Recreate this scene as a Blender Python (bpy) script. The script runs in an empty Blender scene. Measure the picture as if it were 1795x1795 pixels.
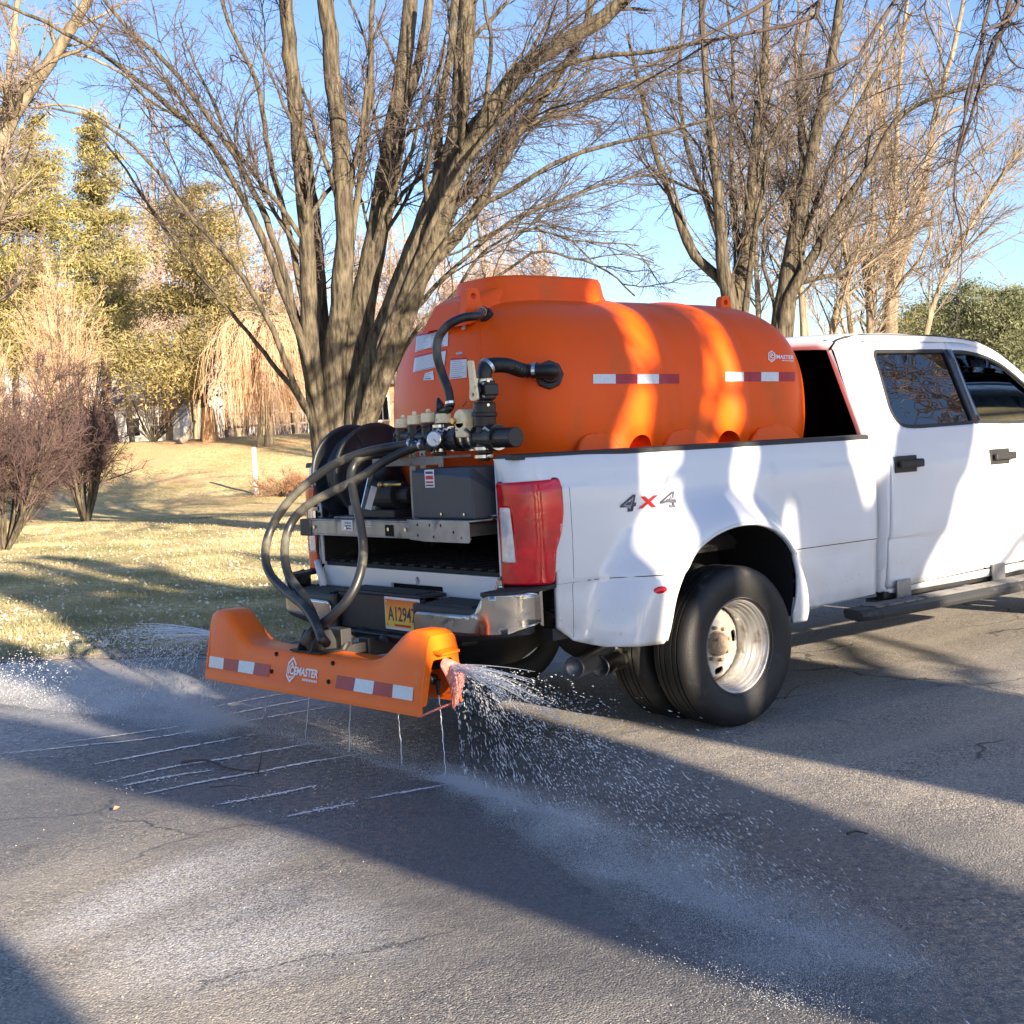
import bpy, bmesh, math, random
import numpy as np
from mathutils import Vector, Matrix
from mathutils.bvhtree import BVHTree
R = math.radians
sc = bpy.context.scene
COL = sc.collection
rng = np.random.default_rng(7)
random.seed(7)

# ---------------------------------------------------------------- camera
# world = the truck's own frame: +X forward, +Y its left side, Z up, origin on the ground under the rear axle
F_PX, CX, CY, CZ, YAW, PIT, ROL = 2352.42, -4.9456, -5.6428, 1.4435, 0.90160, -0.049511, -0.051091
_fw = Vector((math.cos(YAW) * math.cos(PIT), math.sin(YAW) * math.cos(PIT), math.sin(PIT)))
_r = _fw.cross(Vector((0, 0, 1))).normalized(); _u = _r.cross(_fw)
_r2 = _r * math.cos(ROL) + _u * math.sin(ROL); _u2 = _u * math.cos(ROL) - _r * math.sin(ROL)
CAM = Vector((CX, CY, CZ))
cd = bpy.data.cameras.new('camera'); cam = bpy.data.objects.new('camera', cd); COL.objects.link(cam)
m = Matrix((_r2, _u2, -_fw)).transposed().to_4x4(); m.translation = CAM; cam.matrix_world = m
cd.sensor_width = 36; cd.lens = 36 * F_PX / 1795; cd.clip_end = 2000; cd.clip_start = .05
sc.camera = cam

# ---------------------------------------------------------------- sky, sun, exposure
SUN_EL = R(15.8); SUN_AZ = math.atan2(-0.08, -1.0)      # direction towards the sun: (-.08, -1)
w = bpy.data.worlds.new('World'); sc.world = w; w.use_nodes = True
nt = w.node_tree; bg = nt.nodes['Background']; sky = nt.nodes.new('ShaderNodeTexSky')
sky.sky_type = 'NISHITA'; sky.sun_disc = False; sky.sun_elevation = SUN_EL; sky.sun_rotation = SUN_AZ
sky.air_density = 1.0; sky.dust_density = .45; sky.ozone_density = 2.6; sky.altitude = 50
vm = nt.nodes.new('ShaderNodeVectorMath'); vm.operation = 'MULTIPLY'; vm.inputs[1].default_value = (.95, .95, 1.09); nt.links.new(sky.outputs[0], vm.inputs[0]); nt.links.new(vm.outputs[0], bg.inputs[0]); bg.inputs[1].default_value = .070
sl = bpy.data.lights.new('sun', 'SUN'); so = bpy.data.objects.new('sun', sl); COL.objects.link(so)
sl.energy = 5.0; sl.angle = R(.53); sl.color = (1.0, .82, .60)
_sd = Vector((math.cos(SUN_EL) * -0.08, -math.cos(SUN_EL), math.sin(SUN_EL))).normalized()
so.rotation_euler = _sd.to_track_quat('Z', 'Y').to_euler()
sc.view_settings.view_transform = 'Standard'; sc.view_settings.look = 'None'
sc.view_settings.exposure = 1.80; sc.view_settings.gamma = 1; sc.view_settings.use_curve_mapping = False
sc.cycles.volume_bounces = 3; sc.cycles.max_bounces = 6; sc.cycles.transparent_max_bounces = 16

# ---------------------------------------------------------------- helpers
def ray(px, py):
    return _fw + _r2 * ((px - 897.5) / F_PX) - _u2 * ((py - 897.5) / F_PX)
def on_x(px, py, X):
    d = ray(px, py); return CAM + d * ((X - CX) / d.x)
def on_y(px, py, Y):
    d = ray(px, py); return CAM + d * ((Y - CY) / d.y)
def on_z(px, py, Z=0.):
    d = ray(px, py); return CAM + d * ((Z - CZ) / d.z)
def at_depth(px, py, D):
    return CAM + ray(px, py) * D

def tag(o, label=None, cat=None, group=None, kind=None):
    if label: o['label'] = label
    if cat: o['category'] = cat
    if group: o['group'] = group
    if kind: o['kind'] = kind
    return o
def thing(name, label, cat, loc=(0, 0, 0), rotz=0, group=None):
    o = bpy.data.objects.new(name, None); COL.objects.link(o); o.location = loc; o.rotation_euler[2] = rotz
    o.empty_display_size = .2
    return tag(o, label, cat, group)
MASSES = {'branches', 'twigs', 'crown', 'limbs', 'strands', 'stems'}
def link(name, me, mt=None, parent=None, smooth=False, bev=0, sub=0, solid=0, at=None):
    """at: vertices are in world coordinates; make them relative to this point (the parent's location)"""
    o = bpy.data.objects.new(name, me); COL.objects.link(o)
    if name in MASSES: o['kind'] = 'stuff'
    if mt is not None: me.materials.append(mt)
    if parent is not None: o.parent = parent
    if smooth: me.polygons.foreach_set('use_smooth', [True] * len(me.polygons))
    if solid:
        md = o.modifiers.new('solid', 'SOLIDIFY'); md.thickness = solid; md.offset = -1
    if bev:
        md = o.modifiers.new('bevel', 'BEVEL'); md.width = bev; md.segments = 2; md.limit_method = 'ANGLE'; md.angle_limit = R(35); md.harden_normals = False
    if sub:
        md = o.modifiers.new('sub', 'SUBSURF'); md.levels = sub; md.render_levels = sub
    return o
def np_mesh(V, F):
    """V (n,3); F (m,k) quads or triangles"""
    me = bpy.data.meshes.new('m'); V = np.asarray(V, np.float32); F = np.asarray(F, np.int32)
    me.vertices.add(len(V)); me.vertices.foreach_set('co', V.ravel())
    k = F.shape[1]; me.loops.add(F.size); me.loops.foreach_set('vertex_index', F.ravel())
    me.polygons.add(len(F)); me.polygons.foreach_set('loop_start', np.arange(0, F.size, k, dtype=np.int32))
    me.update(); return me
class MB:
    def __init__(s): s.v = []; s.f = []
    def add(s, V, F):
        n = len(s.v); s.v += [tuple(p) for p in V]; s.f += [tuple(i + n for i in f) for f in F]; return s
    def box(s, a, b, M=None):
        (x0, y0, z0), (x1, y1, z1) = a, b
        V = [Vector(p) for p in ((x0,y0,z0),(x1,y0,z0),(x1,y1,z0),(x0,y1,z0),(x0,y0,z1),(x1,y0,z1),(x1,y1,z1),(x0,y1,z1))]
        if M is not None: V = [M @ p for p in V]
        return s.add(V, [(0,3,2,1),(4,5,6,7),(0,1,5,4),(1,2,6,5),(2,3,7,6),(3,0,4,7)])
    def prism(s, poly, d):
        """poly: 3D points (planar, any order); d: extrusion vector"""
        n = len(poly); P = [Vector(p) for p in poly]; Q = [p + Vector(d) for p in P]
        return s.add(P + Q, [tuple(range(n))[::-1], tuple(range(n, 2*n))] + [(i, (i+1) % n, n + (i+1) % n, n + i) for i in range(n)])
    def cyl(s, a, b, r0, r1=None, n=16, caps=True):
        a, b = Vector(a), Vector(b); r1 = r0 if r1 is None else r1
        t = (b - a).normalized(); x = t.orthogonal().normalized(); y = t.cross(x)
        V = [p + (x * math.cos(2*math.pi*i/n) + y * math.sin(2*math.pi*i/n)) * r for p, r in ((a, r0), (b, r1)) for i in range(n)]
        F = [(i, (i+1) % n, n + (i+1) % n, n + i) for i in range(n)]
        if caps: F += [tuple(range(n))[::-1], tuple(range(n, 2*n))]
        return s.add(V, F)
    def lathe(s, prof, c, ax, n=48, close=False):
        """prof: (radius, along axis); c: centre; ax: axis direction"""
        c = Vector(c); t = Vector(ax).normalized(); x = t.orthogonal().normalized()
        if abs(t.y) > .9: x = Vector((1, 0, 0))
        y = t.cross(x)
        V = [c + t * h + (x * math.cos(2*math.pi*i/n) + y * math.sin(2*math.pi*i/n)) * r for r, h in prof for i in range(n)]
        k = len(prof); F = []
        for j in range(k if close else k - 1):
            j2 = (j + 1) % k
            F += [(j*n + i, j*n + (i+1) % n, j2*n + (i+1) % n, j2*n + i) for i in range(n)]
        return s.add(V, F)
    def tube(s, pts, r, n=10, caps=True):
        P = [Vector(p) for p in pts]; rr = r if isinstance(r, (list, tuple)) else [r] * len(P)
        T = [(P[min(i+1, len(P)-1)] - P[max(i-1, 0)]).normalized() for i in range(len(P))]
        x = T[0].orthogonal().normalized(); V = []
        for p, t, q in zip(P, T, rr):
            x = (x - t * x.dot(t)).normalized(); y = t.cross(x)
            V += [p + (x * math.cos(2*math.pi*i/n) + y * math.sin(2*math.pi*i/n)) * q for i in range(n)]
        F = [(j*n + i, j*n + (i+1) % n, (j+1)*n + (i+1) % n, (j+1)*n + i) for j in range(len(P)-1) for i in range(n)]
        if caps: F += [tuple(range(n))[::-1], tuple(range((len(P)-1)*n, len(P)*n))]
        return s.add(V, F)
    def mesh(s):
        me = bpy.data.meshes.new('m'); me.from_pydata([tuple(p) for p in s.v], [], s.f); me.update()
        bm = bmesh.new(); bm.from_mesh(me); bmesh.ops.recalc_face_normals(bm, faces=bm.faces); bm.to_mesh(me); bm.free()
        return me
    def build(s, name, mt, parent=None, smooth=False, **k):
        me = s.mesh()
        if parent is not None:
            mw = parent_world(parent); me.transform(mw.inverted())
        return link(name, me, mt, parent, smooth, **k)
def parent_world(p):
    M = Matrix.LocRotScale(p.location, p.rotation_euler, p.scale)
    return parent_world(p.parent) @ M if p.parent else M
def put(name, me, mt, parent, smooth=False, **k):
    """a mesh in world coordinates linked under a parent"""
    if parent is not None: me.transform(parent_world(parent).inverted())
    return link(name, me, mt, parent, smooth, **k)
def spline(pts, n=8):
    """Catmull-Rom through the points"""
    P = [Vector(p) for p in pts]; P = [P[0] * 2 - P[1]] + P + [P[-1] * 2 - P[-2]]; out = []
    for i in range(1, len(P) - 2):
        for k in range(n):
            t = k / n; a, b, c, d = P[i-1:i+3]
            out.append(.5 * (2*b + (c-a)*t + (2*a - 5*b + 4*c - d)*t*t + (3*b - a - 3*c + d)*t**3))
    out.append(P[-2]); return out
def sheet(outline, holes=(), step=.06, fn=None, step2=None):
    """A flat outline with holes, cut into a grid of small faces and mapped by fn(u, v) -> xyz"""
    bm = bmesh.new(); es = []
    for loop in [outline] + list(holes):
        vs = [bm.verts.new((p[0], p[1], 0)) for p in loop]
        es += [bm.edges.new((vs[i], vs[(i+1) % len(vs)])) for i in range(len(vs))]
    bmesh.ops.triangle_fill(bm, use_beauty=True, use_dissolve=False, edges=es)
    us = [p[0] for p in outline]; vs_ = [p[1] for p in outline]
    for ax, lo, hi, st in ((0, min(us), max(us), step), (1, min(vs_), max(vs_), step2 or step)):
        x = math.floor(lo / st) * st + st * .37
        while x < hi:
            if x > lo:
                co = (x, 0, 0) if ax == 0 else (0, x, 0); no = (1, 0, 0) if ax == 0 else (0, 1, 0)
                bmesh.ops.bisect_plane(bm, geom=bm.verts[:] + bm.edges[:] + bm.faces[:], plane_co=co, plane_no=no)
            x += st
    if fn:
        for v in bm.verts: v.co = Vector(fn(v.co.x, v.co.y))
    me = bpy.data.meshes.new('m'); bm.to_mesh(me); bm.free(); return me
def orient(me, d):
    """flip faces so that they look along d on the whole"""
    bm = bmesh.new(); bm.from_mesh(me); bm.normal_update()
    if sum(f.normal.dot(Vector(d)) * f.calc_area() for f in bm.faces) < 0: bmesh.ops.reverse_faces(bm, faces=bm.faces)
    bm.to_mesh(me); bm.free(); return me
def roundpoly(pts, r, n=5):
    """round every corner of a polygon"""
    out = []; N = len(pts)
    for i in range(N):
        a, b, c = (Vector(pts[i-1] + (0,)) if len(pts[i-1]) == 2 else Vector(pts[i-1])), Vector((pts[i][0], pts[i][1], 0)), Vector((pts[(i+1) % N][0], pts[(i+1) % N][1], 0))
        a = Vector((pts[i-1][0], pts[i-1][1], 0))
        rr = pts[i][2] if len(pts[i]) > 2 else r
        if rr <= 0: out.append((b.x, b.y)); continue
        d1 = min(rr, (a-b).length * .45); d2 = min(rr, (c-b).length * .45)
        p, q = b + (a-b).normalized() * d1, b + (c-b).normalized() * d2
        for k in range(n + 1):
            t = k / n; z = p * (1-t)**2 + b * 2*t*(1-t) + q * t*t; out.append((z.x, z.y))
    return out
def ellipse(cx, cy, rx, ry, n=20, a0=0, a1=2*math.pi):
    return [(cx + rx * math.cos(a0 + (a1-a0) * i / n), cy + ry * math.sin(a0 + (a1-a0) * i / n)) for i in range(n)]

# ---------------------------------------------------------------- materials
def mat(name, base, rough=.5, metal=0., var=0., scale=8., bump=0., bscale=40., dirt=None, dscale=3., dthr=.6, coat=0., spec=None, stretch=None, transmission=0.):
    mt = bpy.data.materials.new(name); mt.use_nodes = True; n = mt.node_tree.nodes; l = mt.node_tree.links
    b = n['Principled BSDF']; b.inputs['Base Color'].default_value = (*base, 1); b.inputs['Roughness'].default_value = rough
    b.inputs['Metallic'].default_value = metal
    if coat: b.inputs['Coat Weight'].default_value = coat; b.inputs['Coat Roughness'].default_value = .06
    if spec is not None: b.inputs['Specular IOR Level'].default_value = spec
    if transmission: b.inputs['Transmission Weight'].default_value = transmission
    tc = n.new('ShaderNodeTexCoord'); src = tc.outputs['Object']
    if stretch:
        mp = n.new('ShaderNodeMapping'); mp.inputs['Scale'].default_value = stretch; l.new(src, mp.inputs[0]); src = mp.outputs[0]
    def noise(s, d=6):
        q = n.new('ShaderNodeTexNoise'); q.inputs['Scale'].default_value = s; q.inputs['Detail'].default_value = d; l.new(src, q.inputs['Vector']); return q.outputs['Fac']
    colour = None
    if var:
        rp = n.new('ShaderNodeMapRange'); l.new(noise(scale), rp.inputs[0]); rp.inputs[1].default_value = .3; rp.inputs[2].default_value = .7
        mx = n.new('ShaderNodeMix'); mx.data_type = 'RGBA'; l.new(rp.outputs[0], mx.inputs[0])
        mx.inputs[6].default_value = (*[c * (1-var) for c in base], 1); mx.inputs[7].default_value = (*[min(1, c * (1+var)) for c in base], 1)
        colour = mx.outputs[2]
    if dirt:
        rp = n.new('ShaderNodeMapRange'); l.new(noise(dscale, 9), rp.inputs[0]); rp.inputs[1].default_value = dthr; rp.inputs[2].default_value = dthr + .15
        mx = n.new('ShaderNodeMix'); mx.data_type = 'RGBA'; l.new(rp.outputs[0], mx.inputs[0])
        if colour: l.new(colour, mx.inputs[6])
        else: mx.inputs[6].default_value = (*base, 1)
        mx.inputs[7].default_value = (*dirt, 1); colour = mx.outputs[2]
        rr = n.new('ShaderNodeMapRange'); l.new(rp.outputs[0], rr.inputs[0]); rr.inputs[3].default_value = rough; rr.inputs[4].default_value = min(1, rough + .35)
        l.new(rr.outputs[0], b.inputs['Roughness'])
    if colour: l.new(colour, b.inputs['Base Color'])
    if bump:
        bp = n.new('ShaderNodeBump'); bp.inputs['Strength'].default_value = bump; bp.inputs['Distance'].default_value = .01
        l.new(noise(bscale, 8), bp.inputs['Height']); l.new(bp.outputs[0], b.inputs['Normal'])
    return mt
M = {}
M['paint'] = mat('white_paint', (.70, .735, .785), .32, coat=.7, dirt=(.52, .50, .46), dscale=2.2, dthr=.62, var=.02, scale=3)
def splash(mt):
    n = mt.node_tree.nodes; l = mt.node_tree.links; b = n['Principled BSDF']; src = b.inputs['Base Color'].links[0].from_socket
    tc = n.new('ShaderNodeTexCoord'); sp = n.new('ShaderNodeSeparateXYZ'); l.new(tc.outputs['Object'], sp.inputs[0])
    z = n.new('ShaderNodeMapRange'); l.new(sp.outputs[2], z.inputs[0]); z.inputs[1].default_value = .92; z.inputs[2].default_value = .46
    for s_, d_, lo, hi, amt, colr in ((4., 8, .36, .70, .55, (.42, .39, .34)), (38., 3, .66, .74, .55, (.30, .28, .24))):
        q = n.new('ShaderNodeTexNoise'); q.inputs['Scale'].default_value = s_; q.inputs['Detail'].default_value = d_; l.new(tc.outputs['Object'], q.inputs[0])
        a = n.new('ShaderNodeMapRange'); l.new(q.outputs['Fac'], a.inputs[0]); a.inputs[1].default_value = lo; a.inputs[2].default_value = hi; a.inputs[4].default_value = amt
        m_ = n.new('ShaderNodeMath'); m_.operation = 'MULTIPLY'; l.new(a.outputs[0], m_.inputs[0]); l.new(z.outputs[0], m_.inputs[1])
        mx = n.new('ShaderNodeMix'); mx.data_type = 'RGBA'; l.new(m_.outputs[0], mx.inputs[0]); l.new(src, mx.inputs[6]); mx.inputs[7].default_value = (*colr, 1); src = mx.outputs[2]
    l.new(src, b.inputs['Base Color'])
splash(M['paint'])
M['black'] = mat('black_plastic', (.018, .019, .021), .55, var=.3, scale=6, bump=.15, bscale=300)
M['pad'] = mat('step_pad_plastic', (.022, .024, .027), .6, dirt=(.09, .085, .08), dscale=14, dthr=.6, bump=.3, bscale=200)
M['dark'] = mat('dark_void', (.006, .006, .007), .9)
M['rubber'] = mat('tyre_rubber', (.011, .0115, .013), .58, dirt=(.055, .052, .047), dscale=9, dthr=.60, bump=.2, bscale=120)
M['chrome'] = mat('chrome', (.40, .40, .41), .20, metal=1., dirt=(.30, .28, .25), dscale=11, dthr=.55, bump=.03, bscale=8)
M['steelwheel'] = mat('painted_steel_wheel', (.50, .495, .48), .34, metal=.6, dirt=(.25, .20, .16), dscale=14, dthr=.54, var=.12)
M['rust'] = mat('rusty_hub', (.36, .27, .19), .7, var=.4, scale=40, dirt=(.16, .08, .04), dscale=30, dthr=.52)
M['galv'] = mat('galvanised_steel', (.30, .30, .31), .42, metal=.75, var=.15, scale=14, dirt=(.16, .14, .12), dscale=9, dthr=.58)
M['frame'] = mat('grey_steel_frame', (.20, .20, .205), .5, metal=.5, var=.2, scale=10, dirt=(.10, .085, .07), dscale=12, dthr=.55)
M['encl'] = mat('grey_enclosure_plastic', (.050, .056, .066), .52, var=.15, scale=6, dirt=(.10, .10, .10), dscale=18, dthr=.64)
M['reel'] = mat('reel_steel', (.030, .036, .044), .42, var=.2, scale=5, dirt=(.08, .08, .08), dscale=9, dthr=.6)
M['tank'] = mat('orange_tank_plastic', (.88, .105, .004), .40, var=.05, scale=2, bump=.05, bscale=70, dirt=(.66, .125, .03), dscale=2.6, dthr=.57, spec=.26)
M['bar'] = mat('orange_bar_plastic', (.95, .165, .006), .38, spec=.3, var=.05, scale=4, bump=.05, bscale=90, dirt=(.80, .30, .16), dscale=9, dthr=.66)
M['flap'] = mat('pink_wet_deflector', (.62, .20, .16), .35, var=.2, scale=20)
M['red'] = mat('red_lens', (.62, .003, .014), .16, coat=.35, var=.35, scale=9)
M['lens'] = mat('clear_lens', (.68, .70, .72), .12, coat=1., var=.2, scale=30)
M['tapered'] = mat('reflective_tape_red', (.36, .012, .022), .35, var=.15, scale=30)
M['tapewhite'] = mat('reflective_tape_white', (.66, .70, .72), .3, var=.08, scale=60)
M['label'] = mat('white_label', (.72, .73, .76), .45, var=.05, scale=30)
M['labelred'] = mat('label_red', (.52, .02, .04), .5)
M['ink'] = mat('label_ink', (.06, .06, .09), .6)
M['inkgrey'] = mat('label_small_print', (.42, .44, .52), .6)
M['white'] = mat('white_print', (.82, .82, .82), .5)
M['redprint'] = mat('red_print', (.55, .015, .02), .35)
M['hose'] = mat('black_hose', (.020, .021, .023), .38, dirt=(.13, .125, .10), dscale=6, dthr=.50)
M['poly'] = mat('black_poly_fitting', (.014, .015, .017), .38, bump=.1, bscale=60)
M['clamp'] = mat('steel_clamp', (.62, .62, .62), .22, metal=1.)
M['beige'] = mat('cream_plastic', (.92, .74, .46), .5, var=.12, scale=20, dirt=(.40, .34, .2), dscale=30, dthr=.6)
M['brass'] = mat('brass', (.55, .38, .14), .3, metal=1.)
M['seat'] = mat('grey_seat_cloth', (.045, .045, .05), .85)
M['bedmat'] = mat('bed_liner', (.016, .016, .018), .75, dirt=(.10, .10, .10), dscale=16, dthr=.62, bump=.3, bscale=60)
M['amber'] = mat('amber_marker', (.65, .25, .10), .3)
M['blackglass'] = mat('black_glass', (.0006, .0006, .0007), .6, spec=.0)
def glass(name, tint, alpha):
    mt = bpy.data.materials.new(name); mt.use_nodes = True; n = mt.node_tree.nodes; l = mt.node_tree.links; n.remove(n['Principled BSDF'])
    tr = n.new('ShaderNodeBsdfTransparent'); tr.inputs[0].default_value = (*tint, 1)
    gl = n.new('ShaderNodeBsdfGlossy'); gl.inputs['Roughness'].default_value = .01
    fr = n.new('ShaderNodeFresnel'); fr.inputs[0].default_value = 1.52
    mr = n.new('ShaderNodeMapRange'); mr.inputs[1].default_value = 0; mr.inputs[2].default_value = 1; mr.inputs[3].default_value = alpha; mr.inputs[4].default_value = 1
    mx = n.new('ShaderNodeMixShader'); l.new(fr.outputs[0], mr.inputs[0]); l.new(mr.outputs[0], mx.inputs[0]); l.new(tr.outputs[0], mx.inputs[1]); l.new(gl.outputs[0], mx.inputs[2])
    nz = n.new('ShaderNodeTexNoise'); nz.inputs['Scale'].default_value = 1.6; bp = n.new('ShaderNodeBump'); bp.inputs['Strength'].default_value = .05; bp.inputs['Distance'].default_value = .05
    l.new(nz.outputs[0], bp.inputs['Height']); l.new(bp.outputs[0], gl.inputs['Normal'])
    l.new(mx.outputs[0], n['Material Output'].inputs[0]); return mt
M['tint'] = glass('tinted_privacy_glass', (.03, .035, .045), .16)
M['glass'] = glass('window_glass', (.80, .84, .84), .02)

def bark(name, base, dark, scale=6., zs=.25):
    mt = bpy.data.materials.new(name); mt.use_nodes = True; n = mt.node_tree.nodes; l = mt.node_tree.links; b = n['Principled BSDF']
    b.inputs['Roughness'].default_value = .9; b.inputs['Specular IOR Level'].default_value = .15
    tc = n.new('ShaderNodeTexCoord'); mp = n.new('ShaderNodeMapping'); mp.inputs['Scale'].default_value = (1, 1, zs); l.new(tc.outputs['Object'], mp.inputs[0])
    nz = n.new('ShaderNodeTexNoise'); nz.inputs['Scale'].default_value = scale; nz.inputs['Detail'].default_value = 9; nz.inputs['Roughness'].default_value = .65; l.new(mp.outputs[0], nz.inputs[0])
    n2 = n.new('ShaderNodeTexNoise'); n2.inputs['Scale'].default_value = scale * .22; n2.inputs['Detail'].default_value = 4; l.new(tc.outputs['Object'], n2.inputs[0])
    mr = n.new('ShaderNodeMapRange'); l.new(nz.outputs[0], mr.inputs[0]); mr.inputs[1].default_value = .36; mr.inputs[2].default_value = .62
    mx = n.new('ShaderNodeMix'); mx.data_type = 'RGBA'; l.new(mr.outputs[0], mx.inputs[0]); mx.inputs[6].default_value = (*dark, 1); mx.inputs[7].default_value = (*base, 1)
    m2 = n.new('ShaderNodeMix'); m2.data_type = 'RGBA'; m2.blend_type = 'MULTIPLY'; m2.inputs[0].default_value = .6; l.new(mx.outputs[2], m2.inputs[6]); l.new(n2.outputs['Fac'], m2.inputs[7])
    l.new(m2.outputs[2], b.inputs['Base Color'])
    bp = n.new('ShaderNodeBump'); bp.inputs['Strength'].default_value = .8; bp.inputs['Distance'].default_value = .05; l.new(nz.outputs[0], bp.inputs['Height']); l.new(bp.outputs[0], b.inputs['Normal'])
    return mt
M['bark'] = bark('maple_bark', (.205, .175, .125), (.035, .030, .027), 15., .16)
M['twig'] = mat('twig_bark', (.085, .066, .058), .9, var=.3, scale=2)
M['darktwig'] = mat('dark_twig_bark', (.055, .042, .038), .9, var=.3, scale=2)
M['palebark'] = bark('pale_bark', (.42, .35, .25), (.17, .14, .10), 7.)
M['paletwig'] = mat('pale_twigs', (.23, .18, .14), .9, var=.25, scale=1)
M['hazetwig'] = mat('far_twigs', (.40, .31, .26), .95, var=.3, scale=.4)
M['purple'] = mat('purple_brown_twigs', (.105, .066, .064), .9, var=.4, scale=1.2)
M['tan'] = mat('orange_tan_twigs', (.60, .42, .28), .9, var=.3, scale=1.)
M['willow'] = mat('weeping_strands', (.74, .52, .34), .85, var=.25, scale=2.)
def foliage(name, a, b_, sc_=1.2):
    mt = mat(name, a, .75, var=0); n = mt.node_tree.nodes; l = mt.node_tree.links; b = n['Principled BSDF']
    tc = n.new('ShaderNodeTexCoord'); nz = n.new('ShaderNodeTexNoise'); nz.inputs['Scale'].default_value = sc_; nz.inputs['Detail'].default_value = 8; l.new(tc.outputs['Object'], nz.inputs[0])
    mr = n.new('ShaderNodeMapRange'); l.new(nz.outputs['Fac'], mr.inputs[0]); mr.inputs[1].default_value = .35; mr.inputs[2].default_value = .65
    mx = n.new('ShaderNodeMix'); mx.data_type = 'RGBA'; l.new(mr.outputs[0], mx.inputs[0]); mx.inputs[6].default_value = (*a, 1); mx.inputs[7].default_value = (*b_, 1)
    l.new(mx.outputs[2], b.inputs['Base Color']); b.inputs['Specular IOR Level'].default_value = .2
    tl = n.new('ShaderNodeBsdfTranslucent'); l.new(mx.outputs[2], tl.inputs[0]); ms = n.new('ShaderNodeMixShader'); ms.inputs[0].default_value = .3
    l.new(b.outputs[0], ms.inputs[1]); l.new(tl.outputs[0], ms.inputs[2]); l.new(ms.outputs[0], n['Material Output'].inputs[0])
    return mt
M['pine'] = foliage('pine_needles', (.17, .15, .07), (.42, .35, .16))
M['pine2'] = foliage('olive_needles', (.22, .21, .08), (.46, .40, .17))
M['pine3'] = foliage('yellow_green_needles', (.20, .19, .09), (.45, .40, .18))
M['farpine'] = foliage('far_evergreen', (.12, .145, .085), (.27, .29, .17), .7)
M['grassblade'] = foliage('grass_blades', (.20, .22, .12), (.66, .55, .33), .45)
M['leaf'] = mat('dry_leaves', (.62, .54, .42), .8, var=.5, scale=3)
M['brush'] = mat('dry_brush', (.40, .22, .13), .9, var=.4, scale=1.5)
M['wood'] = mat('weathered_wood', (.22, .19, .16), .85, var=.25, scale=8, stretch=(1, 1, .2))
M['whitepost'] = mat('white_painted_post', (.78, .76, .72), .6, var=.05, scale=6)
M['siding'] = mat('white_siding', (.62, .60, .57), .7, var=.05)
M['roofing'] = mat('grey_shingle', (.20, .21, .22), .9, var=.2, scale=12)
M['brick'] = mat('tan_brick', (.42, .27, .18), .9, var=.2, scale=10)

# ---------------------------------------------------------------- ground
def smooth(t):
    t = np.clip(t, 0, 1); return t * t * (3 - 2 * t)
def rise(x, y):
    """terrain height: a flat driveway, the lawn climbing gently behind it"""
    x = np.asarray(x, float); y = np.asarray(y, float)
    t = ((x - CX) * .62 + (y - CY) * .784)
    return 2.5 * smooth((t - 39) / 25) * smooth((y - 3.5) / 9) + .03 * np.sin(x * .55 + 1) * np.cos(y * .4) * smooth((y - 5) / 6)
def lawn_edge(x):
    return np.interp(x, [-30, -4, -1.9, -.8, 0, 3, 60], [6.2, 5.6, 4.95, 3.95, 3.62, 3.6, 3.6])
def rnoise(x, f=1., s=0.):
    return (np.sin(x*2.1*f + s) + np.sin(x*4.7*f + 1.3*s + 2) * .6 + np.sin(x*11.3*f + s*2.2 + 1) * .35) / 1.95

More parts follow.
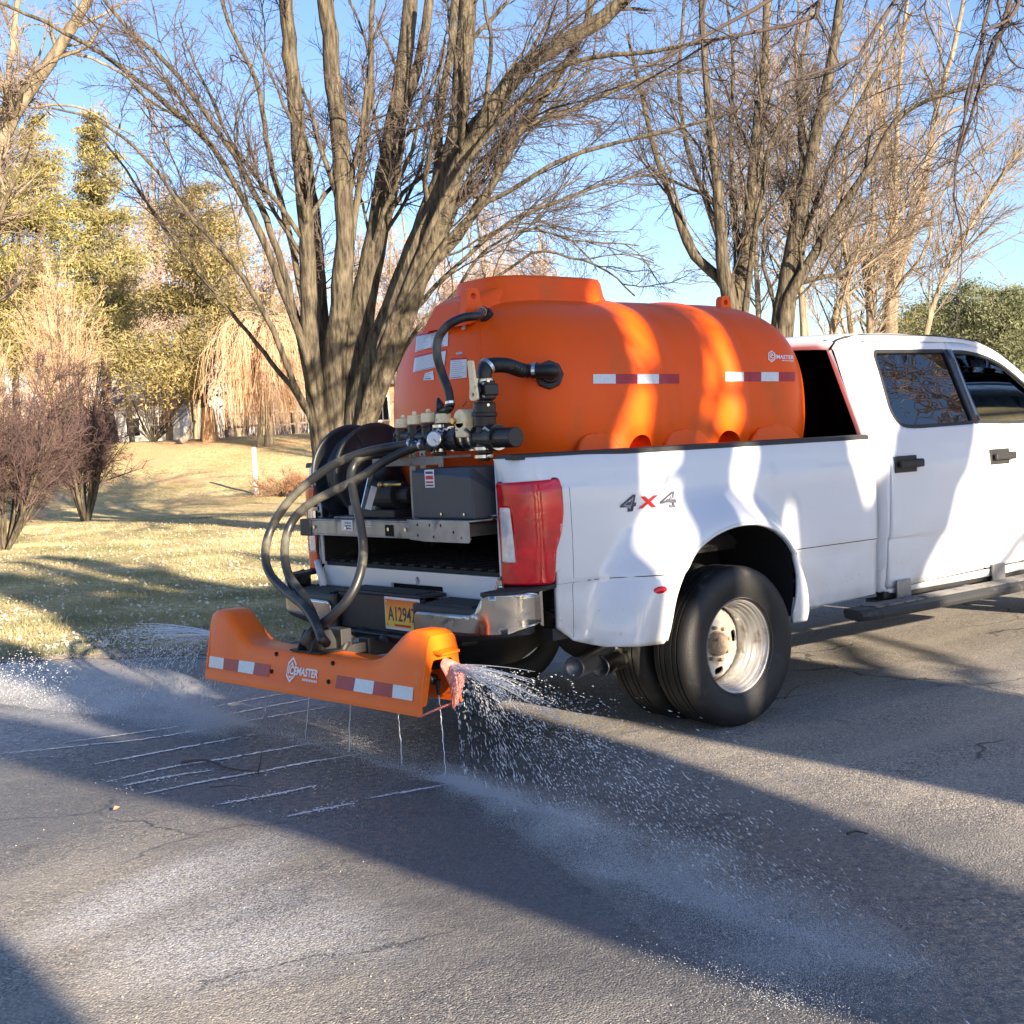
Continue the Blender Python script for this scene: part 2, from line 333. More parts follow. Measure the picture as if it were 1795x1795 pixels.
def asphalt():
    mt = bpy.data.materials.new('asphalt'); mt.use_nodes = True; n = mt.node_tree.nodes; l = mt.node_tree.links; b = n['Principled BSDF']
    tc = n.new('ShaderNodeTexCoord'); P = tc.outputs['Object']
    def noise(s, d=6, rgh=.6, src=P):
        q = n.new('ShaderNodeTexNoise'); q.inputs['Scale'].default_value = s; q.inputs['Detail'].default_value = d; q.inputs['Roughness'].default_value = rgh; l.new(src, q.inputs[0]); return q.outputs['Fac']
    def rng_(v, a, c, lo=0., hi=1.):
        q = n.new('ShaderNodeMapRange'); l.new(v, q.inputs[0]); q.inputs[1].default_value = a; q.inputs[2].default_value = c; q.inputs[3].default_value = lo; q.inputs[4].default_value = hi; return q.outputs[0]
    def mix(f, a, c):
        q = n.new('ShaderNodeMix'); q.data_type = 'RGBA'
        for i, v in ((0, f), (6, a), (7, c)):
            if isinstance(v, (tuple, float)): q.inputs[i].default_value = (*v, 1) if isinstance(v, tuple) else v
            else: l.new(v, q.inputs[i])
        return q.outputs[2]
    def mth(op, a, c=None):
        q = n.new('ShaderNodeMath'); q.operation = op
        for i, v in ((0, a), (1, c)):
            if v is None: continue
            if isinstance(v, (int, float)): q.inputs[i].default_value = v
            else: l.new(v, q.inputs[i])
        return q.outputs[0]
    vo = n.new('ShaderNodeTexVoronoi'); vo.inputs['Scale'].default_value = 150; l.new(P, vo.inputs[0])
    vc = n.new('ShaderNodeSeparateColor'); l.new(vo.outputs['Color'], vc.inputs[0])
    agg = rng_(vc.outputs[0], 0, 1)                                   # one tone per stone
    c = mix(agg, (.078, .079, .084), (.44, .40, .345))
    c = mix(rng_(vc.outputs[1], .93, .95), c, (.60, .55, .48))        # a few pale stones
    c = mix(rng_(noise(1.1, 5), .40, .66), c, mix(.5, c, (.35, .32, .275)))   # worn, dusty areas
    c = mix(rng_(noise(.45, 3), .35, .7, 0, .35), c, (.13, .13, .14))
    # long fine cracks
    wv = n.new('ShaderNodeTexVoronoi'); wv.feature = 'DISTANCE_TO_EDGE'; wv.inputs['Scale'].default_value = .9
    dn = n.new('ShaderNodeTexNoise'); dn.inputs['Scale'].default_value = 2.4; dn.inputs['Detail'].default_value = 7; l.new(P, dn.inputs[0])
    va = n.new('ShaderNodeVectorMath'); va.operation = 'MULTIPLY_ADD'; l.new(dn.outputs['Color'], va.inputs[0]); va.inputs[1].default_value = (.5, .5, 0); l.new(P, va.inputs[2]); l.new(va.outputs[0], wv.inputs[0])
    crack = mth('MULTIPLY', rng_(wv.outputs['Distance'], .004, .012, 1, 0), rng_(noise(.8, 2), .50, .56))
    c = mix(mth('MULTIPLY', crack, .8), c, (.03, .03, .03))
    # patches of brine: ellipses in place, ragged by noise; dried patches and the painted wet glare are pale, wet ones dark and smooth
    sx = n.new('ShaderNodeSeparateXYZ'); l.new(P, sx.inputs[0])
    def blob(cx, cy, rx, ry, ang, soft=.5, ns=2.2, namp=.9):
        ca, sa = math.cos(ang), math.sin(ang)
        dx = mth('SUBTRACT', sx.outputs[0], cx); dy = mth('SUBTRACT', sx.outputs[1], cy)
        u = mth('DIVIDE', mth('ADD', mth('MULTIPLY', dx, ca), mth('MULTIPLY', dy, sa)), rx)
        v = mth('DIVIDE', mth('ADD', mth('MULTIPLY', dx, -sa), mth('MULTIPLY', dy, ca)), ry)
        d = mth('SQRT', mth('ADD', mth('MULTIPLY', u, u), mth('MULTIPLY', v, v)))
        d = mth('ADD', d, mth('MULTIPLY', mth('SUBTRACT', noise(ns, 5), .5), namp))
        return rng_(d, 1 + soft / 2, 1 - soft / 2)
    dried_and_glare = None
    for a in DRIED_AND_GLARE:
        q = blob(*a); dried_and_glare = q if dried_and_glare is None else mth('MAXIMUM', dried_and_glare, q)
    # old stains: dark drips and polished, paler tracks running along the drive
    st1 = rng_(noise(2.6, 3), .64, .70); c = mix(mth('MULTIPLY', st1, .45), c, (.055, .052, .05))
    tr = n.new('ShaderNodeTexWave'); tr.wave_type = 'BANDS'; tr.bands_direction = 'Y'; tr.inputs['Scale'].default_value = .55; tr.inputs['Distortion'].default_value = 2.5; tr.inputs['Detail'].default_value = 3; l.new(P, tr.inputs[0])
    c = mix(mth('MULTIPLY', rng_(tr.outputs['Fac'], .55, .9), .22), c, (.40, .37, .32))
    speck = rng_(vc.outputs[2], .25, .75)
    fdry_glare = mth('MULTIPLY', dried_and_glare, rng_(mth('ADD', speck, noise(9, 6)), .70, 1.35, .0, .62))
    c = mix(fdry_glare, c, (.72, .74, .79))
    c = mix(mth('MULTIPLY', blob(_c[0], _c[1], 2.5, .70, R(-14), .9, 3.), rng_(noise(5, 7), .38, .62, .12, .68)), c, (.70, .73, .79))      # sky glare on the wet asphalt at the left, painted as pale colour
    wet = None
    for a in WET:
        q = blob(*a); wet = q if wet is None else mth('MAXIMUM', wet, q)
    c = mix(mth('MULTIPLY', wet, .88), c, mix(.72, c, (.045, .055, .068)))
    l.new(c, b.inputs['Base Color'])
    rg = mth('SUBTRACT', rng_(agg, 0, 1, .95, .78), mth('MULTIPLY', wet, mth('MULTIPLY', rng_(noise(30, 4), .35, .65, .15, .62), 1.)))
    l.new(rg, b.inputs['Roughness']); b.inputs['Specular IOR Level'].default_value = .5
    h = mth('ADD', mth('MULTIPLY', vo.outputs['Distance'], -1.0), mth('MULTIPLY', noise(260, 4), .35))
    bp = n.new('ShaderNodeBump'); bp.inputs['Strength'].default_value = .75; bp.inputs['Distance'].default_value = .005; l.new(h, bp.inputs['Height'])
    b2 = n.new('ShaderNodeBump'); b2.inputs['Strength'].default_value = .5; b2.inputs['Distance'].default_value = .03; l.new(noise(5, 5), b2.inputs['Height']); l.new(bp.outputs[0], b2.inputs['Normal'])
    l.new(b2.outputs[0], b.inputs['Normal'])
    return mt
def _g(px, py): p = on_z(px, py); return p.x, p.y
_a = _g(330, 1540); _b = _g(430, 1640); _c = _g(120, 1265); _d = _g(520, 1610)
DRIED_AND_GLARE = [(_a[0], _a[1], .62, .20, R(20), .7, 4.), (_b[0], _b[1], .36, .34, 0, .9, 4.), (_c[0], _c[1], 2.4, .75, R(-14), .6, 2.), (_d[0], _d[1], .22, .42, 0, 1., 5.)]  # the widest ellipse is sky glare painted onto the wet asphalt
WET = [(-1.75, .2, 1.1, 1.9, 0, .6, 3.), (-1.9, -3.0, 1.1, 3.2, R(6), .8, 2.), (-2.6, 1.9, 2.6, 1.6, R(-10), .7, 2.), (-3.2, .2, 1.5, .9, 0, .9, 3.)]
xs = np.linspace(-40, 90, 521); edge = lawn_edge(xs) + .10 * rnoise(xs, 1.2) + .05 * rnoise(xs, 5, 3)
V = [(x, -60, 0) for x in xs] + [(x, e, 0) for x, e in zip(xs, edge)]
n_ = len(xs); F = [(i, i+1, n_+i+1, n_+i) for i in range(n_-1)]
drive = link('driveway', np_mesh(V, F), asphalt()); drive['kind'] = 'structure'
# lawn: one sheet from the driveway's edge to the horizon
gx = np.concatenate([np.linspace(-400, -42, 30), np.linspace(-40, 90, 300), np.linspace(95, 600, 30)])
gy = np.concatenate([np.linspace(-400, -62, 20), np.linspace(-60, 2, 20), np.linspace(2.3, 40, 180), np.linspace(41, 120, 60), np.linspace(130, 700, 30)])
XX, YY = np.meshgrid(gx, gy, indexing='ij')
ed = lawn_edge(XX) + .10 * rnoise(XX, 1.2) + .05 * rnoise(XX, 5, 3)
ZZ = rise(XX, YY) - .035 + .06 * smooth((YY - ed + .03) / .25) + .012 * np.sin(XX * 3.3) * np.sin(YY * 2.9) * smooth((YY - ed) / .5)
A, B = XX.shape; idx = np.arange(A * B).reshape(A, B)
F = np.stack([idx[:-1, :-1], idx[1:, :-1], idx[1:, 1:], idx[:-1, 1:]], -1).reshape(-1, 4)
def lawnmat():
    mt = mat('lawn_turf', (.30, .25, .12), .95); n = mt.node_tree.nodes; l = mt.node_tree.links; b = n['Principled BSDF']; b.inputs['Specular IOR Level'].default_value = .1
    tc = n.new('ShaderNodeTexCoord')
    def noise(s, d=6):
        q = n.new('ShaderNodeTexNoise'); q.inputs['Scale'].default_value = s; q.inputs['Detail'].default_value = d; l.new(tc.outputs['Object'], q.inputs[0]); return q.outputs['Fac']
    def mix(f, a, c):
        q = n.new('ShaderNodeMix'); q.data_type = 'RGBA'; l.new(f, q.inputs[0])
        for i, v in ((6, a), (7, c)):
            if isinstance(v, tuple): q.inputs[i].default_value = (*v, 1)
            else: l.new(v, q.inputs[i])
        return q.outputs[2]
    def rg(v, a, c):
        q = n.new('ShaderNodeMapRange'); l.new(v, q.inputs[0]); q.inputs[1].default_value = a; q.inputs[2].default_value = c; return q.outputs[0]
    c = mix(rg(noise(.35, 4), .38, .6), (.46, .38, .17), (.86, .68, .38))
    c = mix(rg(noise(2.2, 6), .42, .62), c, (.66, .52, .28))
    c = mix(rg(noise(9, 6), .45, .62), c, (.36, .31, .14))
    c = mix(rg(noise(.16, 3), .56, .66), c, (.66, .44, .25))
    l.new(c, b.inputs['Base Color'])
    bp = n.new('ShaderNodeBump'); bp.inputs['Strength'].default_value = 1.; bp.inputs['Distance'].default_value = .06; l.new(noise(14, 9), bp.inputs['Height']); l.new(bp.outputs[0], b.inputs['Normal'])
    return mt
M['lawn'] = lawnmat()
lawn = link('lawn', np_mesh(np.stack([XX, YY, ZZ], -1).reshape(-1, 3), F), M['lawn'], smooth=True); lawn['kind'] = 'structure'
# bare soil and thatch where the turf meets the asphalt
vx = np.linspace(-14, 40, 900); ve = lawn_edge(vx) + .10 * rnoise(vx, 1.2) + .05 * rnoise(vx, 5, 3); V = []
for k, (dy, z) in enumerate(((-.13, .005), (-.05, .014), (.06, .030), (.20, .040), (.34, .030))): V += [(x, e + dy + .06 * n1_, z + .006 * n2_) for x, e, n1_, n2_ in zip(vx, ve, rnoise(vx, 6 + k, k), rnoise(vx, 13, 2 * k))]
F = [(k*900+i, k*900+i+1, (k+1)*900+i+1, (k+1)*900+i) for k in range(4) for i in range(899)]
verge = link('soil_edge', np_mesh(V, F), mat('soil_and_thatch', (.26, .215, .15), .95, var=.55, scale=14, bump=1., bscale=30), smooth=True); verge['kind'] = 'structure'

# ---------------------------------------------------------------- trees
def tube_batch(P, Rd, S):
    K, N, _ = P.shape
    T = np.empty_like(P); T[:, 1:-1] = P[:, 2:] - P[:, :-2]; T[:, 0] = P[:, 1] - P[:, 0]; T[:, -1] = P[:, -1] - P[:, -2]
    T /= np.linalg.norm(T, axis=2, keepdims=True) + 1e-9
    mean = T.mean(1); ref = np.zeros((K, 3)); ref[np.arange(K), np.argmin(abs(mean), 1)] = 1
    x = np.cross(T, ref[:, None, :]); x /= np.linalg.norm(x, axis=2, keepdims=True) + 1e-9; y = np.cross(T, x)
    a = np.arange(S) * 2 * np.pi / S
    V = P[:, :, None, :] + Rd[:, :, None, None] * (x[:, :, None, :] * np.cos(a)[None, None, :, None] + y[:, :, None, :] * np.sin(a)[None, None, :, None])
    i = np.arange(K * N * S).reshape(K, N, S); j = np.roll(i, -1, 2)
    F = np.stack([i[:, :-1], j[:, :-1], j[:, 1:], i[:, 1:]], -1).reshape(-1, 4)
    return V.reshape(-1, 3), F
def merge(parts):
    V, F, n = [], [], 0
    for v, f in parts: V.append(v); F.append(f + n); n += len(v)
    return np.concatenate(V), np.concatenate(F)
def resample(pts, rad, N):
    P = np.array([tuple(p) for p in spline(pts, 8)]); r = np.interp(np.linspace(0, 1, len(P)), np.linspace(0, 1, len(rad)), rad)
    d = np.concatenate([[0], np.cumsum(np.linalg.norm(np.diff(P, axis=0), axis=1))]); s = np.linspace(0, d[-1], N)
    return np.stack([np.interp(s, d, P[:, k]) for k in range(3)], 1), np.interp(s, d, r)
def children(P, Rd, K, g, t0=.2, t1=1., ang=(25, 60), lf=.5, N=8, up=.05, wob=.22, rf=.6, rmin=.004, lmin=.3, lmax=9., flat=0., parentw=None):
    K0, N0, _ = P.shape
    L0 = np.linalg.norm(np.diff(P, axis=1), axis=2).sum(1); pw = L0 if parentw is None else parentw
    pi = g.choice(K0, K, p=pw / pw.sum()); t = t0 + (t1 - t0) * g.random(K); f = t * (N0 - 1); i = np.minimum(f.astype(int), N0 - 2); q = (f - i)[:, None]
    p0 = P[pi, i] * (1 - q) + P[pi, i+1] * q; tg = P[pi, i+1] - P[pi, i]; tg /= np.linalg.norm(tg, axis=1, keepdims=True) + 1e-9
    r0 = (Rd[pi, i] * (1 - q[:, 0]) + Rd[pi, i+1] * q[:, 0])
    v = g.normal(size=(K, 3)); v -= tg * (v * tg).sum(1, keepdims=True); v /= np.linalg.norm(v, axis=1, keepdims=True) + 1e-9
    a = np.radians(ang[0] + (ang[1] - ang[0]) * g.random(K))[:, None]
    d = tg * np.cos(a) + v * np.sin(a); d[:, 2] += up; d[:, 2] *= (1 - flat); d /= np.linalg.norm(d, axis=1, keepdims=True)
    L = np.clip(lf * L0[pi] * (1.2 - t) * (.45 + .9 * g.random(K)), lmin, lmax)
    out = np.empty((K, N, 3)); out[:, 0] = p0
    for k in range(1, N):
        d = d + g.normal(size=(K, 3)) * wob / math.sqrt(N) * 1.6; d[:, 2] += up * .35; d /= np.linalg.norm(d, axis=1, keepdims=True)
        out[:, k] = out[:, k-1] + d * (L / (N - 1))[:, None]
    rs = np.maximum(r0 * rf * (.55 + .45 * g.random(K)), rmin * 1.25); s = np.linspace(0, 1, N)
    Rr = rs[:, None] * (1 - s) ** .8 + rmin * s
    return out, np.maximum(Rr, rmin)
def bare_tree(name, label, stems, levels, mb, mt, seed, group=None, cat='tree', base=None, trunks=None, sides=12, N=30, crook=0.):
    """stems: list of (points, radii) in world coordinates; levels: list of dicts for children()"""
    g = np.random.default_rng(seed)
    SP, SR = zip(*[resample(p, r, N) for p, r in stems]); SP = np.array(SP); SR = np.array(SR)
    base = Vector(base) if base is not None else Vector(SP[0, 0])
    root = thing(name, label, cat, base, 0, group)
    wig = g.normal(size=SP.shape) * .006 * SR.max()/.2; wig[:, 0] = 0; SP = SP + wig
    if crook:      # kinks where side shoots have left
        kk = g.normal(size=(SP.shape[0], 9, 3)) * crook; tt = np.linspace(0, 8, N); i0 = np.minimum(tt.astype(int), 7); q0 = (tt - i0)[None, :, None]; SP = SP + (kk[:, i0] * (1 - q0) + kk[:, i0 + 1] * q0) * np.linspace(0, 1, N)[None, :, None] ** .5
    # knobbly girth
    SRn = SR * (1 + .035 * g.normal(size=SR.shape))
    V, F = tube_batch(SP, SRn, sides); me = np_mesh(V, F); put('trunk', me, mb, root, smooth=True)
    P, Rd = SP, SR; acc = []; tw = []
    for li, lv in enumerate(levels):
        lv = dict(lv); K = lv.pop('K'); S = lv.pop('S', 4); src = lv.pop('src', None)
        if src == 'all': P, Rd = allP, allR
        P2, R2 = children(P, Rd, K, g, **lv)
        (acc if li == 0 else tw).append(tube_batch(P2, R2, S))
        P, Rd = P2, R2
    if acc: put('branches', np_mesh(*merge(acc)), mb, root, smooth=True)
    if tw: put('twigs', np_mesh(*merge(tw)), mt, root)
    return root
def px_stem(pts, D, dD=0., z0=None):
    """stem drawn at a distance D from the camera that changes by dD along its length"""
    out = []
    for i, p in enumerate(pts):
        s = i / (len(pts) - 1); dd = D + dD * s + (p[2] if len(p) > 2 else 0)
        out.append(at_depth(p[0], p[1], dd))
    return out
def wr(px, D): return px / F_PX * D / 2

# --- the big many-stemmed maple behind the truck
D0 = 25.
def st(pts, w0, w1, dD=0., D=D0):
    if D == D0: pts = [(x - 24 * min(1, max(0, (y - 420) / 300)), y) for x, y in pts]; k_ = .72 if w0 < 30 and w1 < 10 else 1.; w0, w1 = w0 * k_, w1 * k_
    return (px_stem(pts, D, dD), [wr(w0, D), wr(w0 * .40 + w1 * .50, D), wr(w1 * .92, D)])
base = on_z(618, 925, .35)
big = []
roots = [(585, 900), (612, 905), (640, 900), (660, 895)]
big.append(st([(597, 905), (588, 790), (575, 690), (556, 590), (541, 450), (528, 300), (515, 170), (505, 60), (497, -80)], 38, 24, -1.5))
big.append(st([(606, 905), (598, 780), (590, 660), (575, 560), (560, 460), (548, 360), (530, 250)], 37, 22, .8))
big.append(st([(614, 905), (612, 760), (603, 640), (606, 520), (604, 400), (597, 250), (582, 120), (571, 0), (560, -120)], 48, 27, -1.))
big.append(st([(626, 905), (630, 760), (628, 660), (640, 540), (655, 430), (670, 330), (690, 215), (712, 80), (725, -90)], 50, 28, .6))
big.append(st([(638, 905), (648, 770), (660, 680), (690, 575), (722, 465), (758, 360), (795, 262), (808, 160), (818, 40), (830, -90)], 57, 30, -1.2))
big.append(st([(645, 905), (655, 790), (680, 690), (720, 560), (762, 420), (800, 300), (850, 215), (905, 130), (980, 80), (1065, 25), (1160, -70)], 43, 24, -2.5))
big.append(st([(642, 905), (655, 780), (672, 670), (712, 560), (760, 470), (812, 330), (870, 260), (930, 215), (1010, 190), (1120, 140), (1230, 120)], 29, 9, 1.8))
big.append(st([(634, 905), (640, 740), (655, 560), (668, 420), (690, 330), (705, 210), (738, 90), (760, -60)], 27, 18, 1.4))
big.append(st([(620, 905), (620, 700), (618, 560), (616, 430), (636, 280), (648, 150), (655, -60)], 19, 10, -.6))
big.append(st([(642, 905), (652, 760), (690, 620), (735, 440), (765, 320), (770, 200), (790, 90), (800, -60)], 25, 16, 2.))
big.append(st([(642, 905), (660, 740), (700, 600), (745, 490), (800, 420), (860, 330), (905, 240), (960, 160), (1020, 60), (1050, -60)], 21, 13, -1.8))
big.append(st([(606, 905), (588, 760), (560, 640), (508, 520), (452, 400), (375, 262), (300, 190), (205, 112), (90, 45), (-60, -20)], 27, 7, -3.))
big.append(st([(606, 905), (585, 760), (553, 640), (505, 480), (447, 340), (385, 235), (300, 118), (215, 40), (150, -50)], 26, 8, -1.5))
big.append(st([(604, 905), (586, 740), (560, 600), (515, 440), (470, 262), (452, 150), (405, 50), (370, -60)], 25, 9, 1.5))
big.append(st([(602, 905), (575, 750), (540, 680), (480, 560), (410, 460), (330, 375), (262, 285), (180, 215), (90, 190)], 21, 5, -2.2))
big.append(st([(603, 905), (580, 760), (548, 700), (498, 640), (440, 575), (360, 490), (290, 405), (215, 290), (150, 205)], 19, 5, 1.))
big.append(st([(645, 905), (668, 760), (730, 560), (800, 470), (880, 400), (960, 360), (1070, 320), (1180, 300)], 19, 6, 2.))
big.append(st([(645, 905), (670, 760), (735, 590), (800, 520), (850, 440), (930, 400), (1000, 420), (1120, 430)], 14, 4, .5))
big.append(st([(642, 905), (668, 750), (720, 620), (800, 540), (900, 470), (950, 440), (1060, 470), (1120, 520)], 14, 4, -2.))
big.append(st([(634, 905), (655, 740), (700, 560), (790, 330), (900, 190), (1000, 110), (1150, 90), (1290, 60)], 21, 8, -4.))
big.append(st([(634, 905), (650, 760), (700, 580), (800, 400), (900, 330), (1010, 270), (1150, 235), (1270, 200)], 19, 7, -3.))
lv = [dict(K=125, S=5, t0=.44, t1=.98, ang=(12, 36), lf=.50, N=11, up=.01, wob=.26, rf=.40, rmin=.009, lmin=1.2, lmax=6.5),
      dict(K=1300, S=4, t0=.12, t1=1., ang=(18, 52), lf=.42, N=8, up=.01, wob=.30, rf=.5, rmin=.005, lmin=.5, lmax=2.4),
      dict(K=9500, S=3, t0=.1, t1=1., ang=(22, 62), lf=.50, N=5, up=.01, wob=.35, rf=.55, rmin=.003, lmin=.25, lmax=1.05),
      dict(K=8000, S=3, t0=.2, t1=1., ang=(22, 62), lf=.6, N=3, up=.0, wob=.35, rf=.7, rmin=.0026, lmin=.12, lmax=.4)]
bare_tree('maple_tree', 'huge bare maple with many stems fanning up from one trunk behind the hose reel', big, lv, M['bark'], M['twig'], 11, sides=12, N=36)

# --- the two dark bare trees right of the maple
D1 = 34.
def st1(pts, w0, w1, dD=0., D=D1): return st(pts, w0 * .85, w1 * .85, dD, D)
t1 = [st1([(1285, 860), (1286, 700), (1284, 560), (1268, 470), (1262, 380), (1250, 260), (1238, 140), (1228, -20)], 48, 12, -1.),
      st1([(1288, 860), (1290, 700), (1290, 550), (1308, 440), (1318, 330), (1326, 230), (1340, 110), (1345, -60)], 50, 14, 1.),
      st1([(1284, 860), (1284, 700), (1280, 520), (1215, 445), (1182, 360), (1150, 270), (1128, 180), (1100, 60)], 34, 7, 0.),
      st1([(1284, 700), (1275, 480), (1240, 360), (1205, 260), (1190, 140), (1200, 0)], 20, 7, 2.),
      st1([(1290, 700), (1316, 460), (1335, 350), (1350, 250), (1400, 180), (1450, 120)], 16, 4, -2.),
      st1([(1288, 700), (1300, 500), (1290, 380), (1280, 240), (1285, 120), (1270, -40)], 16, 6, 2.)]
lv1 = [dict(K=52, S=4, t0=.35, t1=.98, ang=(14, 42), lf=.48, N=8, up=.04, wob=.28, rf=.42, rmin=.010, lmin=1.2, lmax=4.5),
       dict(K=480, S=3, t0=.1, t1=1., ang=(22, 55), lf=.5, N=6, up=.02, wob=.30, rf=.5, rmin=.006, lmin=.6, lmax=2.),
       dict(K=4200, S=3, t0=.1, t1=1., ang=(25, 70), lf=.5, N=4, up=.01, wob=.35, rf=.6, rmin=.0036, lmin=.25, lmax=.9)]
bare_tree('bare_tree', 'dark bare tree whose forked trunk rises behind the middle of the orange tank', t1, lv1, M['bark'], M['twig'], 21, sides=9)
t2 = [st1([(1365, 860), (1366, 700), (1372, 540), (1392, 430), (1412, 330), (1430, 240), (1452, 140), (1470, 30), (1480, -80)], 52, 16, -1.),
      st1([(1368, 860), (1372, 620), (1380, 530), (1432, 440), (1478, 360), (1530, 285), (1570, 210), (1640, 170), (1720, 150)], 34, 6, -2.),
      st1([(1372, 700), (1382, 520), (1425, 490), (1480, 478), (1500, 440), (1560, 425), (1600, 412)], 16, 5, 1.),
      st1([(1368, 700), (1380, 500), (1395, 380), (1408, 260), (1400, 150), (1420, 20)], 24, 8, 2.),
      st1([(1370, 700), (1400, 460), (1440, 330), (1480, 230), (1540, 120), (1600, 20)], 18, 6, 1.),
      st1([(1362, 700), (1362, 560), (1340, 470), (1338, 440), (1345, 380), (1380, 330)], 12, 4, -1.)]
bare_tree('bare_tree', 'dark leaning bare tree rising just left of the white cab roof', t2, lv1, M['bark'], M['twig'], 22, sides=9)

# --- paler trees further back, sunlit
D2 = 48.
lv2 = [dict(K=60, S=4, t0=.35, t1=.98, ang=(15, 45), lf=.4, N=7, up=.08, wob=.25, rf=.45, rmin=.018, lmin=1.5, lmax=6.),
       dict(K=450, S=3, t0=.1, t1=1., ang=(20, 55), lf=.5, N=5, up=.05, wob=.28, rf=.5, rmin=.010, lmin=.8, lmax=2.8),
       dict(K=1900, S=3, t0=.1, t1=1., ang=(20, 65), lf=.5, N=4, up=.03, wob=.3, rf=.6, rmin=.0055, lmin=.4, lmax=1.3)]
pale = [([[(1408, 860), (1407, 700), (1408, 560), (1400, 430), (1410, 300), (1395, 160), (1400, 0)], [(1408, 800), (1410, 560), (1385, 420), (1370, 300), (1365, 150)]], 20, 'pale slender bare tree directly right of the leaning dark tree'),
        ([[(1458, 860), (1460, 700), (1462, 560), (1488, 500), (1475, 400), (1480, 280), (1500, 150)], [(1500, 860), (1500, 700), (1490, 560), (1478, 500), (1445, 420), (1430, 330)]], 20, 'pale bare tree with two crossing stems above the cab roof'),
        ([[(1524, 860), (1526, 700), (1525, 560), (1527, 460), (1530, 340), (1520, 200), (1525, 20)], [(1525, 800), (1524, 560), (1510, 450), (1500, 400)], [(1526, 800), (1528, 520), (1545, 440), (1570, 400)]], 19, 'bare tree with a dark straight stem above the rear cab window'),
        ([[(1545, 860), (1552, 700), (1560, 520), (1568, 400), (1572, 300), (1575, 160), (1590, 0)], [(1548, 800), (1556, 560), (1580, 460), (1615, 350), (1640, 200), (1680, 50), (1700, -90)], [(1556, 700), (1566, 420), (1560, 300), (1540, 180), (1545, 30)]], 30, 'tallest pale trunked tree above the rear door'),
        ([[(1600, 860), (1615, 640), (1640, 520), (1700, 400), (1790, 260), (1880, 130)], [(1600, 800), (1622, 600), (1670, 450), (1760, 300), (1830, 230)]], 12, 'pale bare tree leaning right over the front door'),
        ([[(1330, 860), (1330, 600), (1325, 400), (1345, 200), (1350, 0)], [(1330, 800), (1328, 500), (1300, 330), (1290, 150)]], 14, 'thin pale bare tree seen between the two dark trees')]
for i, (ss, wd, lab) in enumerate(pale):
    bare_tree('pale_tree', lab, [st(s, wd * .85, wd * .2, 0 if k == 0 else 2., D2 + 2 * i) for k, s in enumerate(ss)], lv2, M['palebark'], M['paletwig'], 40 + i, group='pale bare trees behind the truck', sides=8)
# pale tree at the left edge
lp = [st([(-75, 860), (-50, 560), (-12, 300), (20, 205), (68, 135), (108, 75), (150, 10), (190, -70)], 46, 14, -1., 30.),
      st([(-60, 800), (-30, 400), (2, 250), (14, 150), (24, 60), (40, -60)], 20, 10, 1., 30.),
      st([(-40, 520), (15, 215), (40, 190), (130, 185), (190, 215), (235, 240), (270, 190), (310, 110)][:6], 8, 3, 0., 30.),
      st([(100, 95), (135, 95), (190, 115), (240, 150), (262, 185), (300, 240)], 7, 3, 1., 30.)]
lvp = [dict(K=60, S=4, t0=.3, t1=.98, ang=(20, 55), lf=.35, N=8, up=.03, wob=.3, rf=.45, rmin=.012, lmin=.8, lmax=3.5),
       dict(K=420, S=3, t0=.1, t1=1., ang=(25, 60), lf=.5, N=6, up=.01, wob=.3, rf=.5, rmin=.007, lmin=.5, lmax=1.6),
       dict(K=2600, S=3, t0=.1, t1=1., ang=(25, 70), lf=.5, N=4, up=0., wob=.35, rf=.6, rmin=.0045, lmin=.2, lmax=.8)]
bare_tree('pale_tree', 'pale leaning tree at the left edge of the lawn', lp, lvp, M['palebark'], M['paletwig'], 55, sides=8)

